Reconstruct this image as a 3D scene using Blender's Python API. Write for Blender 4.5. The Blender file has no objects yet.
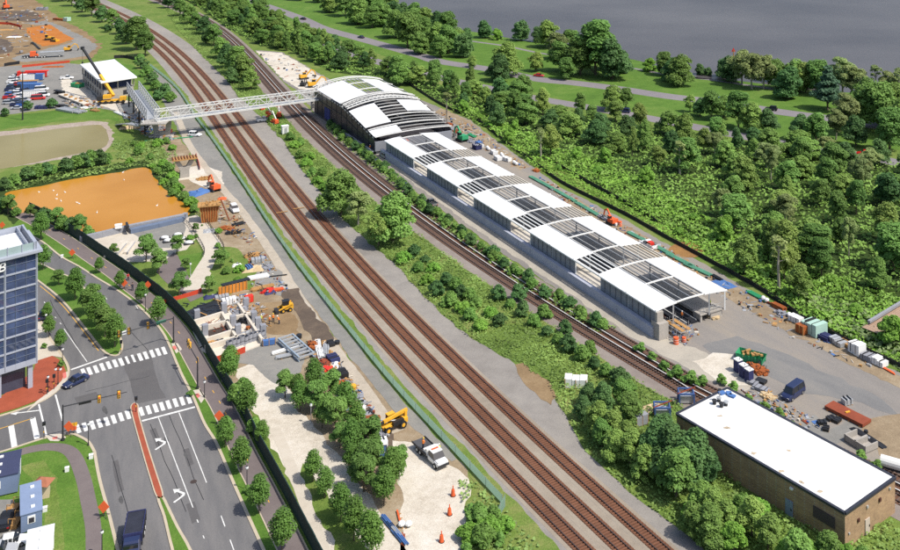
import bpy, math, random
import numpy as np
from mathutils import Vector, noise
from mathutils.geometry import tessellate_polygon
R = math.radians
random.seed(7)
SC = bpy.context.scene
COL = SC.collection
# ------------------------------------------------------------------ camera
F, CX, CY, H = 974.54, 542.6, -130.0, 95.0      # lens in photo pixels, camera height in metres
cd = bpy.data.cameras.new('camera'); cam = bpy.data.objects.new('camera', cd); COL.objects.link(cam)
cam.location = (0, 0, H); cam.rotation_euler = (R(90), 0, 0)
cd.sensor_width = 36; cd.lens = 36 * F / 900
cd.shift_x = -(CX - 450) / 900; cd.shift_y = -(275 - CY) / 900
cd.clip_start = 1; cd.clip_end = 20000
SC.camera = cam
# ------------------------------------------------------------------ light
SUN_EL, SUN_AZ = 55.0, math.atan2(0.90, -0.43)   # azimuth clockwise from +Y
w = bpy.data.worlds.new('World'); SC.world = w; w.use_nodes = True
nt = w.node_tree; bg = nt.nodes['Background']
sky = nt.nodes.new('ShaderNodeTexSky'); sky.sky_type = 'NISHITA'; sky.sun_disc = False
sky.sun_elevation = R(SUN_EL); sky.sun_rotation = SUN_AZ; sky.air_density = 1.0; sky.dust_density = 2.5
nt.links.new(sky.outputs[0], bg.inputs[0]); bg.inputs[1].default_value = 0.15
sl = bpy.data.lights.new('sun', 'SUN'); sl.energy = 4.3; sl.angle = R(0.5); sl.color = (1, 0.95, 0.86)
so = bpy.data.objects.new('sun', sl); COL.objects.link(so)
sv = Vector((math.sin(SUN_AZ) * math.cos(R(SUN_EL)), math.cos(SUN_AZ) * math.cos(R(SUN_EL)), math.sin(R(SUN_EL))))
so.rotation_euler = (-sv).to_track_quat('-Z', 'Y').to_euler(); so.location = sv * 500
vs = SC.view_settings; vs.view_transform = 'Standard'; vs.look = 'None'; vs.exposure = 0.17; vs.gamma = 1
vs.use_curve_mapping = False
SC.render.engine = 'CYCLES'
SC.cycles.max_bounces = 6; SC.cycles.diffuse_bounces = 3; SC.cycles.glossy_bounces = 2
SC.cycles.transmission_bounces = 2; SC.cycles.transparent_max_bounces = 4
SC.cycles.use_denoising = False
# ------------------------------------------------------------------ helpers
def G(px, py, z=0.0):
    """the point of the ground (or of a level z) the photograph shows at px, py"""
    Y = F * (H - z) / (py - CY)
    return Vector(((px - CX) / F * Y, Y, z))
KIDS = {}
def worg(o):
    v = Vector((0, 0, 0))
    while o is not None:
        v += o.location; o = o.parent
    return v
def setp(o, parent):
    o.parent = parent
    if parent is not None: KIDS.setdefault(parent.name, []).append(o)
def tag(o, label=None, cat=None, group=None, kind=None):
    if label: o['label'] = label
    if cat: o['category'] = cat
    if group: o['group'] = group
    if kind: o['kind'] = kind
    return o
def thing(name, label, cat, loc=(0, 0, 0), group=None, rz=0.0):
    o = bpy.data.objects.new(name, None); COL.objects.link(o)
    o.location = loc; o.rotation_euler = (0, 0, rz); o.empty_display_size = 0.5
    return tag(o, label, cat, group)
def copy_tree(o, parent=None):
    c = o.copy(); COL.objects.link(c); setp(c, parent)
    for k in KIDS.get(o.name, []): copy_tree(k, c)
    return c
def place(proto, used, loc, rz=0.0, s=1.0, label=None, group=None, sz=None):
    """first call moves the thing itself, later calls copy it"""
    o = proto if not used else copy_tree(proto)
    used.append(1)
    o.location = loc; o.rotation_euler = (0, 0, rz); o.scale = (s, s, sz or s)
    if label: o['label'] = label
    if group: o['group'] = group
    return o
class MB:
    def __init__(s): s.v = []; s.f = []; s.m = []
    def add(s, vs, fs, mi=0):
        b = len(s.v); s.v += [tuple(v) for v in vs]
        for f in fs: s.f.append(tuple(b + i for i in f)); s.m.append(mi)
        return s
    def box(s, c, d, rz=0.0, mi=0):
        x, y, z = d[0] / 2, d[1] / 2, d[2] / 2; cs, sn = math.cos(rz), math.sin(rz)
        P = [(a * x, b * y, e * z) for a, b, e in ((-1,-1,-1),(1,-1,-1),(1,1,-1),(-1,1,-1),(-1,-1,1),(1,-1,1),(1,1,1),(-1,1,1))]
        P = [(c[0] + p[0]*cs - p[1]*sn, c[1] + p[0]*sn + p[1]*cs, c[2] + p[2]) for p in P]
        return s.add(P, [(0,3,2,1),(4,5,6,7),(0,1,5,4),(1,2,6,5),(2,3,7,6),(3,0,4,7)], mi)
    def bar(s, a, b, w, h=None, mi=0):
        a = Vector(a); b = Vector(b); h = h or w; d = (b - a)
        if d.length < 1e-6: return s
        d.normalize(); up = Vector((0, 0, 1)) if abs(d.z) < .95 else Vector((0, 1, 0))
        r = d.cross(up).normalized(); u = r.cross(d)
        P = []
        for p in (a, b):
            for i, j in ((-1,-1),(1,-1),(1,1),(-1,1)): P.append(p + r * (i * w / 2) + u * (j * h / 2))
        return s.add(P, [(0,1,2,3),(7,6,5,4),(0,4,5,1),(1,5,6,2),(2,6,7,3),(3,7,4,0)], mi)
    def tube(s, a, b, r, n=8, r2=None, mi=0, cap=True):
        a = Vector(a); b = Vector(b); r2 = r if r2 is None else r2; d = (b - a).normalized()
        up = Vector((0, 0, 1)) if abs(d.z) < .95 else Vector((0, 1, 0))
        x = d.cross(up).normalized(); y = x.cross(d)
        P = []
        for p, q in ((a, r), (b, r2)):
            for i in range(n):
                t = 2 * math.pi * i / n; P.append(p + x * (math.cos(t) * q) + y * (math.sin(t) * q))
        fs = [(i, n + i, n + (i + 1) % n, (i + 1) % n) for i in range(n)]
        if cap: fs += [tuple(range(n)), tuple(range(2 * n - 1, n - 1, -1))]
        return s.add(P, fs, mi)
    def path(s, pts, r, n=6, mi=0):
        for i in range(len(pts) - 1): s.tube(pts[i], pts[i + 1], r, n, mi=mi)
        return s
    def prism(s, poly, z0, z1, mi=0, mside=None, bottom=False):
        n = len(poly); A = sum(poly[i][0]*poly[(i+1)%n][1] - poly[(i+1)%n][0]*poly[i][1] for i in range(n))
        if A < 0: poly = poly[::-1]
        b = len(s.v); s.v += [(p[0], p[1], z0) for p in poly] + [(p[0], p[1], z1) for p in poly]
        tri = tessellate_polygon([[Vector((p[0], p[1], 0)) for p in poly]])
        for t in tri:
            a, c, e = t
            ar = (poly[c][0]-poly[a][0])*(poly[e][1]-poly[a][1]) - (poly[e][0]-poly[a][0])*(poly[c][1]-poly[a][1])
            if ar < 0: c, e = e, c
            s.f.append((b+n+a, b+n+c, b+n+e)); s.m.append(mi)
            if bottom: s.f.append((b+a, b+e, b+c)); s.m.append(mi)
        if z1 > z0:
            for i in range(n):
                j = (i + 1) % n; s.f.append((b+i, b+j, b+n+j, b+n+i)); s.m.append(mi if mside is None else mside)
        return s
    def sheet(s, poly, z, mi=0): return s.prism(poly, z, z, mi)
    def ball(s, c, r, n=8, m=6, mi=0, sx=1, sy=1, sz=1):
        P = [(c[0], c[1], c[2] + r * sz)]; fs = []
        for i in range(1, m):
            t = math.pi * i / m
            for j in range(n):
                p = 2 * math.pi * j / n
                P.append((c[0] + r*sx*math.sin(t)*math.cos(p), c[1] + r*sy*math.sin(t)*math.sin(p), c[2] + r*sz*math.cos(t)))
        P.append((c[0], c[1], c[2] - r * sz)); L = len(P) - 1
        for j in range(n):
            k = (j + 1) % n; fs.append((0, 1 + j, 1 + k)); fs.append((L, 1+(m-2)*n+k, 1+(m-2)*n+j))
            for i in range(m - 2): fs.append((1+i*n+j, 1+(i+1)*n+j, 1+(i+1)*n+k, 1+i*n+k))
        return s.add(P, fs, mi)
    def loft(s, secs, mi=0, cap=True):
        n = len(secs[0]); P = [p for q in secs for p in q]; fs = []
        for i in range(len(secs) - 1):
            for j in range(n):
                k = (j + 1) % n; fs.append((i*n+j, i*n+k, (i+1)*n+k, (i+1)*n+j))
        if cap: fs += [tuple(range(n-1, -1, -1)), tuple(range((len(secs)-1)*n, len(secs)*n))]
        return s.add(P, fs, mi)
    def build(s, name, mats, parent=None, smooth=False, bevel=0):
        me = bpy.data.meshes.new(name); o0 = worg(parent)
        me.from_pydata([(v[0]-o0[0], v[1]-o0[1], v[2]-o0[2]) for v in s.v], [], s.f)
        if not isinstance(mats, (list, tuple)): mats = [mats]
        for m in mats: me.materials.append(m)
        if len(mats) > 1: me.polygons.foreach_set('material_index', s.m)
        if smooth: me.polygons.foreach_set('use_smooth', [True] * len(s.f))
        me.update()
        o = bpy.data.objects.new(name, me); COL.objects.link(o); setp(o, parent)
        if bevel:
            md = o.modifiers.new('bevel', 'BEVEL'); md.width = bevel; md.segments = 2; md.limit_method = 'ANGLE'
        return o
# ------------------------------------------------------------------ materials
def lin(c): return tuple((x/255/12.92 if x/255 <= .04045 else ((x/255+.055)/1.055)**2.4) for x in c)
def alb(r, g, b, k=0.62): return tuple(v * k for v in lin((r, g, b)))
MATS = {}
def node(nt, t, **kw):
    n = nt.nodes.new(t)
    for k, v in kw.items(): setattr(n, k, v)
    return n
def mat(name, col, rough=.75, var=.18, scale=.6, metal=0.0, spec=.4, fine=6.0, obj=False, bump=0.0, rnd=0.0, trans=0.0):
    """one colour broken by two noises (metres), optionally varied per object"""
    if name in MATS: return MATS[name]
    m = bpy.data.materials.new(name); m.use_nodes = True; n = m.node_tree; b = n.nodes['Principled BSDF']
    b.inputs['Roughness'].default_value = rough; b.inputs['Metallic'].default_value = metal
    b.inputs['Specular IOR Level'].default_value = spec
    if obj: src = node(n, 'ShaderNodeTexCoord').outputs['Object']
    else: src = node(n, 'ShaderNodeNewGeometry').outputs['Position']
    fac = None
    for sc, wt in ((scale, .6), (fine, .4)):
        t = node(n, 'ShaderNodeTexNoise'); t.inputs['Scale'].default_value = sc; t.inputs['Detail'].default_value = 4
        n.links.new(src, t.inputs['Vector'])
        k = node(n, 'ShaderNodeMath', operation='MULTIPLY_ADD'); k.inputs[1].default_value = wt * 2.2; k.inputs[2].default_value = -wt * 1.1
        n.links.new(t.outputs['Fac'], k.inputs[0])
        if fac is None: fac = k.outputs[0]
        else:
            a = node(n, 'ShaderNodeMath', operation='ADD'); n.links.new(fac, a.inputs[0]); n.links.new(k.outputs[0], a.inputs[1]); fac = a.outputs[0]
    v = node(n, 'ShaderNodeMath', operation='MULTIPLY_ADD'); v.inputs[1].default_value = var * 2; v.inputs[2].default_value = 1
    n.links.new(fac, v.inputs[0])
    h = node(n, 'ShaderNodeHueSaturation'); h.inputs['Color'].default_value = (*col, 1); n.links.new(v.outputs[0], h.inputs['Value'])
    if rnd:
        oi = node(n, 'ShaderNodeObjectInfo')
        hh = node(n, 'ShaderNodeMath', operation='MULTIPLY_ADD'); hh.inputs[1].default_value = rnd * .05; hh.inputs[2].default_value = .5 - rnd * .018
        n.links.new(oi.outputs['Random'], hh.inputs[0]); n.links.new(hh.outputs[0], h.inputs['Hue'])
        f = node(n, 'ShaderNodeMath', operation='MULTIPLY'); f.inputs[1].default_value = 7.31; n.links.new(oi.outputs['Random'], f.inputs[0])
        fr = node(n, 'ShaderNodeMath', operation='FRACT'); n.links.new(f.outputs[0], fr.inputs[0])
        vv = node(n, 'ShaderNodeMath', operation='MULTIPLY_ADD'); vv.inputs[1].default_value = rnd; vv.inputs[2].default_value = 1 - rnd / 2
        n.links.new(fr.outputs[0], vv.inputs[0])
        mm = node(n, 'ShaderNodeMath', operation='MULTIPLY'); n.links.new(vv.outputs[0], mm.inputs[0]); n.links.new(v.outputs[0], mm.inputs[1])
        n.links.new(mm.outputs[0], h.inputs['Value'])
    n.links.new(h.outputs[0], b.inputs['Base Color'])
    if bump:
        bp = node(n, 'ShaderNodeBump'); bp.inputs['Strength'].default_value = bump; bp.inputs['Distance'].default_value = .15
        n.links.new(fac, bp.inputs['Height']); n.links.new(bp.outputs[0], b.inputs['Normal'])
    if trans:
        tr = node(n, 'ShaderNodeBsdfTranslucent'); n.links.new(h.outputs[0], tr.inputs[0])
        mx = node(n, 'ShaderNodeMixShader'); mx.inputs[0].default_value = trans
        n.links.new(b.outputs[0], mx.inputs[1]); n.links.new(tr.outputs[0], mx.inputs[2])
        n.links.new(mx.outputs[0], n.nodes['Material Output'].inputs[0])
    MATS[name] = m; return m
def gmat(name, cols, s1=.05, s2=.4, s3=4.0, rough=.95, contrast=1.0, bump=.3, streak=None, lo=.3, hi=.7):
    """ground: a ramp of colours over summed noises; streak=(angle, stretch) draws it out along wheel tracks"""
    if name in MATS: return MATS[name]
    m = bpy.data.materials.new(name); m.use_nodes = True; n = m.node_tree; b = n.nodes['Principled BSDF']
    b.inputs['Roughness'].default_value = rough; b.inputs['Specular IOR Level'].default_value = .25
    src = node(n, 'ShaderNodeNewGeometry').outputs['Position']
    if streak:
        mp = node(n, 'ShaderNodeMapping'); mp.vector_type = 'TEXTURE'
        mp.inputs['Rotation'].default_value = (0, 0, streak[0]); mp.inputs['Scale'].default_value = (streak[1], 1, 1)
        n.links.new(src, mp.inputs['Vector']); s12 = mp.outputs[0]
    else: s12 = src
    fac = None
    for sc, wt, sr in ((s1, .45, s12), (s2, .35, s12), (s3, .2, src)):
        t = node(n, 'ShaderNodeTexNoise'); t.inputs['Scale'].default_value = sc; t.inputs['Detail'].default_value = 5; t.inputs['Roughness'].default_value = .62
        n.links.new(sr, t.inputs['Vector'])
        k = node(n, 'ShaderNodeMath', operation='MULTIPLY_ADD'); k.inputs[1].default_value = wt; n.links.new(t.outputs['Fac'], k.inputs[0])
        if fac is not None: n.links.new(fac, k.inputs[2])
        else: k.inputs[2].default_value = 0
        fac = k.outputs[0]
    rp = node(n, 'ShaderNodeValToRGB'); cr = rp.color_ramp
    n.links.new(fac, rp.inputs[0])
    while len(cr.elements) < len(cols): cr.elements.new(.5)
    for i, c in enumerate(cols):
        cr.elements[i].position = lo + (hi - lo) * i / max(1, len(cols) - 1); cr.elements[i].color = (*c, 1)
    t = node(n, 'ShaderNodeTexNoise'); t.inputs['Scale'].default_value = s3 * 2.5; t.inputs['Detail'].default_value = 3; n.links.new(src, t.inputs['Vector'])
    v = node(n, 'ShaderNodeMath', operation='MULTIPLY_ADD'); v.inputs[1].default_value = .9 * contrast; v.inputs[2].default_value = 1 - .45 * contrast
    n.links.new(t.outputs['Fac'], v.inputs[0])
    h = node(n, 'ShaderNodeHueSaturation'); n.links.new(rp.outputs[0], h.inputs['Color']); n.links.new(v.outputs[0], h.inputs['Value'])
    n.links.new(h.outputs[0], b.inputs['Base Color'])
    if bump:
        bp = node(n, 'ShaderNodeBump'); bp.inputs['Strength'].default_value = bump; bp.inputs['Distance'].default_value = .12
        n.links.new(t.outputs['Fac'], bp.inputs['Height']); n.links.new(bp.outputs[0], b.inputs['Normal'])
    MATS[name] = m; return m
def watermat(name, c1, c2, rough, s, bump, spec=.5):
    m = bpy.data.materials.new(name); m.use_nodes = True; n = m.node_tree; b = n.nodes['Principled BSDF']
    b.inputs['Roughness'].default_value = rough; b.inputs['Specular IOR Level'].default_value = spec; b.inputs['IOR'].default_value = 1.33
    src = node(n, 'ShaderNodeNewGeometry').outputs['Position']
    t = node(n, 'ShaderNodeTexNoise'); t.inputs['Scale'].default_value = s; t.inputs['Detail'].default_value = 4; n.links.new(src, t.inputs['Vector'])
    rp = node(n, 'ShaderNodeValToRGB'); rp.color_ramp.elements[0].position = .35; rp.color_ramp.elements[1].position = .65
    rp.color_ramp.elements[0].color = (*c1, 1); rp.color_ramp.elements[1].color = (*c2, 1)
    n.links.new(t.outputs[0], rp.inputs[0]); n.links.new(rp.outputs[0], b.inputs['Base Color'])
    t2 = node(n, 'ShaderNodeTexNoise'); t2.inputs['Scale'].default_value = .55; t2.inputs['Detail'].default_value = 5; n.links.new(src, t2.inputs['Vector'])
    bp = node(n, 'ShaderNodeBump'); bp.inputs['Strength'].default_value = bump; bp.inputs['Distance'].default_value = .3
    n.links.new(t2.outputs[0], bp.inputs['Height']); n.links.new(bp.outputs[0], b.inputs['Normal'])
    return m
# ------------------------------------------------------------------ shapes on the ground
def smooth(pts, k=4, closed=False):
    P = [Vector((p[0], p[1])) for p in pts]; out = []; n = len(P)
    rng = range(n) if closed else range(n - 1)
    for i in rng:
        if closed: a, b, c, d = P[i-1], P[i], P[(i+1) % n], P[(i+2) % n]
        else: a, b, c, d = P[max(0, i-1)], P[i], P[i+1], P[min(n-1, i+2)]
        for j in range(k):
            t = j / k
            out.append(0.5 * ((2*b) + (c-a)*t + (2*a-5*b+4*c-d)*t*t + (3*b-a-3*c+d)*t**3))
    if not closed: out.append(P[-1])
    return out
def W(pts): return [(G(*p).x, G(*p).y) for p in pts]
def rough(poly, step=1.5, amp=.5, sc=.25):
    out = []; n = len(poly)
    for i in range(n):
        a = Vector(poly[i][:2]); b = Vector(poly[(i+1) % n][:2]); k = max(1, min(60, int((b - a).length / step)))
        for j in range(k):
            p = a.lerp(b, j / k); q = noise.noise_vector(Vector((p.x * sc, p.y * sc, 3.3)))
            q2 = noise.noise_vector(Vector((p.x * sc * 3, p.y * sc * 3, 7.7)))
            out.append((p.x + (q.x + .5 * q2.x) * amp * 1.6, p.y + (q.y + .5 * q2.y) * amp * 1.6))
    return out
def offset(line, d):
    out = []; n = len(line)
    for i in range(n):
        a = Vector(line[max(0, i-1)][:2]); b = Vector(line[min(n-1, i+1)][:2]); t = (b - a).normalized()
        p = Vector(line[i][:2]); out.append(p + Vector((t.y, -t.x)) * d)
    return out
def band(line, d0, d1): return [tuple(p) for p in offset(line, d0)] + [tuple(p) for p in reversed(offset(line, d1))]
def sheet(name, poly, z, m, kind='structure', amp=0, step=1.5):
    if amp: poly = rough(poly, step, amp)
    o = MB().sheet(poly, z).build(name, m); tag(o, kind=kind); return o
def stripquads(mb, line, d0, d1, z, mi=0):
    a = offset(line, d0); b = offset(line, d1)
    for i in range(len(line) - 1):
        mb.add([(a[i].x, a[i].y, z), (b[i].x, b[i].y, z), (b[i+1].x, b[i+1].y, z), (a[i+1].x, a[i+1].y, z)], [(0, 1, 2, 3)], mi)
    return mb
def inpoly(pts, poly):
    pts = np.asarray(pts); poly = np.asarray([p[:2] for p in poly]); x, y = pts[:, 0], pts[:, 1]; r = np.zeros(len(pts), bool)
    j = len(poly) - 1
    for i in range(len(poly)):
        xi, yi = poly[i]; xj, yj = poly[j]
        c = ((yi > y) != (yj > y)) & (x < (xj - xi) * (y - yi) / (yj - yi + 1e-12) + xi)
        r ^= c; j = i
    return r
def resample(line, step):
    P = [Vector(p[:2]) for p in line]; out = [P[0]]; need = step
    for a, b in zip(P, P[1:]):
        L = (b - a).length; pos = 0
        while L - pos >= need: pos += need; out.append(a.lerp(b, pos / L)); need = step
        need -= L - pos
    return out
ORD = ['first', 'second', 'third', 'fourth', 'fifth', 'sixth', 'seventh', 'eighth', 'ninth', 'tenth', 'eleventh', 'twelfth', 'thirteenth', 'fourteenth', 'fifteenth', 'sixteenth', 'seventeenth', 'eighteenth', 'nineteenth', 'twentieth', 'twenty-first', 'twenty-second', 'twenty-third', 'twenty-fourth']
# ================================================================== the setting
C_GRAVEL = gmat('ballast_gravel', [alb(140,134,128), alb(168,162,155), alb(188,181,170)], .03, .3, 5, contrast=.9)
C_BAL2 = gmat('track_ballast', [alb(150,138,124), alb(176,163,146), alb(190,180,164)], .05, .5, 6, contrast=.9)
C_RUST = gmat('rust_stained_ballast', [alb(88,62,50), alb(118,84,66), alb(140,108,88)], .05, .6, 7, contrast=.9)
C_LANE = gmat('lane_gravel', [alb(126,125,121,.68), alb(150,148,143,.68), alb(170,165,156,.68)], .06, .5, 6, contrast=.6)
C_PALE = gmat('pale_concrete_path', [alb(176,166,150,.68), alb(200,188,170,.68), alb(212,202,188,.68)], .1, .8, 5, contrast=.5)
C_ASPH = gmat('asphalt', [alb(96,95,97,.72), alb(116,115,116,.72), alb(136,133,131,.72)], .05, .5, 6, rough=.9, contrast=.5, bump=.1, lo=.34, hi=.66, streak=(1.98, 6))
C_BIKE = gmat('path_asphalt', [alb(122,112,112), alb(135,124,123), alb(146,136,133)], .08, .5, 5, contrast=.3, bump=.1)
C_LAWN = gmat('mown_lawn', [alb(70,104,34,.72), alb(94,130,48,.72), alb(130,150,74,.72)], .03, .22, 2.4, contrast=1.3, bump=.6)
C_ROUGHG = gmat('rough_grass', [alb(76,106,38,.72), alb(112,136,60,.72), alb(158,152,98,.72)], .045, .3, 2.0, contrast=1.4, bump=.8)
C_FLOOR = gmat('woodland_floor', [alb(38,52,22), alb(58,80,30), alb(86,104,44)], .05, .3, 2.5, contrast=1.2)
C_YARD = gmat('station_yard', [alb(128,124,122), alb(160,154,148), alb(186,172,152)], .035, .22, 4, contrast=.55, streak=(math.atan2(.856, -.517), 4.5))
C_SAND = gmat('site_sand', [alb(132,114,92), alb(172,152,124), alb(206,192,168)], .07, .45, 3, contrast=.9)
C_WHITE = gmat('white_gravel', [alb(176,164,146,.76), alb(214,205,190,.76), alb(232,226,216,.76)], .1, .7, 3, contrast=1.0)
C_MUD = gmat('dark_mud', [alb(88,78,72), alb(112,98,86), alb(150,132,112)], .1, .5, 3, contrast=.7)
C_DIRT = gmat('brown_earth', [alb(120,98,72), alb(160,134,100), alb(190,166,130)], .06, .35, 3, contrast=.8)
C_ORANGE = gmat('orange_clay', [alb(170,104,44,.7), alb(196,120,50,.7), alb(206,140,76,.7)], .08, .5, 2, contrast=.7)
C_SIDEW = gmat('concrete_pavement', [alb(196,186,170,.7), alb(214,204,188,.7), alb(222,214,200,.7)], .1, .8, 5, contrast=.25, bump=.1)
C_KERB = mat('kerb_concrete', alb(206,192,168,.7), var=.1, scale=.5)
C_WPAINT = mat('white_road_paint', (.60, .60, .58), var=.3, scale=.9, fine=5)
C_YPAINT = mat('yellow_road_paint', alb(222,170,60,.8), var=.12)
C_BRICK = mat('red_brick_paving', alb(168,84,58,.75), var=.2, scale=.5, fine=8)

gx = 3200
o = MB().sheet([(-gx, 60), (gx, 60), (gx, 6000), (-gx, 6000)], 0).build('ground', C_ROUGHG); tag(o, kind='structure')
# the river beyond the park
shore = [(330,-30),(368,-8),(384,8),(408,18),(432,27),(475,32),(520,40),(560,46),(600,54),(640,61),(664,71),(690,78),(740,81),(800,89),(840,92),(900,96),(1000,104)]
sh = rough([(p.x, p.y) for p in smooth(W(shore), 5)], 6, 1.6)[:-1]
sh = [tuple(p) for p in smooth(W(shore), 5)]
M_RIVER = watermat('river_water', alb(96,92,94,.55), alb(114,110,110,.6), .36, .009, .5, .35)
o = MB().sheet(sh + [(2600, 330), (2600, 5900), (-1400, 5900), (-700, 1400)], .03).build('river', M_RIVER); tag(o, kind='structure')
# park lawn
park = W([(150,-16),(250,-8),(330,-26)]) + sh[4:] + W([(1000,150),(900,150),(800,142),(700,124),(600,106),(520,92),(440,74),(360,48),(300,24),(240,6)])
sheet('park_lawn', park, .012, C_LAWN)
woods = W([(160,-14),(236,-2),(268,14),(300,30),(345,56),(420,80),(500,100),(560,112),(640,124),(720,140),(800,152),(900,166),(1010,190),(1010,420),(940,392),(880,358),(790,310),(720,262),(660,222),(560,168),(500,136),(444,106),(400,80),(330,72),(290,50),(262,46),(230,30),(200,8)])
sheet('woodland_ground', woods, .02, C_FLOOR, amp=1.5, step=4)
# parkway roads, the far path by the river
upper = smooth(W([(150,-20),(215,-10),(249,0),(296,16.5),(322,28),(360,38.5),(419,55),(440,61.5),(488,69),(537,79),(575,83),(614,88),(670,96.5),(726,103),(777,111.5),(833,119),(900,130),(1010,152)]), 6)
lower = smooth(W([(250,22),(290,33),(328,45),(362,57),(420,73),(488,88),(529,97),(615,112),(716,131),(775,142),(862,156),(940,172),(1010,190)]), 6)
pathl = smooth(W([(420,34),(450,38),(478,42),(506,46),(540,53),(590,61),(632,68),(664,74),(700,78.5),(716,80.5),(780,90)]), 5)
C_PARKWAY = gmat('parkway_asphalt', [alb(140,134,138), alb(152,146,150), alb(164,158,160)], .03, .3, 4, contrast=.25)
for nm, ln, hw, z in (('parkway_road', upper, 4.6, .032), ('parkway_road', lower, 3.9, .034), ('riverside_path', pathl, 1.3, .030)):
    mb = MB(); stripquads(mb, ln, -hw, hw, z); o = mb.build(nm, C_PARKWAY); tag(o, kind='structure')
# ------------------------------------------------------------------ railway
CSX = [0.19124, -0.3453, -3.98446, 4.59091, -78.00557, -83.83722]
csx = resample([(float(np.polyval(CSX, (y - 300) / 150)), y) for y in np.arange(112, 790, 1.0)], 1.0)
MET = [0.12216, -0.70658, -3.84803, 14.43476, -85.43132, -52.86908]
met = smooth([(92, 106), (75, 125), (59.3, 144.3), (44.5, 160)] + [(float(np.polyval(MET, (y - 300) / 150)), y) for y in np.arange(176, 790, 6.0)], 6)
met = resample(met, 1.0)
o = MB(); stripquads(o, csx[::4], -9.6, 13.5, .022); tag(o.build('railway_gravel', C_GRAVEL), kind='structure')
o = MB()
for d in (-4.55, 0, 4.55): stripquads(o, csx[::4], d - 2.0, d + 2.0, .03 if d else .031)
stripquads(o, csx[::4], -2.5, 2.5, .026)
tag(o.build('track_ballast', C_BAL2), kind='structure')
o = MB()
for d in (-4.55, 0, 4.55): stripquads(o, csx[::4], d - 1.36, d + 1.36, .038)
for d in (-2.2, 2.2): stripquads(o, met[::4], d - 1.36, d + 1.36, .038)
tag(o.build('stained_ballast', C_RUST), kind='structure')
o = MB(); stripquads(o, met[::4], -6.8, 5.2, .028); tag(o.build('metro_gravel', gmat('metro_gravel', [alb(130,120,114), alb(160,148,140), alb(178,170,160)], .04, .4, 6)), kind='structure')
o = MB(); stripquads(o, met[::4], -.9, .9, .034); tag(o.build('metro_track_ballast', C_RUST), kind='structure')
M_TIE = mat('sleeper_timber', alb(138,92,68), var=.35, scale=.35, fine=3, rough=.9)
M_TIEM = mat('metro_sleeper', alb(120,98,86), var=.3, scale=.35, fine=3)
M_RAIL = mat('rail_steel', alb(74,52,44), rough=.5, metal=.35, var=.2)
M_RAILTOP = mat('rail_head', alb(150,140,135), rough=.35, metal=.7, var=.1)
M_COVER = mat('third_rail_cover', (.50, .49, .47), var=.2)
M_DARK = mat('dark_steel', (.028, .028, .032), rough=.6, var=.2)
tieme = None
def track(label, line, off, group, mt, spacing, third=0):
    global tieme
    ln = offset(line, off); ln = [Vector(p) for p in ln]
    root = thing('railway_track', label, 'track', (ln[0].x, ln[0].y, 0), group)
    pts = resample(ln, spacing)
    for g in (-.7535, .7535):
        mb = MB(); rl = offset(ln, g)
        for k in range(0, len(rl) - 2, 2):
            a, b = rl[k], rl[min(len(rl) - 1, k + 2)]
            d = (b - a).normalized(); q = Vector((d.y, -d.x))
            for wd, z0, z1, mi in ((.075, .10, .235, 0), (.035, .235, .25, 1)):
                P = []
                for p in (a, b):
                    for sx, z in ((-1, z0), (1, z0), (1, z1), (-1, z1)): P.append((p.x + q.x*wd*sx, p.y + q.y*wd*sx, z))
                mb.add(P, [(0,4,7,3), (1,2,6,5), (3,7,6,2)], mi)
        mb.build('rail', [M_RAIL, M_RAILTOP], root)
    if tieme is None: tieme = {}
    if mt.name not in tieme:
        q = MB().box((0, 0, .08), (2.62, .25, .14)).build('tie', mt); tieme[mt.name] = q.data; bpy.data.objects.remove(q)
    o0 = root.location; vis = [i for i, p in enumerate(pts) if p.y > 137 and i + 1 < len(pts)]
    first = set(vis[:100]); mb = MB()
    for i, p in enumerate(pts[:-1]):
        d = (pts[i+1] - p); rz = math.atan2(d.y, d.x) + math.pi / 2 + random.uniform(-.02, .02)
        if i in first:
            t = bpy.data.objects.new('tie', tieme[mt.name]); COL.objects.link(t); setp(t, root)
            t.location = (p.x - o0.x, p.y - o0.y, random.uniform(-.02, .015)); t.rotation_euler = (0, 0, rz)
        else: mb.box((p.x, p.y, .08), (2.62, .25, .14), rz)
    far = mb.build('tie', mt, root); far['kind'] = 'stuff'
    if third:
        mb = MB(); tl = offset(ln, third)
        for k in range(0, len(tl) - 2, 2): mb.bar((tl[k].x, tl[k].y, .42), (tl[k+2].x, tl[k+2].y, .42), .22, .07)
        mb.build('third_rail_cover', M_COVER, root)
        mb = MB()
        for k in range(0, len(tl) - 2, 2): mb.bar((tl[k].x, tl[k].y, .26), (tl[k+2].x, tl[k+2].y, .26), .14, .2)
        mb.build('third_rail', M_DARK, root)
    return root
g = 'freight railway tracks'
track('rust brown freight track closest to the green fenced gravel lane', csx, -4.55, g, M_TIE, .56)
track('rust brown freight track running between the other two freight tracks', csx, 0, g, M_TIE, .56)
track('rust brown freight track beside the tree strip', csx, 4.55, g, M_TIE, .56)
g = 'metro tracks'
track('metro track on the side facing the freight lines, pale third rail cover', met, -2.2, g, M_TIEM, .72, 1.42)
track('metro track on the side facing the station, pale third rail cover', met, 2.2, g, M_TIEM, .72, -1.42)
# ------------------------------------------------------------------ strip between the two railways
vleft = W([(176,28),(202,56),(227,80),(237,95),(262,118),(271,128.5),(283,141),(302,170),(318,190),(345,222),(366,240),(396,266),(425,298),(450,322),(480,343),(503,358),(524,366),(546,380),(560,408),(588,454),(620,482),(650,510),(696,543),(745,592)])
mright = [(p.x, p.y) for p in offset(met, -6.2)]
vr = [p for p in mright if 150 < p[1] < 640]
vstrip = [p for p in vleft][::-1] + W([(166,8)]) + vr[::-6] + [(60, 128)]
sheet('railway_verge', vstrip, .04, C_ROUGHG, amp=.45, step=1.2)
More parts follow.
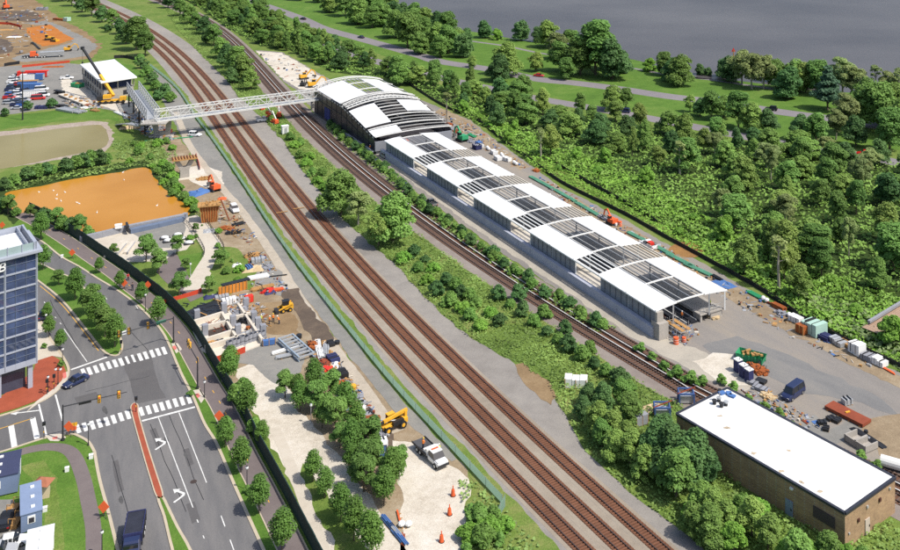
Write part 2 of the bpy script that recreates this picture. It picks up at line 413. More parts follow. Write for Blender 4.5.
# left verge of the freight line, the fenced gravel lane and its pale path
gl = smooth(W([(150,66),(176,88),(196,118),(206,131),(221,152),(246,189),(270,226),(294,260),(322,297),(349,331),(377,366),(406,400),(440,437),(505,507),(560,566)]), 6)
fl = [Vector(p) for p in offset(gl, 0)]
sheet('grass_verge', band(gl, .5, -1.9), .034, C_ROUGHG, amp=.35, step=1.2)
lane_l = W([(160,96),(172,118),(183,141),(200,165),(222,187),(242,207),(270,245),(300,291),(330,330),(352,360),(385,400),(405,422),(430,442),(452,462)])
sheet('gravel_lane', lane_l + [tuple(p) for p in gl if p.y > G(0, 462).y][::-1], .033, C_LANE, amp=.3)
pl = smooth(W([(176,112),(183,130),(190,146),(206,168),(226,193),(238,206),(267,246),(295,291),(318,325),(343,360),(364,388),(385,418),(398,432)]), 5)
sheet('concrete_path', band(pl, -1.1, 1.1), .037, C_PALE, amp=.12, step=1)
site = W([(150,110),(182,141),(200,165),(222,187),(242,207),(270,245),(300,291),(352,360),(385,400),(430,442),(462,462),(478,486),(476,520),(458,560),(312,562),(262,450),(222,380),(190,325),(196,312),(240,290),(238,262),(214,238),(206,214),(196,200),(178,190),(172,170),(160,140),(150,125)])
sheet('site_ground', site, .016, C_SAND, amp=.8)
def patch(name, pts, z, m, amp=.6, step=1.2): return sheet(name, W(pts), z, m, amp=amp, step=step)
patch('bare_dirt', [(512,366),(524,364),(540,374),(550,384),(556,398),(550,406),(540,400),(530,390),(520,378)], .046, C_DIRT, .5)
patch('white_gravel_track', [(236,368),(262,362),(282,374),(300,410),(340,455),(380,510),(412,560),(316,562),(285,488),(262,440),(248,400)], .036, C_WHITE)
patch('white_gravel_apron', [(392,440),(420,446),(448,466),(470,478),(480,500),(474,530),(452,562),(398,562),(402,540),(404,522),(402,502),(398,478),(392,462)], .036, C_WHITE)
patch('grey_gravel_patch', [(222,352),(262,343),(284,338),(306,352),(300,372),(276,384),(252,366),(234,362)], .040, C_LANE)
patch('dark_mud', [(276,292),(296,288),(316,318),(334,336),(330,346),(314,342),(306,330),(298,312)], .038, C_MUD)
patch('brown_mud', [(252,304),(286,300),(298,318),(300,336),(276,334),(258,330)], .032, C_DIRT)
patch('grey_gravel_patch', [(250,262),(272,262),(286,285),(280,296),(262,292),(250,280)], .040, C_LANE)
patch('muddy_verge', [(302,345),(318,342),(352,386),(384,424),(398,446),(388,452),(366,430),(336,394),(312,366)], .030, C_MUD, .5)
patch('white_sand', [(184,168),(204,165),(222,172),(224,184),(206,188),(190,182)], .036, C_WHITE)
patch('sandy_ground', [(214,206),(232,204),(262,240),(258,250),(240,238),(222,228)], .036, C_SAND)
patch('rough_grass', [(470,478),(500,505),(545,552),(560,575),(458,575),(468,530)], .044, C_ROUGHG)
patch('lawn', [(222,246),(238,250),(258,268),(252,290),(226,292),(214,300),(204,296),(212,270)], .044, C_ROUGHG)
patch('lawn', [(252,408),(262,424),(284,466),(316,530),(340,575),(316,575),(300,540),(268,470),(248,424)], .042, C_ROUGHG)
patch('lawn', [(300,466),(312,472),(330,500),(352,526),(384,566),(342,566),(326,530),(308,494)], .042, C_ROUGHG)
sheet('site_sidewalk', band(smooth(W([(274,428),(282,444),(296,480),(310,515),(324,552),(334,580)]), 5), -.85, .85), .048, C_SIDEW, amp=.08, step=1)
# ------------------------------------------------------------------ station yard
yard = W([(256,50),(282,52),(300,62),(330,80),(350,92),(400,90),(440,108),(470,120),(498,142),(530,165),(560,187),(620,217),(660,240),(700,262),(760,296),(800,324),(850,350),(900,374),(990,418),(1000,560),(960,520),(900,482),(800,428),(740,396),(700,376),(668,366),(640,348),(610,330),(560,292),(500,252),(450,216),(400,180),(372,153),(343,138),(318,118),(300,92),(284,82),(270,66)])
sheet('station_yard', yard, .036, C_YARD, amp=.5)
patch('bare_sand', [(256,51),(282,53),(302,64),(326,80),(318,90),(300,89),(284,80),(270,66)], .050, C_WHITE)
patch('bare_sand', [(440,108),(470,121),(500,146),(530,167),(520,170),(486,146),(452,122),(436,112)], .050, C_SAND)
patch('bare_sand', [(540,180),(600,212),(640,233),(690,262),(760,300),(800,327),(850,353),(900,377),(960,410),(960,420),(900,388),(850,364),(790,334),(740,305),(690,275),(640,250),(590,222)], .050, C_SAND)
sheet('orange_earth', rough([tuple(p) for p in smooth(W([(668,251),(676,244),(686,242),(697,245),(704,251),(698,257),(682,257)]), 4, True)], 1, .3), .056, gmat('brown_earth_mound', [alb(140,104,64,.7), alb(176,132,78,.7)], .2, .8, 3))
patch('dusty_ground', [(860,420),(900,412),(960,430),(980,500),(930,486),(880,455),(868,440)], .050, C_SAND)
patch('pale_bank', [(694,362),(714,352),(732,354),(742,372),(748,386),(730,388),(708,374)], .052, C_WHITE)
patch('stony_ground', [(830,430),(850,418),(862,424),(850,442),(832,446),(812,436),(800,424),(816,416)], .052, C_LANE)
# meadow of vines beyond the silt fence
patch('station_road', [(343,138),(372,151),(400,174),(450,210),(500,247),(560,287),(610,323),(655,351),(690,372),(740,392),(764,384),(704,352),(664,337),(600,296),(540,252),(480,210),(430,174),(396,150),(372,138)], .044, gmat('pale_station_road', [alb(160,154,144,.7), alb(190,182,168,.7), alb(206,196,180,.7)], .05, .3, 4, contrast=.5), .5)
sheet('tyre_worn_ground', rough(W([(700,345),(740,338),(790,356),(840,378),(880,400),(900,416),(880,410),(840,398),(800,392),(760,372),(720,360)]), 2, .8), .046, gmat('grey_worn_gravel', [alb(112,112,114,.7), alb(136,135,134,.7), alb(160,154,146,.7)], .08, .3, 4, contrast=.5, streak=(2.3, 4)))
meadow = W([(444,105),(486,128),(512,150),(540,172),(580,190),(640,222),(700,256),(760,290),(800,318),(850,343),(905,370),(1010,425),(1010,330),(900,300),(830,280),(760,250),(720,226),(690,205),(640,180),(600,160),(552,146),(520,130),(480,112)])
# ------------------------------------------------------------------ ponds, north site
po = W([(6,193),(40,186),(80,178),(120,172),(134,168.5),(148,168.5),(154,176),(163,188),(176,198),(188,206),(191,211),(184,217),(140,226),(102,234),(82,232),(40,228),(20,216),(8,203)])
M_POND = watermat('muddy_orange_water', (.38,.165,.016), (.45,.21,.034), .16, .03, .05, .14)
M_POND2 = watermat('green_brown_water', (.20,.165,.06), (.25,.21,.09), .2, .03, .04, .10)
patch('pond_bank', [(-6,184),(40,178),(90,168),(140,160),(162,166),(180,190),(200,205),(196,216),(184,222),(100,240),(30,236),(2,215)], .012, C_FLOOR, .8)
sheet('orange_pond', rough([tuple(p) for p in smooth(po, 4, True)], 1.5, .35), .026, M_POND)
patch('pond_riprap', [(-20,134),(0,132),(30,128),(60,124),(92,121),(106,122),(113,132),(114,142),(104,152),(60,160),(-20,172)], .014, gmat('riprap', [alb(150,132,118), alb(190,174,160), alb(214,202,190)], .3, 1.2, 3, contrast=1.3), .8)
sheet('green_pond', rough([tuple(p) for p in smooth(W([(-20,137),(0,136),(30,132.5),(60,128.5),(92,125),(102,126),(108,134),(108,142),(100,149),(60,157),(-20,170)]), 3, True)], 2, .3), .026, M_POND2)
patch('car_park', [(-30,70),(10,66),(70,63),(90,66),(106,92),(140,105),(146,118),(120,112),(90,106),(60,108),(20,113),(-30,118)], .02, C_LANE)
patch('pavilion_apron', [(60,76),(84,84),(100,102),(124,98),(140,108),(152,120),(140,126),(126,116),(110,108),(90,104),(64,98)], .028, C_WHITE, .5)
patch('bare_earth', [(-60,0),(30,-4),(60,18),(90,34),(102,46),(92,58),(20,66),(-60,72)], .018, C_DIRT, 1.5, 3)
patch('dark_earth', [(-10,12),(30,10),(46,18),(30,22),(0,20)], .026, C_MUD, 1.2, 3)
patch('dark_earth', [(-10,38),(10,40),(12,52),(-10,56)], .026, C_MUD, 1.2, 3)
patch('grey_haul_road', [(22,23),(46,21),(62,26),(86,38),(98,46),(86,56),(60,60),(20,62),(10,58),(40,50),(74,42),(60,32),(46,26)], .024, C_LANE, 1.0, 3)
patch('orange_clay', [(26,28),(50,24.5),(60,31),(74,39),(58,44),(42,46.5),(32,40)], .034, C_ORANGE, .8, 2)
patch('green_bank', [(104,60),(116,57),(140,70),(152,92),(150,104),(138,94),(138,78),(116,62)], .02, C_LAWN, .8, 2)
patch('car_park_lawn', [(-30,122),(10,116),(60,110),(92,108),(118,114),(120,122),(106,119),(60,121),(0,130),(-30,132)], .02, C_LAWN, .8, 2)
# hard ground round the plaza
patch('plaza_paving', [(78,242),(104,236),(140,228),(184,218),(200,222),(202,232),(186,250),(176,252),(172,262),(150,262),(120,262),(96,250)], .02, C_SIDEW, .1)
patch('reservoir_deck', [(130,232),(182,219),(186,228),(182,240),(170,248),(158,248)], .030, C_LANE, .1)
patch('plaza_ramp', [(156,272),(164,262),(174,252),(180,258),(188,272),(202,290),(204,296),(190,302),(176,286),(168,284)], .030, C_BIKE, .1)
patch('plaza_lawn', [(118,262),(150,262),(158,272),(166,285),(176,294),(186,305),(176,310),(150,288),(126,272)], .026, C_ROUGHG, .4)
patch('plaza_lawn', [(178,256),(206,252),(204,262),(196,276),(192,282),(184,268)], .034, C_LAWN, .2)
walk = smooth(W([(188,217),(197,224),(204,234),(212,246),(214,254),(206,268),(198,282),(194,290)]), 5)
sheet('plaza_walkway', band(walk, -2.4, 2.4), .040, C_SIDEW)
patch('seating_terrace', [(100,250),(122,240),(130,242),(140,258),(126,260),(110,258)], .030, C_WHITE, .1)
# ------------------------------------------------------------------ streets
eastk = smooth(W([(10,228),(38,240),(60,257),(78,267),(95,278),(115,290),(133,303),(150,319),(164,337),(179,372),(192,398),(203,424),(215,444),(230,479),(236,493),(262,551),(285,600)]), 5)
westk = smooth(W([(96,452),(101,479),(110,512),(120,552),(130,590)]), 4)
corner_s = smooth(W([(-60,470),(0,452),(10,449),(42,438.5),(56,435),(72,433.5),(80,436),(90,442),(96,452)]), 3)
corner_n = smooth(W([(-60,432),(0,417),(39,403.5),(56,393),(66,382),(70,371),(66,360),(55,344),(45,328),(37,310),(30,292)]), 3)
road = [tuple(p) for p in eastk] + [tuple(p) for p in westk[::-1]] + [tuple(p) for p in corner_s[::-1]] + W([(-60,432)]) + [tuple(p) for p in corner_n] + W([(26,262),(14,240)])
sheet('street', road, .04, C_ASPH)
patch('asphalt_repair', [(120,358),(150,354),(160,388),(166,398),(136,404),(128,376)], .046, gmat('newer_asphalt', [alb(104,102,103), alb(118,116,116)], .1, .5, 6, contrast=.3), .1)
for pts_ in ([(150,430),(156,428),(162,446),(157,449)], [(112,462),(118,460),(124,490),(118,493)], [(183,450),(189,448),(194,464),(188,467)], [(74,398),(96,392),(100,398),(78,405)], [(186,505),(194,502),(200,520),(192,524)]):
    patch('asphalt_repair', pts_, .047, MATS['newer_asphalt'], .08)
mh = G(193.5, 482); o = MB().tube((mh.x, mh.y, .045), (mh.x, mh.y, .056), .5, 14).build('manhole', mat('manhole_iron', (.05,.035,.03))); tag(o, kind='structure')
mbc = MB(); rc_ = random.Random(5)
for a_, b_ in (((150,424),(186,512)), ((170,416),(203,500)), ((112,455),(137,548)), ((86,392),(150,376)), ((100,300),(150,352)), ((50,300),(78,348))):
    q_ = [(a_[0] + (b_[0]-a_[0])*t/7 + rc_.uniform(-.7,.7), a_[1] + (b_[1]-a_[1])*t/7 + rc_.uniform(-.4,.4)) for t in range(8)]
    stripquads(mbc, smooth(W(q_), 3), -.05, .05, .0505)
tag(mbc.build('sealed_crack', mat('crack_sealant', (.022,.022,.024))), kind='structure')
for x_, y_, l_ in ((166,440,1.1), (186,455,1.0), (121,500,1.2), (105,410,1.3), (60,338,1.0), (130,330,1.1)):
    sheet('oil_stain', rough([tuple(p) for p in smooth(W([(x_-2*l_,y_-1), (x_,y_-3*l_), (x_+2*l_,y_+1), (x_+1,y_+4*l_), (x_-1,y_+2*l_)]), 3, True)], .4, .15), .0508, mat('oil_stain', (.075,.073,.072), var=.4, scale=1.2))
def kerb(name, line, w_, h=.14, z0=0.0, side=-1, m=None):
    mb = MB(); a = [Vector(p) for p in line]; b = offset(line, side * w_)
    for i in range(len(a) - 1):
        P = [(a[i].x, a[i].y, z0), (a[i+1].x, a[i+1].y, z0), (b[i+1].x, b[i+1].y, z0), (b[i].x, b[i].y, z0)]
        P += [(p[0], p[1], z0 + h) for p in P]
        mb.add(P, [(0,1,5,4), (1,2,6,5), (2,3,7,6), (3,0,4,7), (4,5,6,7)])
    o = mb.build(name, m or C_KERB); tag(o, kind='structure'); return o
kerb('kerb', eastk, .45, side=1 if offset(eastk, 1)[20].x > eastk[20].x else -1)
kerb('kerb', westk, .45, side=-1 if offset(westk, -1)[4].x < westk[4].x else 1)
def side_to(line, target):
    i = len(line) // 2; a, b = offset(line, 1)[i], offset(line, -1)[i]; t = Vector(target[:2])
    return 1 if (a - t).length < (b - t).length else -1
kerb('kerb', corner_s, .45, side=side_to(corner_s, G(40, 470)))
kerb('kerb', corner_n, .45, side=side_to(corner_n, G(30, 385)))
# east verge and shared path
pathc = smooth(W([(20,214),(44,227),(68,242),(91,258),(113,273),(132,288),(151,303),(167,319),(181,336),(196,362),(210,387),(221,405),(231,425),(243,452),(261,487),(276,517),(292,550),(312,592)]), 5)
sheet('east_verge', [tuple(p) for p in eastk] + [tuple(p) for p in offset(pathc, side_to(pathc, G(300, 250)) * 2.2)][::-1], .10, C_LAWN)
MB_ = MB(); stripquads(MB_, pathc, -1.75, 1.75, .125); tag(MB_.build('shared_path', C_BIKE), kind='structure')
sd = side_to(pathc, G(300, 250))
kerb('path_edging', offset(pathc, sd * 1.75), .22, .15, side=sd)
kerb('path_edging', offset(pathc, -sd * 1.75), .18, .15, side=-sd)
# planted medians
def island(name, pts, z, top, km=None, inset=.45):
    poly = [tuple(p) for p in smooth(W(pts), 4, True)]; c = sum((Vector(p) for p in poly), Vector((0, 0))) / len(poly)
    o = MB().prism(poly, 0, z).build('median_kerb', km or C_KERB); tag(o, kind='structure')
    n = len(poly); inn = []
    A = sum(poly[i][0]*poly[(i+1)%n][1] - poly[(i+1)%n][0]*poly[i][1] for i in range(n)); sg = 1 if A > 0 else -1
    for i in range(n):
        t = (Vector(poly[(i+1)%n]) - Vector(poly[i-1])).normalized(); inn.append((poly[i][0] - t.y*inset*sg, poly[i][1] + t.x*inset*sg))
    o = MB().prism(inn, z - .02, z + .03).build(name, top); tag(o, kind='structure'); return poly
isl1 = island('planted_median', [(-10,262),(20,270),(38,282),(61,301),(84,329),(99.7,349),(107,355),(115,356.6),(121.4,353),(122.7,342),(112.4,319),(97,301),(76.7,280.4),(61,273),(38,262),(10,248)], .16, C_LAWN)
island('brick_median', [(130.5,407),(131.5,415),(140,446),(150,480),(156.5,498),(163.5,496),(157,474),(148,446),(139.5,416),(138.5,406),(134.5,403.5)], .16, C_BRICK, inset=.2)
island('grass_median', [(156.8,499),(163,518),(171,551),(186,600),(212,600),(192,551),(179,527.5),(169,507),(163.6,497.5)], .16, C_LAWN, inset=.4)
for pts in ([(40,286),(61,304),(84,332),(98.5,351)],):
    mb = MB(); stripquads(mb, smooth(W(pts), 5), -.08, .08, .052); tag(mb.build('yellow_line', C_YPAINT), kind='structure')
for pts in ([(130,408),(139,446),(149,481),(156,502),(163,522),(171,556)], [(140,408),(149,446),(158,474),(165,496),(171,508),(181,528),(195,556)]):
    ln = smooth(W(pts), 4); mb = MB()
    d = .4 if pts[0][0] > 135 else -.4
    stripquads(mb, offset(ln, d), -.06, .06, .052); stripquads(mb, offset(ln, d * 2.1), -.06, .06, .052)
    tag(mb.build('yellow_line', C_YPAINT), kind='structure')
# road markings, all one sheet of paint
mb = MB()
def paint(pts, wd, m=None):
    stripquads(m or mb, smooth(W(pts), 3), -wd / 2, wd / 2, .054)
xw1 = [(130,180),(162,172),(198,162),(233,150),(268,140),(303,130),(337,122),(370,112),(403,103),(440,95),(472,86),(507,77),(540,68),(573,60)]
xw2 = [(98,490),(137,480),(178,470),(217,460),(257,450),(295,438),(335,425),(373,413),(412,404),(447,395),(487,386),(525,376),(561,367),(597,357),(635,347),(672,338),(709,328)]
for X, Y in xw1:
    x, y = 60 + X / 5.5, 340 + Y / 5.5; paint([(x - 1.5, y - 3.6), (x + 1.7, y + 3.6)], .66 if X not in (370, 403) else .45)
for X, Y in xw2:
    x, y = 60 + X / 5.5, 340 + Y / 5.5; paint([(x - 1.4, y - 4.1), (x + 1.6, y + 4.1)], .66)
paint([(71, 370), (107, 357.3)], .5); paint([(142, 421.3), (195, 407.3)], .5)
paint([(158.4, 418), (175, 461), (193, 508)], .14); paint([(179, 413), (192, 446), (206.5, 483)], .14)
for a in ((197,520),(203,536),(210,553)): paint([a, (a[0] + 1.3, a[1] + 3)], .14)
for a in ((221,516),(230,540)): paint([a, (a[0] + 4, a[1] + 11)], .14)
paint([(64, 329), (75, 345), (87, 362)], .14)
for a in ((60,323),(55,317),(49.5,308),(44,302)): paint([a, (a[0] + 1.2, a[1] + 1.4)], .14)
paint([(11, 425.5), (14.6, 448)], .85); paint([(32.6, 418), (37.2, 439)], .85)
paint([(38.8, 404.5), (46.5, 436)], .28); paint([(55.5, 395), (62.6, 421)], .28)
paint([(133,302),(138,309)], .14); paint([(113,286),(117,290)], .14); paint([(104, 296), (107, 299.5)], .14)
def arrow(x, y, s=1.0, mir=1):
    b = G(x, y); rr = -.46
    def q(u, v): return (b.x + (u*math.cos(rr) - v*math.sin(rr))*s*1.35, b.y + (u*math.sin(rr) + v*math.cos(rr))*s*1.35, .054)
    mb.add([q(.75,-1.2), q(1.0,-1.2), q(1.0,.25), q(.75,0)], [(0,1,2,3)]); mb.add([q(.75,0), q(1.0,.25), q(.7,.6), q(.6,.32)], [(0,1,2,3)])
    mb.add([q(.6,.32), q(.7,.6), q(-.3,.6), q(-.3,.32)], [(0,1,2,3)]); mb.add([q(-.3,.9), q(-1.05,.45), q(-.3,0)], [(0,1,2)])
arrow(158, 443); arrow(176.5, 494.5)
b0 = G(26, 413); mb.add([(b0.x-2.6, b0.y-.35, .054), (b0.x-1.4, b0.y+.4, .054), (b0.x-1.5, b0.y+.05, .054), (b0.x+1.9, b0.y+.9, .054), (b0.x+2.0, b0.y+.6, .054), (b0.x-1.4, b0.y-.25, .054), (b0.x-1.35, b0.y-.7, .054)], [(0,6,5,2,1), (2,5,4,3)])
tag(mb.build('road_marking', C_WPAINT), kind='structure')
mb = MB(); paint([(-30, 437.5), (0, 429), (34.5, 418)], .2, mb); tag(mb.build('yellow_line', C_YPAINT), kind='structure')
mb = MB(); ln = pathc
for k in range(6, len(ln) - 3, 3):
    a, b = Vector(ln[k]), Vector(ln[k+1]); c = a + (b - a).normalized() * 1.1
    stripquads(mb, [a, c], -.07, .07, .132)
tag(mb.build('path_centre_dash', C_YPAINT), kind='structure')
# pavements
def slab(name, pts, z, m, amp=0): 
    o = MB().prism([tuple(p) for p in W(pts)], 0, z).build(name, m); tag(o, kind='structure'); return o
slab('brick_pavement', [(-60,440),(-60,414),(0,398),(33,372),(37,360),(52,356),(62,362),(66,372),(63,380),(54,390),(39,400),(18,408),(0,413.5)], .13, C_BRICK)
slab('concrete_pavement', [(30,290),(36,310),(43,328),(53,344),(62,358),(52,356.5),(38,361),(30,364),(20,330)], .134, C_SIDEW)
slab('concrete_pavement', [(27,412),(36,402.4),(44,396.5),(55,388.5),(62,381),(65,373),(68,372),(67.5,380),(56,392.5),(40,402.5)], .150, C_SIDEW)
slab('kerb_ramp', [(45,436.8),(50,435.2),(62,434.6),(66,438),(58,442),(50,441.6)], .146, C_SIDEW)
slab('kerb_ramp', [(171,344),(178,344),(182,350),(176,354)], .150, C_SIDEW); slab('kerb_ramp', [(193,391),(200,390),(206,397),(201,404)], .150, C_SIDEW)
MB_ = mat('tactile_red', alb(214,120,110,.8))
slab('tactile_paving', [(52,438.5),(57,437),(58,439.5),(53,440.6)], .152, MB_); slab('tactile_paving', [(62.5,374),(66,372.6),(66.6,378),(63.4,380)], .156, MB_)
slab('tactile_paving', [(172,347.5),(175,346),(177,349),(174.5,351)], .156, MB_); slab('tactile_paving', [(195,395),(198.5,394),(200.5,397),(197.5,399)], .156, MB_)
slab('site_lawn', [(-60,480),(0,453.5),(10,450.5),(44,439.5),(60,441),(72,436),(80,438.5),(88,444),(94,453),(99,480),(108,513),(118,552),(130,600),(-60,600)], .10, C_LAWN)
lp = smooth(W([(-20,468),(14,455),(33,449.6),(50,447.5),(65.5,449.6),(75,458),(83,478),(88,500),(93,526),(94,552),(95,600)]), 5)
mb = MB(); stripquads(mb, lp, -1.05, 1.05, .115); tag(mb.build('asphalt_path', C_BIKE), kind='structure')
patch('trailer_yard', [(-30,500),(14,500),(26,520),(24,545),(40,575),(-30,600)], .110, C_LANE, .3)
patch('uncut_grass', [(20,468),(44,462),(56,478),(62,520),(66,560),(40,570),(44,520),(44,492),(30,478)], .108, C_ROUGHG, .4)
# ================================================================== the station
P0 = Vector((23.156, 197.78, 0)); U = Vector((-.51672, .85616, 0)); V = Vector((.85616, .51672, 0))
def S(s, v, z): return P0 + U * s + V * v + Vector((0, 0, z))
M_ROOF = mat('white_roof_sheet', (.66, .67, .68), rough=.55, var=.07, scale=.12, fine=1.5)
M_STEELW = mat('white_painted_steel', (.72, .72, .70), var=.1)
M_STEELG = mat('galvanised_steel', (.42, .43, .44), rough=.45, metal=.3, var=.15)
M_CONC = mat('concrete', alb(178, 172, 164, .75), var=.2, scale=.4, fine=3, bump=.1)
M_CONCB = mat('weathered_concrete', alb(158, 160, 168, .72), var=.22, scale=.4, fine=3)
M_WALLD = mat('dark_glazed_panel', (.035, .033, .042), rough=.35, var=.3, scale=.5)
M_SCREEN = mat('grey_windscreen_panel', alb(142, 145, 153, .8), rough=.5, var=.12, scale=.35)
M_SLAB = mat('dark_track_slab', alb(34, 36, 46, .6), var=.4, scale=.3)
M_PURL = mat('roof_purlin', (.36, .36, .35), var=.2)
M_PURLW = mat('pale_purlin', (.60, .60, .58), var=.12); M_PURLB = mat('beige_purlin', (.50, .46, .38), var=.15)
M_TIMBER = mat('timber', alb(196, 150, 92, .7), var=.25, scale=.6)
M_ORG = mat('safety_orange', (.66, .11, .03), var=.12)
M_BLUE = mat('blue_plastic', (.06, .14, .34), var=.2)
M_BLACK = mat('black_plastic', (.018, .018, .020), rough=.45, var=.3)
M_YEL = mat('machine_yellow', (.68, .36, .03), rough=.45, var=.12)
M_RED = mat('red_plastic', (.62, .03, .02), var=.12)
M_WHITE = mat('white_paint', (.72, .72, .71), rough=.4, var=.06)
M_GREEN = mat('green_steel', (.03, .28, .12), var=.2)
def archz(v, c=9.35, hw=9.35, z0=5.5, rise=.65): return z0 + rise * (1 - ((v - c) / hw) ** 2)
def shell(mb, s0, s1, v0, v1, zf0, zf1, th=.16, n=6, mi=0):
    """a curved roof sheet between two arches"""
    secs = []
    for s, zf in ((s0, zf0), (s1, zf1)):
        top = [S(s, v0 + (v1 - v0) * i / n, zf(v0 + (v1 - v0) * i / n)) for i in range(n + 1)]
        secs.append(top + [p - Vector((0, 0, th)) for p in reversed(top)])
    mb.loft(secs, mi)
def arch(mb, s, v0, v1, zf, r=.16, n=14, mi=0):
    for i in range(n):
        a, b = v0 + (v1 - v0) * i / n, v0 + (v1 - v0) * (i + 1) / n
        mb.bar(S(s, a, zf(a)), S(s, b, zf(b)), r * 2, r * 2.4, mi)
st = thing('platform_canopy', 'long arched white station canopy half roofed over the platforms', 'station', S(74, 9, 0))
B = 10.27; runs = [(0, 20.9), (30.5, 51.2), (60.9, 82), (91.8, 113), (123, 146)]
for a, b in runs:
    for v0, v1 in ((-.25, 5.3), (12.6, 18.95)):
        mb = MB(); shell(mb, a, b, v0, v1, archz, archz)
        k = a + 2.05
        while k < b - .5: arch(mb, k, v0 + .05, v1 - .05, lambda v: archz(v) + .012, .02, 5, 1); k += 2.05
        pnl = mb.build('roof_panel', [M_ROOF, M_PURL], st)
    mb = MB(); mb.add([S(a + .3, .35, 2.1), S(b - .3, .35, 2.1), S(b - .3, .35, 5.3), S(a + .3, .35, 5.3)], [(0, 1, 2, 3)])
    k = a + .5
    while k < b - .2: mb.bar(S(k, .28, 2.1), S(k, .28, 5.3), .1, .12, 1); k += 2.05
    for z in (2.2, 5.2): mb.bar(S(a + .3, .26, z), S(b - .3, .26, z), .07, .1, 1)
    mb.build('windscreen', [M_SCREEN, mat('windscreen_frame', alb(128, 130, 136, .7))], st)
for a, b in [(20.9, 30.5), (51.2, 60.9), (82, 91.8), (113, 123)]:
    for v in (.2, 1.4, 2.6, 3.8, 5.0, 12.9, 14.1, 15.3, 16.5, 17.7, 18.7):
        mb = MB().bar(S(a, v, archz(v) - .1), S(b, v, archz(v) - .1), .3, .2); mb.build('purlin', M_PURLW if v < 6 else M_PURLB, st)
    mb = MB()
    for i in range(5): mb.bar(S(a + 1 + i * 1.9, .3, 1.5), S(a + 1 + i * 1.9, .3, 2.6), .06)
    for z in (2.0, 2.6): mb.bar(S(a, .3, z), S(b, .3, z), .06)
    mb.build('railing', M_STEELG, st)
for k in range(15):
    s = min(146, k * B + (.15 if k == 0 else 0)); mb = MB(); arch(mb, s, -.2, 18.9, lambda v: archz(v) + .06, .115); mb.build('arch_rib', M_STEELW, st)
    for v in (.5, 4.4, 14.0, 18.3):
        MB().bar(S(s, v, 1.4), S(s, v, archz(v)), .3).build('column', M_STEELW if v in (.5, 18.3) else M_STEELG, st)
    if k < 14:
        for v in (7.0, 9.3, 11.6):
            MB().bar(S(s, v, archz(v) - .12), S(s + B, v, archz(v) - .12), .16 if v != 9.3 else .12, .2).build('purlin', M_PURL if v != 9.3 else M_STEELG, st)
for v in (5.35, 12.55): MB().bar(S(0, v, archz(v) - .02), S(146, v, archz(v) - .02), .28, .3).build('edge_beam', M_PURL, st)
for v in (-.1, 18.8): MB().bar(S(0, v, 5.32), S(146, v, 5.32), .22, .3).build('eave_beam', M_STEELW, st)
def sbox(mb, s0, s1, v0, v1, z0, z1, mi=0):
    P = [S(s0, v0, z0), S(s1, v0, z0), S(s1, v1, z0), S(s0, v1, z0), S(s0, v0, z1), S(s1, v0, z1), S(s1, v1, z1), S(s0, v1, z1)]
    mb.add(P, [(0,1,2,3), (4,7,6,5), (0,4,5,1), (1,5,6,2), (2,6,7,3), (3,7,4,0)], mi); return mb
mb = MB(); sbox(mb, 9, 148, .3, 5.4, 1.1, 1.5); mb.build('platform', mat('pale_platform_concrete', alb(218, 210, 196, .75), var=.15), st)
mb = MB(); sbox(mb, 3.0, 148, 12.6, 18.4, .9, 1.5); mb.build('platform', M_CONC, st)
mb = MB(); sbox(mb, .5, 148, -.75, -.3, 0, 2.1); sbox(mb, .5, 148, -.8, .3, 1.9, 2.15)
for k in range(24): sbox(mb, .6 + k * 6.1, 1.0 + k * 6.1, -.83, -.7, 0, 2.05)
mb.build('base_wall', mat('pale_blue_grey_concrete', alb(184, 188, 202, .78), var=.16, scale=.4, fine=3), st)
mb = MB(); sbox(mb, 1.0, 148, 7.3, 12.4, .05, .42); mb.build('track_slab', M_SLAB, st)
mb = MB(); sbox(mb, 1.0, 148, 5.6, 7.3, .04, .10); mb.build('painted_shade_strip', M_BLACK, st)  # black floor strip paints in the unlit band between left platform and slab
for v in (7.5, 8.7, 10.0, 11.4):
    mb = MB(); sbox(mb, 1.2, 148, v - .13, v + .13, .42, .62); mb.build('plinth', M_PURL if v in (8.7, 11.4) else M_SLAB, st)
mb = MB(); sbox(mb, 9, 148, 5.3, 5.55, .1, 1.6); mb.build('platform_edge', M_BLACK, st)
# half finished front: end block, opening under the platform, slabs and guard rails
mb = MB(); sbox(mb, -1.3, 1.3, -.4, 2.0, 0, 3.3); sbox(mb, -.4, .4, -.2, 1.4, 3.3, 5.3); mb.build('end_pier', M_CONC, st)
mb = MB(); sbox(mb, .6, 3.0, 12.0, 12.5, 0, 1.45); sbox(mb, .6, 3.0, 14.8, 15.4, 0, 1.45); sbox(mb, .4, 3.0, 11.8, 18.2, 1.45, 1.75); sbox(mb, .6, 3.0, 15.4, 18, 0, 1.4); mb.build('end_wall', M_CONC, st)
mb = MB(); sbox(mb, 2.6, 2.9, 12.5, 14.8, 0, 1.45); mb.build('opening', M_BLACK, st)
mb = MB()
for v in np.arange(12, 18.2, .9): mb.bar(S(.6, v, 1.7), S(.6, v, 2.9), .06)
for z in (2.3, 2.9): mb.bar(S(.6, 12, z), S(.6, 18, z), .06)
mb.build('guard_rail', M_STEELG, st)
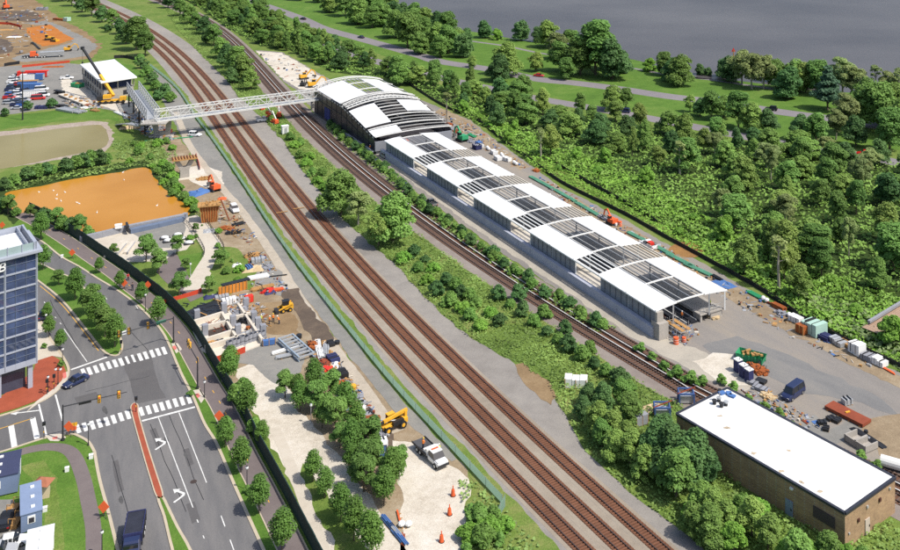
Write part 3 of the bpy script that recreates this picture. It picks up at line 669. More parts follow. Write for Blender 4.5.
# ------------------------------------------------------------------ entrance hall
hall = thing('station_hall', 'tall vaulted station hall with dark side wall and white roof sheets', 'station', S(182, 12, 0))
def hz(v): return archz(v, 12.1, 14.1, 10.2, 2.3)
def lz(z0, rise): return lambda v: archz(v, 12.1, 14.1, z0, rise)
hw0, hw1 = -2.0, 26.2
for v0, v1 in ((-2.1, 8.6), (15.6, 26.4)):
    mb = MB(); shell(mb, 183.6, 210.5, v0, v1 - (3 if v1 > 20 else 0), hz, hz, n=8); mb.build('roof_panel', M_ROOF, hall)
def tz(s):   # the sloping second roof
    t = (s - 150) / 27.0; return lz(5.9 + 3.8 * t, .6 + 1.5 * t)
for s0, s1, v0, v1 in ((158.5, 174.6, -2.1, 7.4), (150.6, 155.4, -2.1, 8.0), (165, 175, 16.2, 25.4)):
    mb = MB(); shell(mb, s0, s1, v0, v1, tz(s0), tz(s1), n=8); mb.build('roof_panel', M_ROOF, hall)
for s in (181.2, 183.4, 192, 203, 213.2, 215.5):
    mb = MB(); arch(mb, s, hw0, hw1, lambda v: hz(v) + .12, .13, 18)
    if s in (181.2, 213.2):
        arch(mb, s + 1.2, hw0, hw1, lambda v: hz(v) - .9, .14, 18)
        for i in range(18): 
            v = hw0 + (hw1 - hw0) * (i + .5) / 18; mb.bar(S(s, v, hz(v)), S(s + 1.2, v, hz(v) - .9), .14)
    mb.build('arch_rib', M_STEELW, hall)
for s in (149.6, 156, 163, 170, 176.6, 178.4):
    f = tz(s); mb = MB(); arch(mb, s, hw0, hw1, lambda v: f(v) + .1, .12, 18)
    if s == 176.6:
        for i in range(18):
            v = hw0 + (hw1 - hw0) * (i + .5) / 18; mb.bar(S(176.6, v, f(v) + .1), S(178.4, v, f(v) + .3), .14)
    mb.build('arch_rib', M_STEELW, hall)
for s0, s1 in ((183.4, 192), (192, 203), (203, 213)):
    for v in (-1.6, 25.8, 9.2, 10.8, 12.4, 14.0, 15.2): MB().bar(S(s0, v, hz(v) - .2), S(s1, v, hz(v) - .2), .2, .25).build('purlin', M_STEELG, hall)
for s in np.arange(151, 176, 2.4):
    f = tz(s); mb = MB(); arch(mb, s, 7.6, 16.0 if s > 164 else 26, f, .11, 8); mb.build('rafter', M_PURL, hall)
for s in np.arange(177.5, 181, 1.2):
    mb = MB(); arch(mb, s, -1.5, 25.8, lambda v: hz(v) - .8, .12, 14); mb.build('rafter', M_PURL, hall)
mb = MB(); sbox(mb, 150, 214, hw0 + .6, hw1 - .6, .05, 1.2); mb.build('floor_slab', M_CONCB, hall)
mb = MB(); sbox(mb, 180, 213, 1.5, 24, 4.6, 5.0); sbox(mb, 157, 178, 3, 23, 2.6, 3.0); mb.build('upper_floor', mat('dark_deck', alb(66, 62, 64, .6), var=.6, scale=.4, fine=1.5), hall)
# side walls follow the eaves
for v, mw in ((hw0, M_WALLD), (hw1, M_WALLD)):
    mb = MB(); ss = [150, 163, 177, 181.5, 213.5]; zs = [5.9, 7.7, 9.6, 10.1, 10.1]
    for i in range(4):
        a, b = ss[i], ss[i+1]; mb.add([S(a, v, .6), S(b, v, .6), S(b, v, zs[i+1] - .9), S(a, v, zs[i] - .9)], [(0, 1, 2, 3)])
    s = 150
    while s < 213.6:
        z = np.interp(s, ss, zs); mb.bar(S(s, v - .08, .6), S(s, v - .08, z), .09, .1, 1); s += 5.4
    for i in range(4):
        for dz in (0, -1.0, -3.6): mb.bar(S(ss[i], v - .1, zs[i] + dz - .05), S(ss[i+1], v - .1, zs[i+1] + dz - .05), .12, .14, 1)
    mb.build('side_wall', [mw, M_DARK], hall)
mb = MB()
for s in np.arange(150.5, 212, 2.7):
    z = np.interp(s, [150, 163, 177, 181.5, 213.5], [6.2, 7.8, 9.6, 10.1, 10.1]); mb.bar(S(s, hw0 - .16, z - .75), S(s + 1.5, hw0 - .16, z - .75 + .04), .06, .5)
mb.build('clerestory_glazing', M_STEELG, hall)
mb = MB(); sbox(mb, 195, 201, hw0 - .12, hw0 - .05, 1.2, 5.5); mb.build('blue_sheeting', mat('dark_blue_sheeting', (.02, .03, .16), var=.2), hall)
mb = MB(); sbox(mb, 150, 176, hw0 - 1.4, hw0, .9, 1.25); sbox(mb, 150, 176, hw0 - 1.5, hw0 - 1.35, 0, 2.0); mb.build('side_ramp', M_CONCB, hall)
mb = MB(); sbox(mb, 149.4, 150, hw0, hw1, 1.2, 4.3); mb.build('end_wall', M_SCREEN, hall)
def orange_bits():
    for i, (s, v) in enumerate(((149.5, 7.5), (148.6, 8.8))):
        t = thing('scissor_lift', 'red scissor lift between canopy and hall, %s' % ('closer to the metro tracks' if i == 0 else 'closer to the woods'), 'lift', S(s, v, 1.5), 'red lifts by the hall')
        MB().box(S(s, v, 2.0), (1.3, 2.4, .8), .5).build('base', M_ORG, t); MB().box(S(s, v, 3.2), (1.1, 2.3, .9), .5).build('platform', M_ORG, t)
        mb = MB()
        for a in (-.4, .4): mb.bar(S(s - .8, v + a, 2.3), S(s + .8, v + a, 3.0), .1); mb.bar(S(s + .8, v + a, 2.3), S(s - .8, v + a, 3.0), .1)
        mb.build('scissor', M_DARK, t)
orange_bits()
# ------------------------------------------------------------------ footbridge
A0 = Vector((-135.5, 342.4, 6.6)); B0 = Vector((-85.2, 375.6, 6.6)); D = (B0 - A0).normalized(); N = Vector((-D.y, D.x, 0))
M_BRW = mat('off_white_truss_steel', (.56, .56, .54), var=.12)
br = thing('footbridge', 'white steel truss footbridge crossing the freight and metro tracks', 'bridge', (A0.x, A0.y, 0))
L_ = (B0 - A0).length; npan = 15
for off in (0, 3.9):
    mb = MB(); q = lambda t, z: A0 + D * t + N * off + Vector((0, 0, z))
    mb.bar(q(0, 0), q(L_, 0), .38, .6); mb.bar(q(0, 3.5), q(L_, 3.5), .3, .34); mb.bar(q(0, 1.1), q(L_, 1.1), .1, .14)
    for k in range(npan + 1):
        t = L_ * k / npan; mb.bar(q(t, 0), q(t, 3.5), .2)
        if k < npan:
            t2 = L_ * (k + 1) / npan; mb.bar(q(t, 3.5 if k % 2 else 0), q(t2, 0 if k % 2 else 3.5), .17)
    mb.build('truss', M_BRW, br)
mb = MB(); P = [A0 + Vector((0,0,-.2)), B0 + Vector((0,0,-.2)), B0 + N*3.9 + Vector((0,0,-.2)), A0 + N*3.9 + Vector((0,0,-.2))]
mb.add(P + [p + Vector((0, 0, .3)) for p in P], [(0,3,2,1), (4,5,6,7), (0,1,5,4), (1,2,6,5), (2,3,7,6), (3,0,4,7)]); mb.build('deck', M_STEELG, br)
mb = MB()
for k in range(npan + 1):
    t = A0 + D * (L_ * k / npan); mb.bar(t + Vector((0,0,3.5)), t + N*3.9 + Vector((0,0,3.5)), .16)
    if k < npan: mb.bar(t + Vector((0,0,3.5)), t + D * (L_/npan) + N*3.9 + Vector((0,0,3.5)), .1)
mb.build('top_bracing', M_BRW, br)
c = G(312.5, 110); mb = MB().tube((c.x, c.y, 0), (c.x, c.y, 6.4), .7, 12); mb.box((c.x, c.y, 6.0), (2, 4.5, .8), math.atan2(D.y, D.x)); mb.build('pier', M_CONC, br)
# landing pier, walkway and its supports
Bp = G(162, 136); pr = thing('bridge_pier', 'grey concrete bridge pier with a square opening under the landing', 'pier', (Bp.x, Bp.y, 0))
rz = math.atan2(D.y, D.x) - .5; ax = Vector((math.cos(rz), math.sin(rz), 0))
mb = MB()
for sg in (-1, 1): mb.bar(Bp + ax * sg * 1.9, Bp + ax * sg * 2.4 + Vector((0,0,5.3)), 1.5, 1.3)
mb.bar(Bp - ax * 3 + Vector((0,0,5.0)), Bp + ax * 3 + Vector((0,0,5.0)), 1.7, 1.1); mb.bar(Bp - ax * 2.4 + Vector((0,0,.9)), Bp + ax * 2.4 + Vector((0,0,.9)), 1.5, 1.6)
mb.build('column', M_CONC, pr)
MB().box(Bp + Vector((0, 0, .25)), (8, 4, .5), rz).build('footing', M_CONC, pr)
wk = thing('stair_walkway', 'grey lattice sided walkway rising from the bridge landing to the pavilion', 'walkway', (-150, 372, 0))
E0 = Vector((-138.5, 346.5, 6.4)); E1 = Vector((-166.5, 396, 5.4)); De = (E1 - E0).normalized(); Ne = Vector((-De.y, De.x, 0)).normalized()
for off in (-2.2, 2.2):
    mb = MB(); n = 13; LE = (E1 - E0).length
    q = lambda t, z: E0 + De * t + Ne * off + Vector((0, 0, z))
    mb.bar(q(0, 0), q(LE, 0), .3, .5); mb.bar(q(0, 3.6), q(LE, 3.6), .28, .3); mb.bar(q(0, 1.9), q(LE, 1.9), .12)
    for k in range(n + 1):
        t = LE * k / n; mb.bar(q(t, 0), q(t, 3.6), .2)
        if k < n: mb.bar(q(t, 0), q(t + LE / n, 3.6), .14); mb.bar(q(t, 3.6), q(t + LE / n, 0), .14)
    mb.build('truss', M_STEELG if off < 0 else mat('grey_primer_steel', (.26, .27, .29), var=.2), wk)
mb = MB(); mb.bar(E0, E1, 4.2, .25); mb.build('deck', M_STEELG, wk)
mb = MB()
for t in (.1, .38, .66, .92):
    c = E0.lerp(E1, t)
    for off in (-2, 2): b = c + Ne * off; mb.tube((b.x, b.y, 0), b, .3, 8)
    a, b = c + Ne * -2, c + Ne * 2; mb.bar((a.x, a.y, 1), (b.x, b.y, c.z - .4), .25); mb.bar((b.x, b.y, 1), (a.x, a.y, c.z - .4), .25)
mb.build('support', M_DARK, wk)
mb = MB(); mb.box(E0 + Vector((2.2, -3.0, -.15)), (8.5, 7, .35), rz); mb.build('landing', M_CONC, wk)
mb = MB(); q0 = E0 + Vector((2.2, -3.0, 0)); ay = Vector((-ax.y, ax.x, 0))
for i in range(9):
    for e in (-3.4, 3.4): p = q0 + ax * (-4 + i) + ay * e; mb.bar(p, p + Vector((0, 0, 1.2)), .07)
for e in (-3.4, 3.4): mb.bar(q0 + ax * -4 + ay * e + Vector((0,0,1.2)), q0 + ax * 4 + ay * e + Vector((0,0,1.2)), .08)
mb.build('railing', M_STEELW, wk)
# stair flights with debris below the landing
sf = thing('concrete_stair', 'unfinished zigzag steel stair flights beside the bridge pier', 'stair', (-147, 352, 0))
mb = MB()
for a, b in (((-158, 363, .3), (-150, 353, 3.2)), ((-150, 353, 3.2), (-144, 350, 3.2)), ((-144, 350, 3.2), (-140.5, 345, 6.2))):
    a, b = Vector(a), Vector(b); mb.bar(a, b, 2.4, .3)
    for k in range(8): p = a.lerp(b, k / 8); mb.bar(p + Vector((-.9, -.7, 0)), p + Vector((-.9, -.7, 1.2)), .08, mi=1)
mb.build('flight', [M_STEELG, M_DARK], sf)
# ------------------------------------------------------------------ pavilion west of the tracks
RP = [G(80, 64.4, 8), G(114.4, 59.4, 8), G(136.7, 76.7, 8), G(101, 82.3, 8)]
cen = sum(RP, Vector()) / 4
pv = thing('pavilion', 'flat white roofed concrete pavilion at the west end of the walkway', 'building', (cen.x, cen.y, 0))
ins = lambda k: [(cen.x + (p.x - cen.x) * k, cen.y + (p.y - cen.y) * k) for p in RP]
MB().prism(ins(1.0), 7.7, 8.15, bottom=True).build('roof', M_ROOF, pv)
MB().prism(ins(1.012), 7.55, 7.95, bottom=True).build('fascia', M_STEELW, pv)
lo = ins(.9); MB().prism(lo, 0, 4.0).build('lower_wall', M_CONC, pv)
MB().prism(ins(.80), 4.0, 7.7).build('upper_wall', mat('slate_blue_wall', alb(60, 72, 110, .7), var=.25, scale=.3), pv)
for i in range(4):
    a, b = Vector(lo[i]), Vector(lo[(i+1) % 4]); n = max(2, int((b - a).length / 5))
    for k in range(n):
        p = a.lerp(b, k / n); MB().bar((p.x, p.y, 3.9), (p.x, p.y, 7.7), .45).build('column', M_CONC, pv)
        d = (b - a).normalized(); nn = Vector((d.y, -d.x)); 
        if (Vector((cen.x, cen.y)) - p).dot(nn) > 0: nn = -nn
        c0 = a.lerp(b, (k + .5) / n) + nn * .06; MB().box((c0.x, c0.y, 1.9), (2.2, .12, 1.8), math.atan2(d.y, d.x)).build('window', M_WALLD, pv)
# ------------------------------------------------------------------ bridge piers under construction
def pier(px, py, label):
    b = G(px, py); t = thing('bridge_pier', label, 'pier', (b.x, b.y, 0)); return b, t
b, t = pier(184.5, 178, 'Y shaped pale concrete pier carrying a timber deck, on a white sand pad')
mb = MB(); r0 = .45; a = Vector((math.cos(r0), math.sin(r0), 0))
mb.loft([[b + a*x*w_ + Vector((-a.y, a.x, 0))*y*.8 + Vector((0,0,z)) for x, y in ((-1,-1),(1,-1),(1,1),(-1,1))] for z, w_ in ((0, 1.4), (2.6, 1.3), (3.6, 1.7))])
for s_ in (-1, 1): mb.bar(b + a * s_ * .9 + Vector((0,0,3.2)), b + a * s_ * 2.4 + Vector((0,0,5.9)), 1.3, 1.2)
mb.build('column', M_CONC, t)
MB().box(b + Vector((0, 0, 6.1)), (7.4, 3.6, .35), r0).build('timber_deck', M_TIMBER, t)
mb = MB()
for i in range(9): mb.box(b + a * (-3.4 + i * .85) + Vector((0, 0, 6.45)), (.25, 3.4, .3), r0 + random.uniform(-.02, .02))
mb.build('formwork', mat('rusty_formwork', alb(130, 74, 44, .7), var=.3), t)
MB().box(b + Vector((0, 0, .15)), (6.5, 4, .3), r0).build('footing', mat('pale_concrete', alb(226, 216, 200, .75), var=.1), t)
b, t = pier(209.5, 221, 'bridge pier cast inside orange brown timber formwork beside the plaza walkway')
mb = MB(); r0 = .3; a = Vector((math.cos(r0), math.sin(r0), 0)); ay = Vector((-a.y, a.x, 0))
mb.loft([[b + a*x*w_ + ay*y*1.2 + Vector((0,0,z)) for x, y in ((-1,-1),(1,-1),(1,1),(-1,1))] for z, w_ in ((0, 1.9), (2.6, 2.0), (4.4, 2.6))])
M_PLY = mat('stained_plywood', alb(168, 92, 42, .75), var=.35, scale=.7, fine=2)
mb.build('formwork', M_PLY, t)
mb = MB()
for i in range(8): 
    x = -1.9 + i * .54; mb.bar(b + a*x + ay*-1.28 + Vector((0,0,.1)), b + a*x*1.3 + ay*-1.28 + Vector((0,0,4.3)), .14, .16)
mb.build('wale', M_TIMBER, t)
mb = MB().box(b + Vector((0, 0, 4.6)), (6, 3.8, .25), r0)
for i in range(7):
    for y in (-1.8, 1.8): p = b + a * (-2.9 + i * .97) + ay * y; mb.bar(p + Vector((0,0,4.6)), p + Vector((0,0,5.6)), .07)
for i in range(12): p = b + a * random.uniform(-2.5, 2.5) + ay * random.uniform(-1.5, 1.5); mb.box(p + Vector((0,0,4.85)), (random.uniform(.4,1.6), .25, .25), random.uniform(0, 3))
mb.build('work_platform', M_TIMBER, t)
mb = MB().bar(b + a * 2.9 + Vector((0,0,5.6)), b + a * 5.2 + ay * -1.6 + Vector((0,0,0)), .5, .12); mb.build('access_stair', mat('rusty_formwork', (0.2,.08,.04)), t)
# ================================================================== buildings
# brick depot in the corner by the metro
ZR = 5.3
ca, cb = G(845, 512.4, ZR), G(895, 480, ZR); cl = G(676.7, 413.3, ZR)
ux = (cl - ca); ux.z = 0; Ld = ux.length; ux.normalize(); uy = Vector((ux.y, -ux.x, 0)); Wd = 12.7
dep = thing('brick_depot', 'low brown brick depot with a flat white roof beside the metro', 'building', (ca.x, ca.y, 0))
D_ = lambda l, k, z: Vector((ca.x, ca.y, 0)) + ux * l + uy * k + Vector((0, 0, z))
def mbrick(name, c1, c2, mort):
    m = bpy.data.materials.new(name); m.use_nodes = True; n = m.node_tree; b = n.nodes['Principled BSDF']; b.inputs['Roughness'].default_value = .9
    tc = node(n, 'ShaderNodeTexCoord'); ge = tc.outputs['Object']
    sp = node(n, 'ShaderNodeSeparateXYZ'); n.links.new(ge, sp.inputs[0])
    ad = node(n, 'ShaderNodeMath', operation='ADD'); n.links.new(sp.outputs[0], ad.inputs[0]); n.links.new(sp.outputs[1], ad.inputs[1])
    cb_ = node(n, 'ShaderNodeCombineXYZ'); n.links.new(ad.outputs[0], cb_.inputs[0]); n.links.new(sp.outputs[2], cb_.inputs[1])
    t = node(n, 'ShaderNodeTexBrick'); t.inputs['Scale'].default_value = 1.0; t.inputs['Brick Width'].default_value = .5; t.inputs['Row Height'].default_value = .2; t.inputs['Mortar Size'].default_value = .018
    t.inputs['Color1'].default_value = (*c1, 1); t.inputs['Color2'].default_value = (*c2, 1); t.inputs['Mortar'].default_value = (*mort, 1)
    n.links.new(cb_.outputs[0], t.inputs['Vector'])
    ns = node(n, 'ShaderNodeTexNoise'); ns.inputs['Scale'].default_value = .5; ns.inputs['Detail'].default_value = 4; n.links.new(ge, ns.inputs['Vector'])
    k = node(n, 'ShaderNodeMath', operation='MULTIPLY_ADD'); k.inputs[1].default_value = .8; k.inputs[2].default_value = .6; n.links.new(ns.outputs[0], k.inputs[0])
    h = node(n, 'ShaderNodeHueSaturation'); n.links.new(t.outputs[0], h.inputs['Color']); n.links.new(k.outputs[0], h.inputs['Value'])
    n.links.new(h.outputs[0], b.inputs['Base Color']); return m
M_BRK = mbrick('tan_brick', alb(190, 154, 114, .7), alb(168, 132, 98, .7), alb(184, 168, 144, .68))
mb = MB()
mb.prism([D_(0,0,0)[:2], D_(Ld,0,0)[:2], D_(Ld,Wd,0)[:2], D_(0,Wd,0)[:2]], 0, ZR - .25); mb.build('wall', M_BRK, dep)
MB().prism([D_(.2,.2,0)[:2], D_(Ld-.2,.2,0)[:2], D_(Ld-.2,Wd-.2,0)[:2], D_(.2,Wd-.2,0)[:2]], ZR - .3, ZR - .08).build('roof', mat('white_membrane_roof', (.66, .66, .65), var=.11, scale=.18, fine=1.6, rough=.6), dep)
mb = MB()
for k in range(1, 12): mb.bar(D_(Ld*k/12, .3, ZR - .075), D_(Ld*k/12, Wd - .3, ZR - .075), .05, .03)
mb.build('membrane_lap', mat('roof_lap', (.52,.52,.50), var=.2), dep)
mb = MB(); rr_ = random.Random(4)
for l, k in ((8,.9),(11.5,.8),(17,.9),(5,1.2),(24,3),(14,6),(27,5)):
    c_ = D_(l, k + rr_.random()*.3, 0); mb.sheet([(c_.x + math.cos(a)*rr_.uniform(.2,.7), c_.y + math.sin(a)*rr_.uniform(.15,.5)) for a in np.linspace(0, 5.6, 9)], ZR - .06)
mb.build('roof_stain', mat('roof_stain', (.42,.34,.24), var=.4), dep)
mb = MB()
for a, b in (((0,0),(Ld,0)), ((Ld,0),(Ld,Wd)), ((Ld,Wd),(0,Wd)), ((0,Wd),(0,0))):
    mb.bar(D_(*a, ZR - .14), D_(*b, ZR - .14), .42, .36)
mb.build('parapet', mat('dark_metal_coping', (.03, .032, .045), rough=.5, var=.1), dep)
for l, w_, z0, z1 in ((1.6, 3.6, 2.1, 3.7), (25.6, 3.4, 2.2, 3.8)):
    p = D_(l + w_/2, -.05, (z0 + z1)/2); MB().box(p, (w_, .14, z1 - z0), math.atan2(ux.y, ux.x)).build('louvre', mat('dark_brown_louvre', (.07, .05, .05), var=.1), dep)
d = MB().box(D_(9.4, -.06, 1.15), (1.3, .14, 2.3), math.atan2(ux.y, ux.x)).build('door', mat('pale_blue_door', alb(150, 164, 190, .7), var=.1), dep)
MB().box(D_(9.0, -.16, 1.1), (.15, .08, .3), math.atan2(ux.y, ux.x)).build('handle', M_DARK, d)
d = MB().box(D_(-.06, 5.4, 1.1), (1.1, .14, 2.2), math.atan2(uy.y, uy.x)).build('door', mat('pale_end_door', alb(200, 186, 172, .75), var=.1), dep)
MB().box(D_(-.16, 5.8, 1.1), (.15, .08, .3), math.atan2(uy.y, uy.x)).build('handle', M_DARK, d)
for k, z, sz in ((3.2, 2.9, .45), (8.6, 3.6, .5), (5.4, 3.9, .35), (11.2, 4.2, .3), (.9, 2.0, .25)):
    MB().box(D_(-.08, k, z), (sz, .2, sz), math.atan2(uy.y, uy.x)).build('vent', mat('dark_rusty_vent', (.06, .02, .015)) if sz > .4 else M_STEELG, dep)
MB().box(D_(8.9, -.18, 4.3), (.5, .3, .3), math.atan2(ux.y, ux.x)).build('wall_lamp', M_WHITE, dep)
def roof_kit():
    for i, (px, py) in enumerate(((714.5, 404), (719, 401.5), (721.5, 407), (726, 405.5))):
        p = G(px, py, ZR - .05); t = thing('roof_vent', 'small dark %s on the white depot roof end, %s' % (('vent pipe', 'square vent', 'squat fan', 'round fan')[i], ('farthest from yard', 'next to mast', 'farthest from mast', 'nearest yard van')[i]), 'vent', p)
        mb = MB().tube(p, p + Vector((0,0,.5)), .3, 10); mb.build('stack', M_DARK, t); MB().tube(p + Vector((0,0,.5)), p + Vector((0,0,.72)), .42, 10).build('cap', M_STEELG if i % 2 else M_DARK, t)
    p = G(719.5, 401, ZR - .05); t = thing('roof_mast', 'thin grey mast standing on the depot roof end', 'mast', p); MB().tube(p, p + Vector((0,0,1.9)), .06, 6).build('pole', M_STEELG, t); MB().box(p + Vector((0,0,1.95)), (.5,.3,.25)).build('head', M_DARK, t)
    for i, (px, py) in enumerate(((722, 393.5), (729, 394), (732, 396.5))):
        p = G(px, py, ZR - .05); o = MB().box(p + Vector((0,0,.12)), (1.1, .9, .24), .5 + i).build('tarp', M_BLUE); tag(o, ('small blue tarp on the depot roof beside the mast', 'folded blue tarp at the depot parapet, the larger one', 'blue tarp lying against the depot parapet over the yard edge')[i], 'tarp', 'blue tarps on the depot roof')
roof_kit()
# glass office tower at the left edge
TC = Vector((-92.9, 178.9, 0)); tf = Vector((-.73, -.683, 0)).normalized(); tb = Vector((-.62, .785, 0)).normalized(); HT = 26.0
tw = thing('glass_office_building', 'blue glass office block with white floor bands and a white roof', 'building', TC)
def T(a, b, z): return TC + tf * a + tb * b + Vector((0, 0, z))
M_GLASS = mat('blue_glazing', (.040, .060, .125), rough=.04, spec=.9, var=.75, scale=.2, fine=.7)  # strong noise paints varied reflections into the glass colour
M_BAND = mat('pale_metal_band', alb(176, 182, 196, .75), rough=.4, var=.08)
Lw, Dw = 26, 11.4
MB().prism([T(0,0,0)[:2], T(Lw,0,0)[:2], T(Lw,Dw,0)[:2], T(0,Dw,0)[:2]], 4.6, HT - 1.0, bottom=True).build('curtain_wall', M_GLASS, tw)
MB().prism([T(1.6,1.6,0)[:2], T(Lw,1.6,0)[:2], T(Lw,Dw,0)[:2], T(1.6,Dw,0)[:2]], 0, 4.6).build('ground_floor', mat('shop_glazing', (.05, .06, .09), rough=.1, var=.3), tw)
nf = 7; fh = (HT - 1.0 - 5.2) / nf
for i in range(nf + 1):
    z = 5.0 + i * fh
    mb = MB(); mb.bar(T(-.12,-.06,z), T(Lw,-.06,z), .16, .3 if i else 1.0); mb.bar(T(-.05,-.1,z), T(-.05,Dw,z), .22, .42 if i else 1.0); mb.build('floor_band', M_BAND, tw)
mb = MB()
for k in range(0, 18):
    big = k % 3 == 0; mb.bar(T(k * 1.75, -.1, 4.8), T(k * 1.75, -.1, HT - 1), .3 if big else .06, .2 if big else .08, 0 if big else 1)
for k in range(8): mb.bar(T(-.08, k * 1.6, 4.8), T(-.08, k * 1.6, HT - 1), .1, mi=1)
M_MULL = mat('blue_grey_mullion', (.14, .17, .24), rough=.4)
mb.build('mullion', [M_BAND, M_MULL], tw)
mb = MB()
for i in range(nf): z = 5.0 + i * fh + fh * .55; mb.bar(T(0,-.07,z), T(Lw,-.07,z), .05, .07)
mb.build('transom', M_MULL, tw)
for k in (1.0, 6.2, 12, 18): MB().box(T(k, .7, 2.3), (.8, .8, 4.6), math.atan2(tf.y, tf.x)).build('column', M_BAND, tw)
MB().prism([T(-.9,-.9,0)[:2], T(Lw,-.9,0)[:2], T(Lw,Dw,0)[:2], T(-.9,Dw,0)[:2]], HT - 1.0, HT - .55, bottom=True).build('cornice', M_BAND, tw)
MB().prism([T(1,1.2,0)[:2], T(Lw,1.2,0)[:2], T(Lw,Dw-.6,0)[:2], T(1,Dw-.6,0)[:2]], HT - .55, HT - .3).build('roof', M_ROOF, tw)
mb = MB(); mb.bar(T(0,.2,HT+.1), T(Lw,.2,HT+.1), .08, 1.3)
M_PGLASS = mat('pale_glass_balustrade', alb(170, 190, 190, .7), rough=.15, var=.1)
mb.build('balustrade', M_PGLASS, tw); mb = MB()
for k in range(12): mb.bar(T(k*2.4,.12,HT-.5), T(k*2.4,.12,HT+.9), .14)
mb.build('balustrade_post', M_BAND, tw)
mb = MB(); mb.bar(T(.3,0,HT), T(.3,Dw,HT), .3, 1.5); mb.bar(T(1.3,.8,HT), T(1.3,Dw,HT), .18, 1.2); mb.bar(T(0,Dw,HT), T(Lw,Dw,HT), .3, 1.3); mb.build('parapet', M_BAND, tw)
MB().prism([T(0,Dw,0)[:2], T(Lw,Dw,0)[:2], T(Lw,Dw+9,0)[:2], T(0,Dw+9,0)[:2]], 0, HT - 3.4).build('rear_wing', M_BAND, tw)
def textmesh(s, size, name, m, parent, loc, xdir, zdir, depth=.12):
    cu = bpy.data.curves.new(name, 'FONT'); cu.body = s; cu.size = size; cu.extrude = depth; cu.align_x = 'LEFT'
    o = bpy.data.objects.new('tmp', cu); dg = bpy.context.evaluated_depsgraph_get(); COL.objects.link(o); bpy.context.view_layer.update()
    me = bpy.data.meshes.new_from_object(o.evaluated_get(bpy.context.evaluated_depsgraph_get())); bpy.data.objects.remove(o)
    x = Vector(xdir).normalized(); z = Vector(zdir).normalized(); y = z; n = x.cross(y)
    o0 = worg(parent)
    for v in me.vertices: v.co = Vector(loc) - o0 + x * v.co.x + y * v.co.y + n * v.co.z
    me.materials.clear(); me.materials.append(m); ob = bpy.data.objects.new(name, me); COL.objects.link(ob); setp(ob, parent); return ob
textmesh('IIB', 2.3, 'roof_sign', M_WHITE, tw, T(7.7, -.35, HT - 3.0), -tf + Vector((0,0,.0)), Vector((0, 0, 1)) - tf * .22)
# site trailers bottom left
def trailer(px, py, L, Wt, Ht, rz, label, wallm, roofm, name='site_trailer'):
    b = G(px, py); t = thing(name, label, 'trailer', (b.x, b.y, 0), None, rz)
    def lb(c, d, nm, m): 
        q = MB().box((0, 0, 0), d); q.v = [(v[0]+c[0], v[1]+c[1], v[2]+c[2]) for v in q.v]
        me = bpy.data.meshes.new(nm); me.from_pydata(q.v, [], q.f); me.materials.append(m); o = bpy.data.objects.new(nm, me); COL.objects.link(o); setp(o, t); return o
    lb((0,0,.3+Ht/2), (Wt, L, Ht), 'body', wallm); lb((0,0,Ht+.36), (Wt+.2, L+.2, .12), 'roof', roofm)
    for y in (-L/3, 0, L/3): lb((.2,y,Ht+.5), (.5,.5,.16), 'roof_vent', M_WHITE)
    lb((0,-L/2-.03,1.9), (1.0,.06,1.1), 'window', M_WHITE); lb((0,-L/2-.06,1.8), (.7,.06,.7), 'pane', M_WALLD)
    lb((Wt/2+.03,L/4,1.5), (.06,.9,2.0), 'door', M_WHITE); lb((-Wt/2-.03,-L/4,1.9), (.06,1.1,.9), 'window', M_WALLD)
    return t
MT = mat('blue_grey_siding', alb(128, 146, 178, .7), var=.1); MT2 = mat('light_blue_grey_roof', alb(140, 158, 190, .72), var=.1)
trailer(31, 517, 7.6, 2.7, 2.5, .50, 'long light blue grey site trailer beside the grass and the shed', MT, MT2)
trailer(-1, 486, 6.5, 5.6, 2.8, .42, 'wide blue grey site cabin with a dark blue roof at the picture edge', MT, mat('dark_blue_roof', alb(66, 72, 104, .7), var=.15))
trailer(40, 560, 5.6, 3.2, 2.4, .42, 'white roofed box trailer behind the light blue trailer', M_WHITE, M_ROOF)
b = G(40.5, 497); sh_ = thing('garden_shed', 'small shed with a terracotta hip roof beside the blue trailer', 'shed', (b.x, b.y, 0))
MB().box(b + Vector((.3,.1,1.0)), (1.9, 1.7, 2.0), .4).build('wall', mat('cream_boards', alb(222, 204, 170, .7), var=.1), sh_)
mb = MB(); q = [b + Vector((x, y, 2.2)) for x, y in ((-1.2,-.9),(1.6,-1.2),(1.7,1.2),(-.9,1.5))]; mb.add(q + [b + Vector((.0,.2,2.9)), b + Vector((.7,.15,2.9))], [(0,1,5,4), (1,2,5), (2,3,4,5), (3,0,4), (0,3,2,1)])
mb.build('roof', mat('terracotta_shingle', alb(176, 112, 84, .75), var=.2, scale=1), sh_)
for i, (px, py) in enumerate(((13.5, 512), (15, 526))):
    p = G(px, py); t = thing('timber_steps', 'brown timber steps beside the blue trailer, %s' % ('the set by the wide cabin', 'the set by the white car')[i], 'steps', (p.x, p.y, 0))
    MB().box(p + Vector((0,0,.35)), (1.2, 2.0, .7), .1).build('landing', M_TIMBER, t); MB().box(p + Vector((-.9,0,.15)), (.7, 1.6, .3), .1).build('tread', M_TIMBER, t)
    mb = MB()
    for y in (-.9, .9): mb.bar(p + Vector((-.5,y,.7)), p + Vector((-.5,y,1.6)), .08); mb.bar(p + Vector((.5,y,.7)), p + Vector((.5,y,1.6)), .08); mb.bar(p + Vector((-.5,y,1.6)), p + Vector((.5,y,1.6)), .08)
    mb.build('railing', M_TIMBER, t)
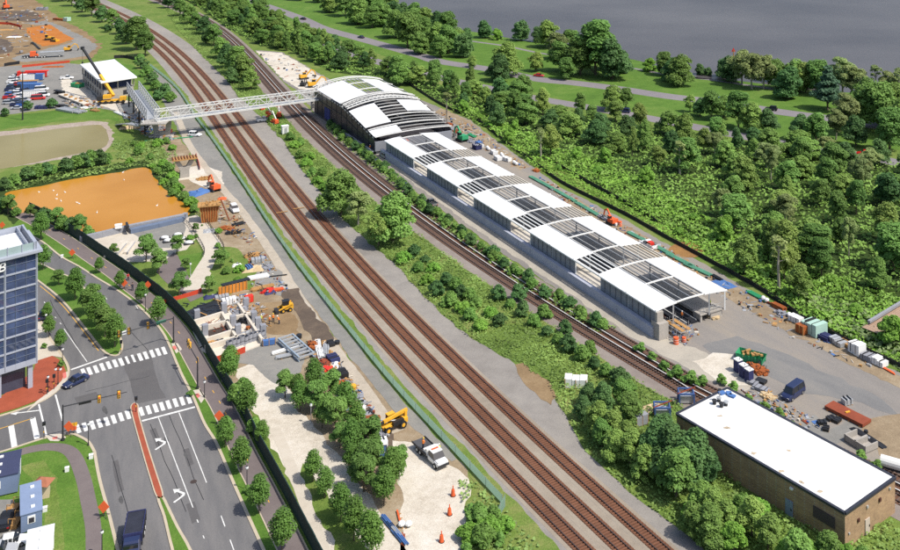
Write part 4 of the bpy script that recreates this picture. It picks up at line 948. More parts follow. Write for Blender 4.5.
# ================================================================== fences
M_SCRIM = mat('green_fence_scrim', alb(176, 208, 186, .85), rough=.8, var=.15, scale=.4, trans=.62)
M_DSCRIM = mat('dark_green_fence_scrim', (.012, .035, .030), rough=.7, var=.35, scale=.3)
M_SILT = mat('black_silt_fabric', (.015, .015, .018), rough=.7, var=.3)
M_MESH = mat('orange_red_mesh', alb(226, 84, 56, .75), var=.2, trans=.2)
def fence(name, line, h, m, label, post=5.0, mpost=None, wob=.05, th=.05, cat='fence', z=0.0):
    ln = resample(line, 1.5); t = thing(name, label, cat, (ln[0].x, ln[0].y, z)); mb = MB()
    for i in range(len(ln) - 1):
        a, b = ln[i], ln[i+1]; d = (b - a).normalized(); n_ = Vector((-d.y, d.x)) * th
        h0 = h + random.uniform(-wob, wob); P = []
        for q in (a, b): P += [(q.x - n_.x, q.y - n_.y, z), (q.x + n_.x, q.y + n_.y, z), (q.x + n_.x, q.y + n_.y, z + h0), (q.x - n_.x, q.y - n_.y, z + h0)]
        mb.add(P, [(0,4,7,3), (1,2,6,5), (3,7,6,2)] if th else [(0,4,7,3)])
    mb.build('screen', m, t)
    pp = resample(line, max(post, sum((ln[i+1]-ln[i]).length for i in range(len(ln)-1)) / 98)); me = None
    for p in pp:
        if me is None: q = MB().tube((0,0,0), (0,0,h + .12), .045, 6); o = q.build('post', mpost or M_STEELG, None); me = o.data
        else: o = bpy.data.objects.new('post', me); COL.objects.link(o)
        setp(o, t); o.location = (p.x - ln[0].x, p.y - ln[0].y, 0)
    return t
fence('construction_fence', [p for p in gl if p.y > G(0, 508).y], 1.35, M_SCRIM, 'long pale green screened fence between the gravel lane and freight tracks', th=0)
fence('construction_fence', W([(505,507), (501,514), (497.5,522)]), 1.8, M_SCRIM, 'short green fence return at the near end of the freight fence', post=2, th=0)
dl = [p for p in offset(pathc, sd * 2.5)]
fence('street_fence', dl, 2.6, M_DSCRIM, 'tall dark green screened fence along the shared path', post=3.2, th=.07, mpost=M_DARK)
sl2 = smooth(W([(404,84),(440,107),(470,119),(500,142),(530,164),(560,186),(620,216),(660,239),(700,261),(760,295),(800,323),(850,349),(900,373),(960,402)]), 4)
fence('silt_fence', offset(sl2, -1.6), 1.0, M_SILT, 'black silt fence between the station yard and the vine meadow', post=3, mpost=M_TIMBER)
fence('silt_fence', smooth(W([(540,150),(552,162),(575,176),(600,190),(640,212),(660,226)]), 4), 1.1, M_SILT, 'second black silt fence set back in the vine meadow', post=3, mpost=M_TIMBER)
fence('silt_fence', smooth(W([(114,58.5),(124,58),(134,60),(141,63)]), 4), 1.6, M_SILT, 'curved black silt fence behind the pavilion', post=4, mpost=M_TIMBER)
fence('silt_fence', smooth(W([(4,66.5),(12,65),(20,64)]), 2), 1.6, M_SILT, 'short black silt fence at the far corner of the car park', post=4)
fence('mesh_barrier', W([(22,67.5),(45,65),(70,62.5)]), 1.1, M_MESH, 'orange mesh barrier along the far edge of the car park', post=3, cat='barrier')
fence('mesh_barrier', W([(216,363),(232,358),(249,351)]), 1.2, M_MESH, 'red mesh barrier at the near edge of the concrete foundation', post=2, cat='barrier')
fence('mesh_barrier', W([(163,304),(184,298),(198,294),(204,290)]), .9, M_MESH, 'sagging red mesh barrier across the purple grey ramp', post=2, cat='barrier')
fence('mesh_barrier', W([(196,156),(199,166),(200,171)]), 1.1, M_MESH, 'red mesh barrier beside the Y shaped pier', post=2, cat='barrier')
fence('mesh_barrier', W([(-4,24),(10,24.5),(20,27),(21,30)]), 1.3, M_MESH, 'red mesh barrier by the far orange clay', post=4, cat='barrier')
for px, py, lab in ((30,118,'first'), (52,110,'second')): pass
# ================================================================== site things
def at(px, py): p = G(px, py); return Vector((p.x, p.y, 0))
def cols(c): return {'grey': M_CONCB, 'white': M_WHITE, 'black': M_BLACK, 'blue': M_BLUE, 'green': M_GREEN, 'red': M_RED, 'orange': M_ORG, 'timber': M_TIMBER, 'brown': M_PLY, 'steel': M_STEELG, 'yellow': M_YEL, 'mint': mat('mint_wrap', alb(186, 220, 206, .7), var=.1), 'rust': mat('rusty_steel', alb(150, 74, 48, .75), var=.3, scale=.5, rough=.85), 'tan': mat('tan_sacks', alb(214, 190, 150, .7), var=.2), 'pipegreen': mat('pale_green_coating', (.10, .30, .19), var=.3), 'navy': mat('navy_plastic', (.025, .03, .10), var=.2)}[c]
def stack(kind, px, py, c, L, Wd_, Ht, rz, label, group=None, z=0.0):
    """loose material on the ground: every pile is a thing, bearers and load are its parts"""
    p = at(px, py) + Vector((0, 0, z)); m = cols(c); cs, sn = math.cos(rz), math.sin(rz); X = Vector((cs, sn, 0)); Yv = Vector((-sn, cs, 0)); rd = random.Random(int(px * 31 + py * 7))
    q = lambda x, y, zz: p + X * x + Yv * y + Vector((0, 0, zz))
    names = {'lumber': 'lumber_stack', 'pipes': 'pipe_bundle', 'pallet': 'pallet_load', 'blocks': 'block_stack', 'sheet': 'tarpaulin', 'crate': 'crate', 'drum': 'drum', 'bags': 'bulk_bags', 'heap': 'rubble_heap', 'skip': 'skip'}
    t = thing(names[kind], label, {'lumber': 'lumber', 'pipes': 'pipes', 'pallet': 'pallet', 'blocks': 'blocks', 'sheet': 'tarp', 'crate': 'crate', 'drum': 'drum', 'bags': 'bags', 'heap': 'rubble', 'skip': 'skip'}[kind], p, group)
    if kind in ('lumber', 'pipes', 'pallet', 'blocks', 'crate', 'bags'):
        mb = MB()
        for x in (-.35, 0, .35): mb.bar(q(x*L, -Wd_/2, .06), q(x*L, Wd_/2, .06), .14, .12)
        mb.build('bearer', M_TIMBER, t)
    mb = MB()
    if kind == 'lumber':
        ny = max(2, int(Wd_ / .3)); nz = max(1, int(Ht / .2))
        for k in range(nz):
            for j in range(ny):
                if rd.random() < .9: o = rd.uniform(-.25, .25); mb.bar(q(-L/2 + o, (j + .5 - ny/2) * Wd_/ny, .22 + k*.2), q(L/2 + o, (j + .5 - ny/2) * Wd_/ny + rd.uniform(-.08, .08), .22 + k*.2), .24, .16)
        mb.build('boards', m, t)
    elif kind == 'pipes':
        r = .11 if Wd_ < 1.4 else .17; ny = max(2, int(Wd_ / (2*r))); nz = max(1, int(Ht / (2*r)))
        for k in range(nz):
            for j in range(ny - k):
                o = rd.uniform(-.5, .5); y = (j + .5 + k/2 - ny/2) * 2*r; mb.tube(q(-L/2 + o, y, .15 + r + k*1.8*r), q(L/2 + o, y, .15 + r + k*1.8*r), r, 6)
        mb.build('pipes', m, t)
    elif kind in ('pallet', 'crate'):
        n = max(1, int(L / 1.2)); 
        for i in range(n):
            hh_ = Ht * rd.uniform(.75, 1.05); mb.box(q((i + .5 - n/2) * L/n, 0, .14 + hh_/2), (L/n*.93, Wd_*rd.uniform(.88, 1), hh_), rz + rd.uniform(-.05, .05))
        mb.build('load', m, t)
        if kind == 'crate':
            b2 = MB()
            for x in (-.46, 0, .46):
                for sg in (-1, 1): b2.bar(q(x*L, sg*Wd_*.5, .1), q(x*L, sg*Wd_*.5, Ht + .1), .12, .06)
            b2.build('batten', M_TIMBER, t)
        else:
            b2 = MB()
            for x in (-.22, .22): b2.bar(q(x*L, -Wd_*.505, Ht*.6 + .14), q(x*L, Wd_*.505, Ht*.6 + .14), .05, Ht*.85)
            b2.build('strap', M_DARK, t)
    elif kind == 'blocks':
        for i in range(max(2, int(L / .8))):
            for j in range(max(1, int(Wd_ / .8))):
                for k in range(max(1, int(Ht / .5))):
                    if rd.random() < .86: mb.box(q(-L/2 + .4 + i*.8, -Wd_/2 + .4 + j*.8, .35 + k*.5), (.74, .74, .46), rz + rd.uniform(-.1, .1))
        mb.build('blocks', m, t)
    elif kind == 'bags':
        for i in range(max(2, int(L / 1.0))):
            for j in range(max(1, int(Wd_ / 1.0))): mb.ball(q(-L/2 + .5 + i*1.0, -Wd_/2 + .5 + j, .14 + Ht/2), .56, 8, 6, sz=Ht/1.1 * rd.uniform(.85, 1.1))
        mb.build('sacks', m, t)
    elif kind == 'drum':
        mb.tube(q(0,0,0), q(0,0,.9*Ht), .32*Wd_, 10); mb.build('barrel', m, t); b2 = MB()
        for z_ in (.3, .6): b2.tube(q(0,0,z_*Ht), q(0,0,z_*Ht + .05), .335*Wd_, 10)
        b2.build('hoop', M_WHITE if c == 'orange' else M_DARK, t)
    elif kind == 'sheet':
        n = 6; P = []
        for i in range(n + 1):
            for j in range(n + 1):
                e = min(i, n - i, j, n - j); P.append(q((i/n - .5)*L + rd.uniform(-.1,.1), (j/n - .5)*Wd_ + rd.uniform(-.1,.1), .05 + (0 if e == 0 else Ht*rd.uniform(.4, 1))))
        mb.add(P, [(i*(n+1)+j, (i+1)*(n+1)+j, (i+1)*(n+1)+j+1, i*(n+1)+j+1) for i in range(n) for j in range(n)]); mb.build('sheet', m, t)
        b2 = MB().box(q((rd.random()-.5)*L*.6, (rd.random()-.5)*Wd_*.6, Ht + .05), (.45, .3, .2), rd.random()*3)
        b2.build('weight', M_CONCB, t)
    elif kind == 'heap':
        for i in range(int(14 * L)):
            a, r_ = rd.random()*6.28, rd.random()**.6; zz = Ht*(1 - r_)*rd.uniform(.5, 1); s_ = rd.uniform(.2, .75); mb.box(q(math.cos(a)*r_*L/2, math.sin(a)*r_*Wd_/2, zz + s_*.2), (s_*rd.uniform(.8, 2.2), s_, s_*.5), rd.random()*3)
        mb.build('rubble', m, t)
        b2 = MB()
        for i in range(int(4 * L)):
            a, r_ = rd.random()*6.28, rd.random(); b2.bar(q(math.cos(a)*r_*L/2, math.sin(a)*r_*Wd_/2, .3), q(math.cos(a)*r_*L/2 + rd.uniform(-1.2,1.2), math.sin(a)*r_*Wd_/2 + rd.uniform(-1.2,1.2), rd.uniform(.2, Ht + .3)), .12)
        b2.build('scrap', M_TIMBER if rd.random() < .5 else M_DARK, t)
    elif kind == 'skip':
        mb.loft([[q(x*k_, y*k_, z_) for x, y in ((-L/2,-Wd_/2),(L/2,-Wd_/2),(L/2,Wd_/2),(-L/2,Wd_/2))] for z_, k_ in ((.1, .86), (Ht, 1))], cap=False)
        mb.add([q(x*.86, y*.86, .2) for x, y in ((-L/2,-Wd_/2),(L/2,-Wd_/2),(L/2,Wd_/2),(-L/2,Wd_/2))], [(0,1,2,3)])
        for x in np.linspace(-.45, .45, 5):
            for sg in (-1, 1): mb.bar(q(x*L, sg*Wd_*.46, .1), q(x*L, sg*Wd_*.51, Ht), .14)
        mb.build('body', m, t); b3 = MB()
        for i in range(10): b3.box(q((rd.random()-.5)*L*.7, (rd.random()-.5)*Wd_*.7, Ht*.7 + rd.random()*.5), (rd.uniform(.4,1.4), .4, .3), rd.random()*3)
        b3.build('waste', M_TIMBER if c != 'navy' else M_CONCB, t)
    return t
AX = math.atan2(U.y, U.x)
# --- right hand yard
for i, (a, b) in enumerate((((530,177),(552,189)), ((554,190),(575,202)), ((576,203),(598,216)), ((628,233),(650,244)), ((648,243),(672,256)), ((668,255),(692,267)), ((686,265),(712,277)))):
    A_, B_ = at(*a), at(*b); c = (A_ + B_) / 2; d = B_ - A_
    pxy = ((a[0] + b[0]) / 2, (a[1] + b[1]) / 2)
    stack('pipes', pxy[0], pxy[1], 'pipegreen', d.length, 1.5, .5, math.atan2(d.y, d.x), 'green pipe bundle along the silt fence, %s from the hall end' % ORD[i], 'green pipe bundles')
stack('pipes', 757, 297, 'green', 6, 1.6, .5, AX, 'short dark green pipes in front of the bare trunk', None)
stack('pipes', 716.5, 278.5, 'black', 2.6, 1.2, .6, AX, 'black pipe ends at the end of the green bundles')
stack('sheet', 724, 284, 'blue', 5.5, 3.2, .12, AX, 'flat grey blue tarp on bare ground beyond the canopy corner')
YR = [('bags',764,302,'white',2.2,1.4,1.0,'white bulk bags beside the rusty beam'), ('lumber',772,305,'rust',6,.8,.5,'rusty red steel beams lying by the silt fence'), ('lumber',779,309,'brown',3.4,1.2,.8,'short brown beams next to the rusty ones'), ('bags',789,318,'white',2.4,1.8,.9,'pile of white sacks near the mint wrapped stack'), ('pallet',796,322,'white',3.0,1.8,1.1,'white wrapped pallet behind the brown crate'), ('crate',802.5,333,'brown',2.2,2.0,1.9,'brown timber crate beside the mint wrapped stack'), ('pallet',814,333,'mint',4.2,3.4,2.5,'large mint green and white wrapped stack'), ('lumber',823,338,'navy',3.8,2.2,.8,'dark blue bundled bars past the mint stack'), ('pallet',838,344,'steel',3.4,2.2,1.0,'grey coils and frames by the fence'), ('lumber',847,346,'timber',4.2,1.6,.7,'long pale boards by the fence'), ('pallet',857,353.5,'white',2.8,2.4,2.0,'white boxed pallet by the fence bend'), ('pallet',868.5,360,'grey',2.6,2.2,1.2,'grey covered load under the fence'), ('pallet',880,365,'white',2.6,2.0,1.2,'white load with an orange flag beside it'), ('lumber',886,370,'orange',4,.5,.3,'orange rails lying at the end of the fence row'), ('heap',781,314,'grey',2.6,1.6,.5,'grey rubble by the rusty beams')]
for k, px, py, c, L, w_, h_, lab in YR: stack(k, px, py, c, L, w_, h_, AX + random.uniform(-.1, .1), lab)
for i, (px, py) in enumerate(((481,147),(487,150),(494,154),(501,157),(507,161),(514,165),(498,160))):
    stack('bags' if i % 2 else 'pallet', px, py, 'white', 3.0, 1.8, 1.1, AX + random.uniform(-.3, .3), 'white wrapped load beside the canopy, %s counting from the hall' % ORD[i], 'white loads beside the canopy')
for i, (k, px, py, c, L, w_, h_, lab) in enumerate((('heap',449,125,'brown',4,2.4,.8,'brown scrap pile nearest the hall'), ('pipes',453,130,'steel',5,1.6,.6,'grey pipes between scrap piles by the hall'), ('heap',457,132,'rust',4,2,.8,'rust coloured scrap pile by the hall'), ('skip',477,149,'navy',3.2,2.2,1.6,'dark blue skip among white loads'), ('sheet',479,143,'blue',3,2.4,.8,'blue covered load next to the dark skip'), ('pipes',472,136,'green',5,2,.6,'green pipes behind the green machine'), ('heap',471,142,'grey',3.6,2,.6,'grey scrap beside the green machine'), ('heap',536,171,'brown',3,1.6,.5,'brown scrap before the first green pipes'), ('lumber',604,219,'grey',4.5,1.6,.7,'grey timber past the third green bundle'), ('heap',611,222,'rust',3,1.6,.6,'rusty scrap by the orange machine'), ('drum',620,226,'orange',1.6,1.6,1.4,'orange drum between scrap and green pipes'), ('pallet',616,225,'white',2,1.4,.8,'small white pallet beside the orange drum'))):
    stack(k, px, py, c, L, w_, h_, AX, lab)
stack('skip', 751, 361, 'green', 5.5, 2.6, 1.5, AX + .5, 'green steel skip in front of the toilets')
stack('heap', 757, 370, 'brown', 5, 3, 1.0, AX, 'brown machine parts piled between skip and toilets')
for i, (px, py, c) in enumerate(((753,384,'grey'), (761,383,'black'), (758.5,389,'grey'), (764,391,'grey'))): stack('pallet', px, py, c, 2.0, 1.5, .5, AX + .3, ('grey covered pallet nearest the toilets', 'black topped pallet by the toilets', 'grey low pallet behind two others by the toilets', 'grey pallet closest to the dark van')[i], 'low pallets by the toilets')
stack('heap', 768, 397, 'tan', 3, 1.6, .5, AX, 'orange tan spoil at the depot edge by the van')
rp = thing('steel_plate', 'long rust red steel road plate stack near the depot', 'steel plate', at(849, 416))
A_, B_ = at(829, 407), at(867, 426); d = (B_ - A_); zz = Vector((0, 0, .45)); mb = MB()
mb.bar(A_ + zz, B_ + zz, 2.6, .5); mb.build('plate', cols('rust'), rp); mb = MB()
for t_ in (.08, .36, .64, .92): c = A_.lerp(B_, t_); mb.box(c + Vector((0,0,.1)), (.3, 2.9, .2), math.atan2(d.y, d.x))
mb.build('bearer', M_TIMBER, rp); MB().box(A_.lerp(B_, .5) + Vector((0,0,.78)), (.9, .3, .15), .4).build('lifting_eye', M_YEL, rp)
stack('pallet', 847, 404, 'steel', 1.8, 1.4, 1.1, .3, 'small grey generator beside the rusty plate')
for i, (px, py) in enumerate(((822,424), (831,420), (837,422), (826,430), (866,433))): stack('pallet' if i != 4 else 'drum', px, py, 'black', 1.6, 1.1, .5, .4 * i, ('black pallet at the depot edge', 'black low tray nearest the rusty plate', 'small black box behind the rusty plate', 'black tray on stony ground by the weeds', 'round black tub at the end of the rusty plate')[i], 'black trays by the rusty plate')
for i, (px, py) in enumerate(((856,442), (866,448))):
    p = at(px, py); t = thing('culvert_box', 'open white concrete culvert box by the depot, %s' % ('the one beside the weeds', 'the one nearer the sand')[i], 'culvert', p); mb = MB(); rz_ = AX + 1.57
    for y in (-1.1, 1.1): mb.box(p + Vector((-math.sin(rz_)*y, math.cos(rz_)*y, .6)), (3.0, .2, 1.2), rz_)
    mb.box(p + Vector((math.cos(rz_)*1.4, math.sin(rz_)*1.4, .6)), (.2, 2.2, 1.2), rz_); mb.build('wall', M_CONC, t); MB().box(p + Vector((0,0,.1)), (3.0, 2.4, .2), rz_).build('base', M_CONC, t)
stack('sheet', 868, 438, 'black', 7, 1.4, .3, AX, 'black plastic strip behind the culvert boxes')
p = at(893, 469); t = thing('storage_tank', 'pale grey cylinder tank at the edge by the depot roof corner', 'tank', p); MB().tube(p + Vector((-1.6,.9,.9)), p + Vector((1.6,-.9,.9)), .85, 14).build('vessel', M_STEELW, t); MB().box(p + Vector((0,0,.15)), (2.6, 1.4, .3), -.5).build('cradle', M_DARK, t)
for i, (px, py) in enumerate(((739,373), (744,377), (749.5,381.5))):
    pass
def toilet(px, py, rz_, label, group=None):
    p = at(px, py); t = thing('portable_toilet', label, 'portable toilet', p, group); s_ = 1.0
    MB().box(p + Vector((0,0,1.15)), (1.2, 1.2, 2.2), rz_).build('cabin', cols('navy'), t); MB().box(p + Vector((0,0,2.32)), (1.28, 1.28, .16), rz_).build('roof', M_WHITE, t)
    c_, s2 = math.cos(rz_), math.sin(rz_); d_ = MB().box(p + Vector((s2*.62, -c_*.62, 1.1)), (.85, .05, 1.9), rz_).build('door', M_BLUE, t); MB().box(p + Vector((s2*.66 + c_*.25, -c_*.66 + s2*.25, 1.1)), (.08, .05, .2), rz_).build('handle', M_WHITE, d_)
    MB().tube(p + Vector((-.4*c_,-.4*s2,2.3)), p + Vector((-.4*c_,-.4*s2,2.75)), .06, 6).build('vent_pipe', M_DARK, t)
toilet(738, 371.5, AX, 'navy portable toilet nearest the green skip', 'toilets by the skip'); toilet(743.5, 377, AX, 'navy portable toilet between two others', 'toilets by the skip'); toilet(749, 381.5, AX, 'navy portable toilet nearest the dark van', 'toilets by the skip')
toilet(383, 457, .2, 'blue white roofed portable toilet beside the grove and telehandler')
stack('pallet', 381, 446, 'white', 2.2, 1.6, 1.2, .4, 'white box load beside the single blue toilet')
# frames beside the depot, bundles in the thicket
for i, (px, py) in enumerate(((662, 416), (686, 402))):
    p = at(px, py); t = thing('storage_rack', 'blue steel rack with orange bars at the depot end, %s' % ('the one in the trees', 'the one by the metro tracks')[i], 'rack', p); mb = MB()
    for x in (-1.3, 1.3):
        for y in (-1, 1): mb.bar(p + Vector((x, y, 0)), p + Vector((x, y, 2.0)), .28)
    for y in (-1, 1): mb.bar(p + Vector((-1.3,y,1.9)), p + Vector((1.3,y,1.9)), .25)
    for x in (-1.3, 1.3): mb.bar(p + Vector((x,-1,1.9)), p + Vector((x,1,1.9)), .2)
    mb.build('frame', mat('dull_blue_steel', (.05, .10, .25), var=.2), t); mb = MB()
    for z_ in (.9, 2.0): mb.bar(p + Vector((-1.6,-1,z_)), p + Vector((1.8,.9,z_ + .2)), .16)
    mb.build('bar', cols('rust'), t); MB().box(p + Vector((0,0,.8)), (2.2, 1.6, 1.2)).build('hopper', M_STEELG, t)
stack('crate', 576, 386, 'white', 4.2, 2.2, 1.7, -.1, 'white wrapped block dumped among the weeds of the middle verge')
stack('crate', 640, 424, 'grey', 2.6, 1.6, 1.6, .5, 'grey metal box hidden in the thicket by the depot'); stack('sheet', 636, 440, 'white', 2.6, 1.0, .25, -.6, 'white board lying in the thicket'); stack('sheet', 652, 408, 'tan', 4, 2.4, .2, .4, 'pinkish concrete slab in the weeds by the blue racks')
# --- scaffold at the open end of the canopy
p = at(678, 333); t = thing('scaffold', 'cluster of grey scaffold frames at the open canopy end', 'scaffold', p); mb = MB()
for i in range(5):
    for j in range(3):
        a = p + U * (-2.5 + i * 1.4) * -1 + V * (-1.8 + j * 1.6); mb.bar(a, a + Vector((0, 0, 1.9 + .5 * ((i + j) % 3))), .08)
        if j < 2: mb.bar(a + Vector((0,0,1.7)), a + V * 1.6 + Vector((0,0,1.7)), .07); mb.bar(a + Vector((0,0,.2)), a + V * 1.6 + Vector((0,0,1.7)), .05)
        if i < 4: mb.bar(a + Vector((0,0,1.7)), a - U * 1.4 + Vector((0,0,1.7)), .07)
mb.build('frame', M_STEELG, t); mb = MB()
for j in range(2): mb.bar(p - U * -2.4 + V * (-1 + j*1.6) + Vector((0,0,1.8)), p - U * 3 + V * (-1 + j*1.6) + Vector((0,0,1.8)), .9, .08)
mb.build('board', M_TIMBER, t)
stack('drum', 676, 344, 'orange', 1.7, 1.7, 1.5, 0, 'orange drum in front of the scaffold'); stack('drum', 684, 342, 'orange', 1.3, 1.3, 1.1, 0, 'small orange drum at the scaffold corner')
stack('heap', 711, 316, 'tan', 4, 2.4, .6, AX, 'pinkish rubble at the canopy end under the platform opening')
# --- left construction site
fd = thing('concrete_foundation', 'pale concrete foundation with walls and pits inside the street fence', 'foundation', at(232, 328))
M_PCONC = mat('pale_concrete', alb(226, 216, 200, .75), var=.1)
MB().prism(W([(190,326),(219,318),(246,302),(256,318),(266,344),(224,360),(202,352)]), 0, .25).build('slab', M_PCONC, fd)
for a, b in (((193,327),(222,318)), ((196,334),(229,326)), ((202,346),(236,335)), ((222,318),(238,346)), ((238,309),(262,345)), ((205,352),(245,340)), ((236,322),(252,318))):
    MB().bar(at(*a) + Vector((0,0,.8)), at(*b) + Vector((0,0,.8)), .5, 1.1).build('wall', M_PCONC, fd)
for px, py in ((197,321),(205,336),(224,314),(233,327),(238,336),(246,309),(254,323),(263,336),(258,329)): MB().box(at(px, py) + Vector((0,0,1.2)), (1.1, 1.1, 2.4), .5).build('column', M_CONCB, fd)
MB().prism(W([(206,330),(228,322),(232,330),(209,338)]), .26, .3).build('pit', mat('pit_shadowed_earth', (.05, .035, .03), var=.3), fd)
mb = MB()
for i in range(22): a = at(206 + 26*random.random(), 324 + 10*random.random()); mb.bar(a + Vector((0,0,.4)), a + Vector((random.uniform(-1.5,1.5), random.uniform(-1,1), random.uniform(.3,1.3))), .1)
mb.build('reinforcement', cols('rust'), fd)
for i in range(9):
    px, py = 229 + i * 4.1, 349.5 - i * 1.35; p = at(px, py); t = thing('concrete_ring', 'grey concrete form tube standing in a row, %s from the street fence' % ORD[i], 'form tube', p, 'row of grey form tubes'); z_ = random.uniform(1.5, 2.0)
    mb = MB(); mb.tube(p, p + Vector((0,0,z_)), .62, 14, cap=False); mb.tube(p + Vector((0,0,z_)), p + Vector((0,0,.3)), .5, 14, cap=False); mb.build('shell', M_CONCB, t)
    MB().tube(p + Vector((0,0,z_*.5)), p + Vector((0,0,z_*.5+.08)), .65, 14).build('band', M_DARK, t)
p = at(200, 311); t = thing('pit_cover', 'black plastic sheet over a pit beside the street fence', 'cover', p); P = W([(184,315),(196,309),(216,302),(221,313),(202,319),(187,323)])
MB().prism(P, 0, .5).build('mound', M_BLACK, t); stackm = MB()
for i in range(30):
    a = at(188 + 30*random.random(), 306 + 12*random.random()); stackm.bar(a + Vector((0,0,.52)), a + Vector((random.uniform(-2,2), random.uniform(-1,1), .55)), .25, .12)
stackm.build('fold', mat('shiny_black_plastic', (.02,.022,.03), rough=.25), t)
for a in ((202,316),(218,303)): MB().box(at(*a) + Vector((0,0,.55)), (.3, 3.2, .15), 1.0).build('batten', M_TIMBER, t)
p = at(233, 293); t = thing('formwork_wall', 'orange timber formwork wall at the back of the site', 'formwork', p); A_, B_ = at(219, 296), at(247, 289); mb = MB().bar(A_ + Vector((0,0,.95)), B_ + Vector((0,0,.95)), .4, 1.9); mb.build('panel', mat('orange_ply', alb(222, 140, 52, .75), var=.25), t)
mb = MB()
for k in range(9): a = A_.lerp(B_, k/8); mb.bar(a + Vector((0,-.3,0)), a + Vector((0,-.3,2)), .16)
mb.build('stud', M_TIMBER, t); MB().bar(A_ + Vector((.3,.9,2.0)), B_ + Vector((.3,.9,2.0)), 1.4, .2).build('top_cover', M_BLACK, t)
DB = [('heap',243,312,'grey',5,3,1.0,'grey debris in the back bay of the foundation'), ('heap',246,322,'black',5,3.4,1.2,'dark equipment heap in the middle of the foundation'), ('drum',248,331,'brown',1.5,1.5,1.0,'brown barrel in the foundation bay'), ('heap',250,334,'steel',4,2,.7,'grey pots and forms in a foundation bay'), ('heap',210,345,'timber',3,2,.5,'loose boards in the near foundation bay'), ('sheet',214,342,'black',4.5,1.5,.4,'black sheet in the near foundation bay'), ('crate',249,302,'red',1.8,1.3,1.4,'red and black compressor behind the foundation'), ('pallet',222,300,'steel',3,1.6,1.0,'grey pallet at the foot of the timber wall'), ('pallet',229,304,'white',3,1.8,1.2,'white pallet at the foot of the timber wall'), ('heap',238,302,'steel',4,2,1.0,'steel scrap under the timber wall'), ('sheet',213,297,'navy',4,2,.5,'blue black tarp between ramp and timber wall'),
 ('lumber',262,289,'timber',5,1.6,.6,'yellow boards beside the grey gravel'), ('heap',268,292,'red',3.2,1.8,.8,'red and green scrap by the yellow boards'), ('sheet',270,293,'navy',2.6,1.8,.6,'blue tarp at the end of the yellow boards'), ('lumber',276,291,'orange',3.2,1,.5,'orange boards at the gravel edge'), ('sheet',253,270,'tan',5,3,.9,'orange and blue covered load on the site lawn'), ('pallet',249,270,'blue',1.4,2.2,1.1,'blue pallet beside the orange covered load'), ('pallet',258,262,'steel',3.2,2,1.0,'grey pallet behind the orange covered load'), ('lumber',258,278,'white',4.5,2,.4,'striped white panels below the covered load'), ('heap',252,256,'timber',3.6,2,.8,'timber scrap behind the covered load'), ('heap',264,268,'grey',4,2,.6,'grey scrap on the gravel by the covered load'), ('lumber',279,276,'black',4,.8,.3,'dark beam lying by the pale path'), ('sheet',237,266,'white',2.2,1.4,.6,'white sheet on the lawn'),
 ('crate',269,345,'blue',2.6,.9,1.2,'blue panel box at the foundation corner'), ('lumber',286,351,'white',5.5,.9,.5,'white beams beside the steel ladder frame'), ('lumber',292,356,'steel',6,1.2,.5,'grey beams beside the steel ladder frame'), ('drum',299,338,'black',1.8,1.8,.8,'black tub on the mud behind the ladder frame')]
for k, px, py, c, L, w_, h_, lab in DB: stack(k, px, py, c, L, w_, h_, .45 + random.uniform(-.2, .2), lab)
p = at(296, 349); t = thing('ladder_frame', 'galvanised ladder shaped steel frame lying beside the grove', 'frame', p); A_, B_ = at(285.5, 341), at(306.5, 360); nn = (B_ - A_).normalized(); cr_ = Vector((-nn.y, nn.x, 0)) * 1.5; mb = MB()
for sg in (-1, 1): mb.bar(A_ + cr_*sg + Vector((0,0,.9)), B_ + cr_*sg + Vector((0,0,.9)), .28, .35); mb.bar(A_ + cr_*sg + Vector((0,0,.2)), B_ + cr_*sg + Vector((0,0,.2)), .2, .25)
mb.build('side_beam', mat('pale_galvanised_steel', alb(170, 186, 200, .8), rough=.4, metal=.2), t); mb = MB()
for k in range(8): a = A_.lerp(B_, k/7); mb.bar(a - cr_ + Vector((0,0,.9)), a + cr_ + Vector((0,0,.9)), .25, .3)
mb.build('rung', M_STEELG, t)
DS = [('lumber',318,347,'white',4.5,1.2,.4),('heap',313,346,'brown',3,1.6,.6),('lumber',326,351,'steel',4,1.2,.6),('lumber',320,354,'white',3.6,1.2,.6),('drum',337,344,'black',1.7,1.7,.7),('pallet',331,345,'black',2.2,1.3,.6),('lumber',330,357,'timber',4,1.4,.5),('pallet',333,361,'navy',2.6,2,.9),('sheet',334,366,'white',2.6,1.8,.5),('heap',325,364,'rust',3.2,2,.6),('heap',329,371,'red',2.6,1.6,.5),('lumber',322,374,'white',2.6,.8,.4),('pallet',342,376.5,'black',2.4,1.8,1.0),('heap',334,379,'grey',3,1.8,.6),('sheet',341,384,'brown',3.4,2,.3),('lumber',346,386,'orange',2.6,.8,.5),('heap',345,391,'grey',2.4,1.6,.5),('drum',353,391,'yellow',1.9,1.9,1.2),('pallet',350,397,'navy',2,1.4,.6),('blocks',357,401,'grey',3.2,2.4,.9),('blocks',360,404,'steel',2,1.6,.9),('heap',355,407,'timber',2.4,1.4,.5),('lumber',363,411,'white',1.6,1.0,.9),('heap',366,417,'grey',3,1.6,.5),('pallet',370,422,'brown',2,1.4,.6),('heap',374,427,'rust',3,1.6,.6),('heap',379,433,'grey',3,1.8,.7),('lumber',372,415,'black',3,.6,.3)]
adj = {'white': 'white', 'brown': 'brown', 'steel': 'galvanised grey', 'black': 'black', 'timber': 'yellow timber', 'navy': 'dark blue', 'rust': 'rusty', 'red': 'red', 'grey': 'stone grey', 'orange': 'orange', 'yellow': 'yellow'}; kn = {'lumber': 'boards', 'heap': 'scrap', 'drum': 'drum', 'pallet': 'pallet load', 'sheet': 'sheet', 'blocks': 'block stack'}
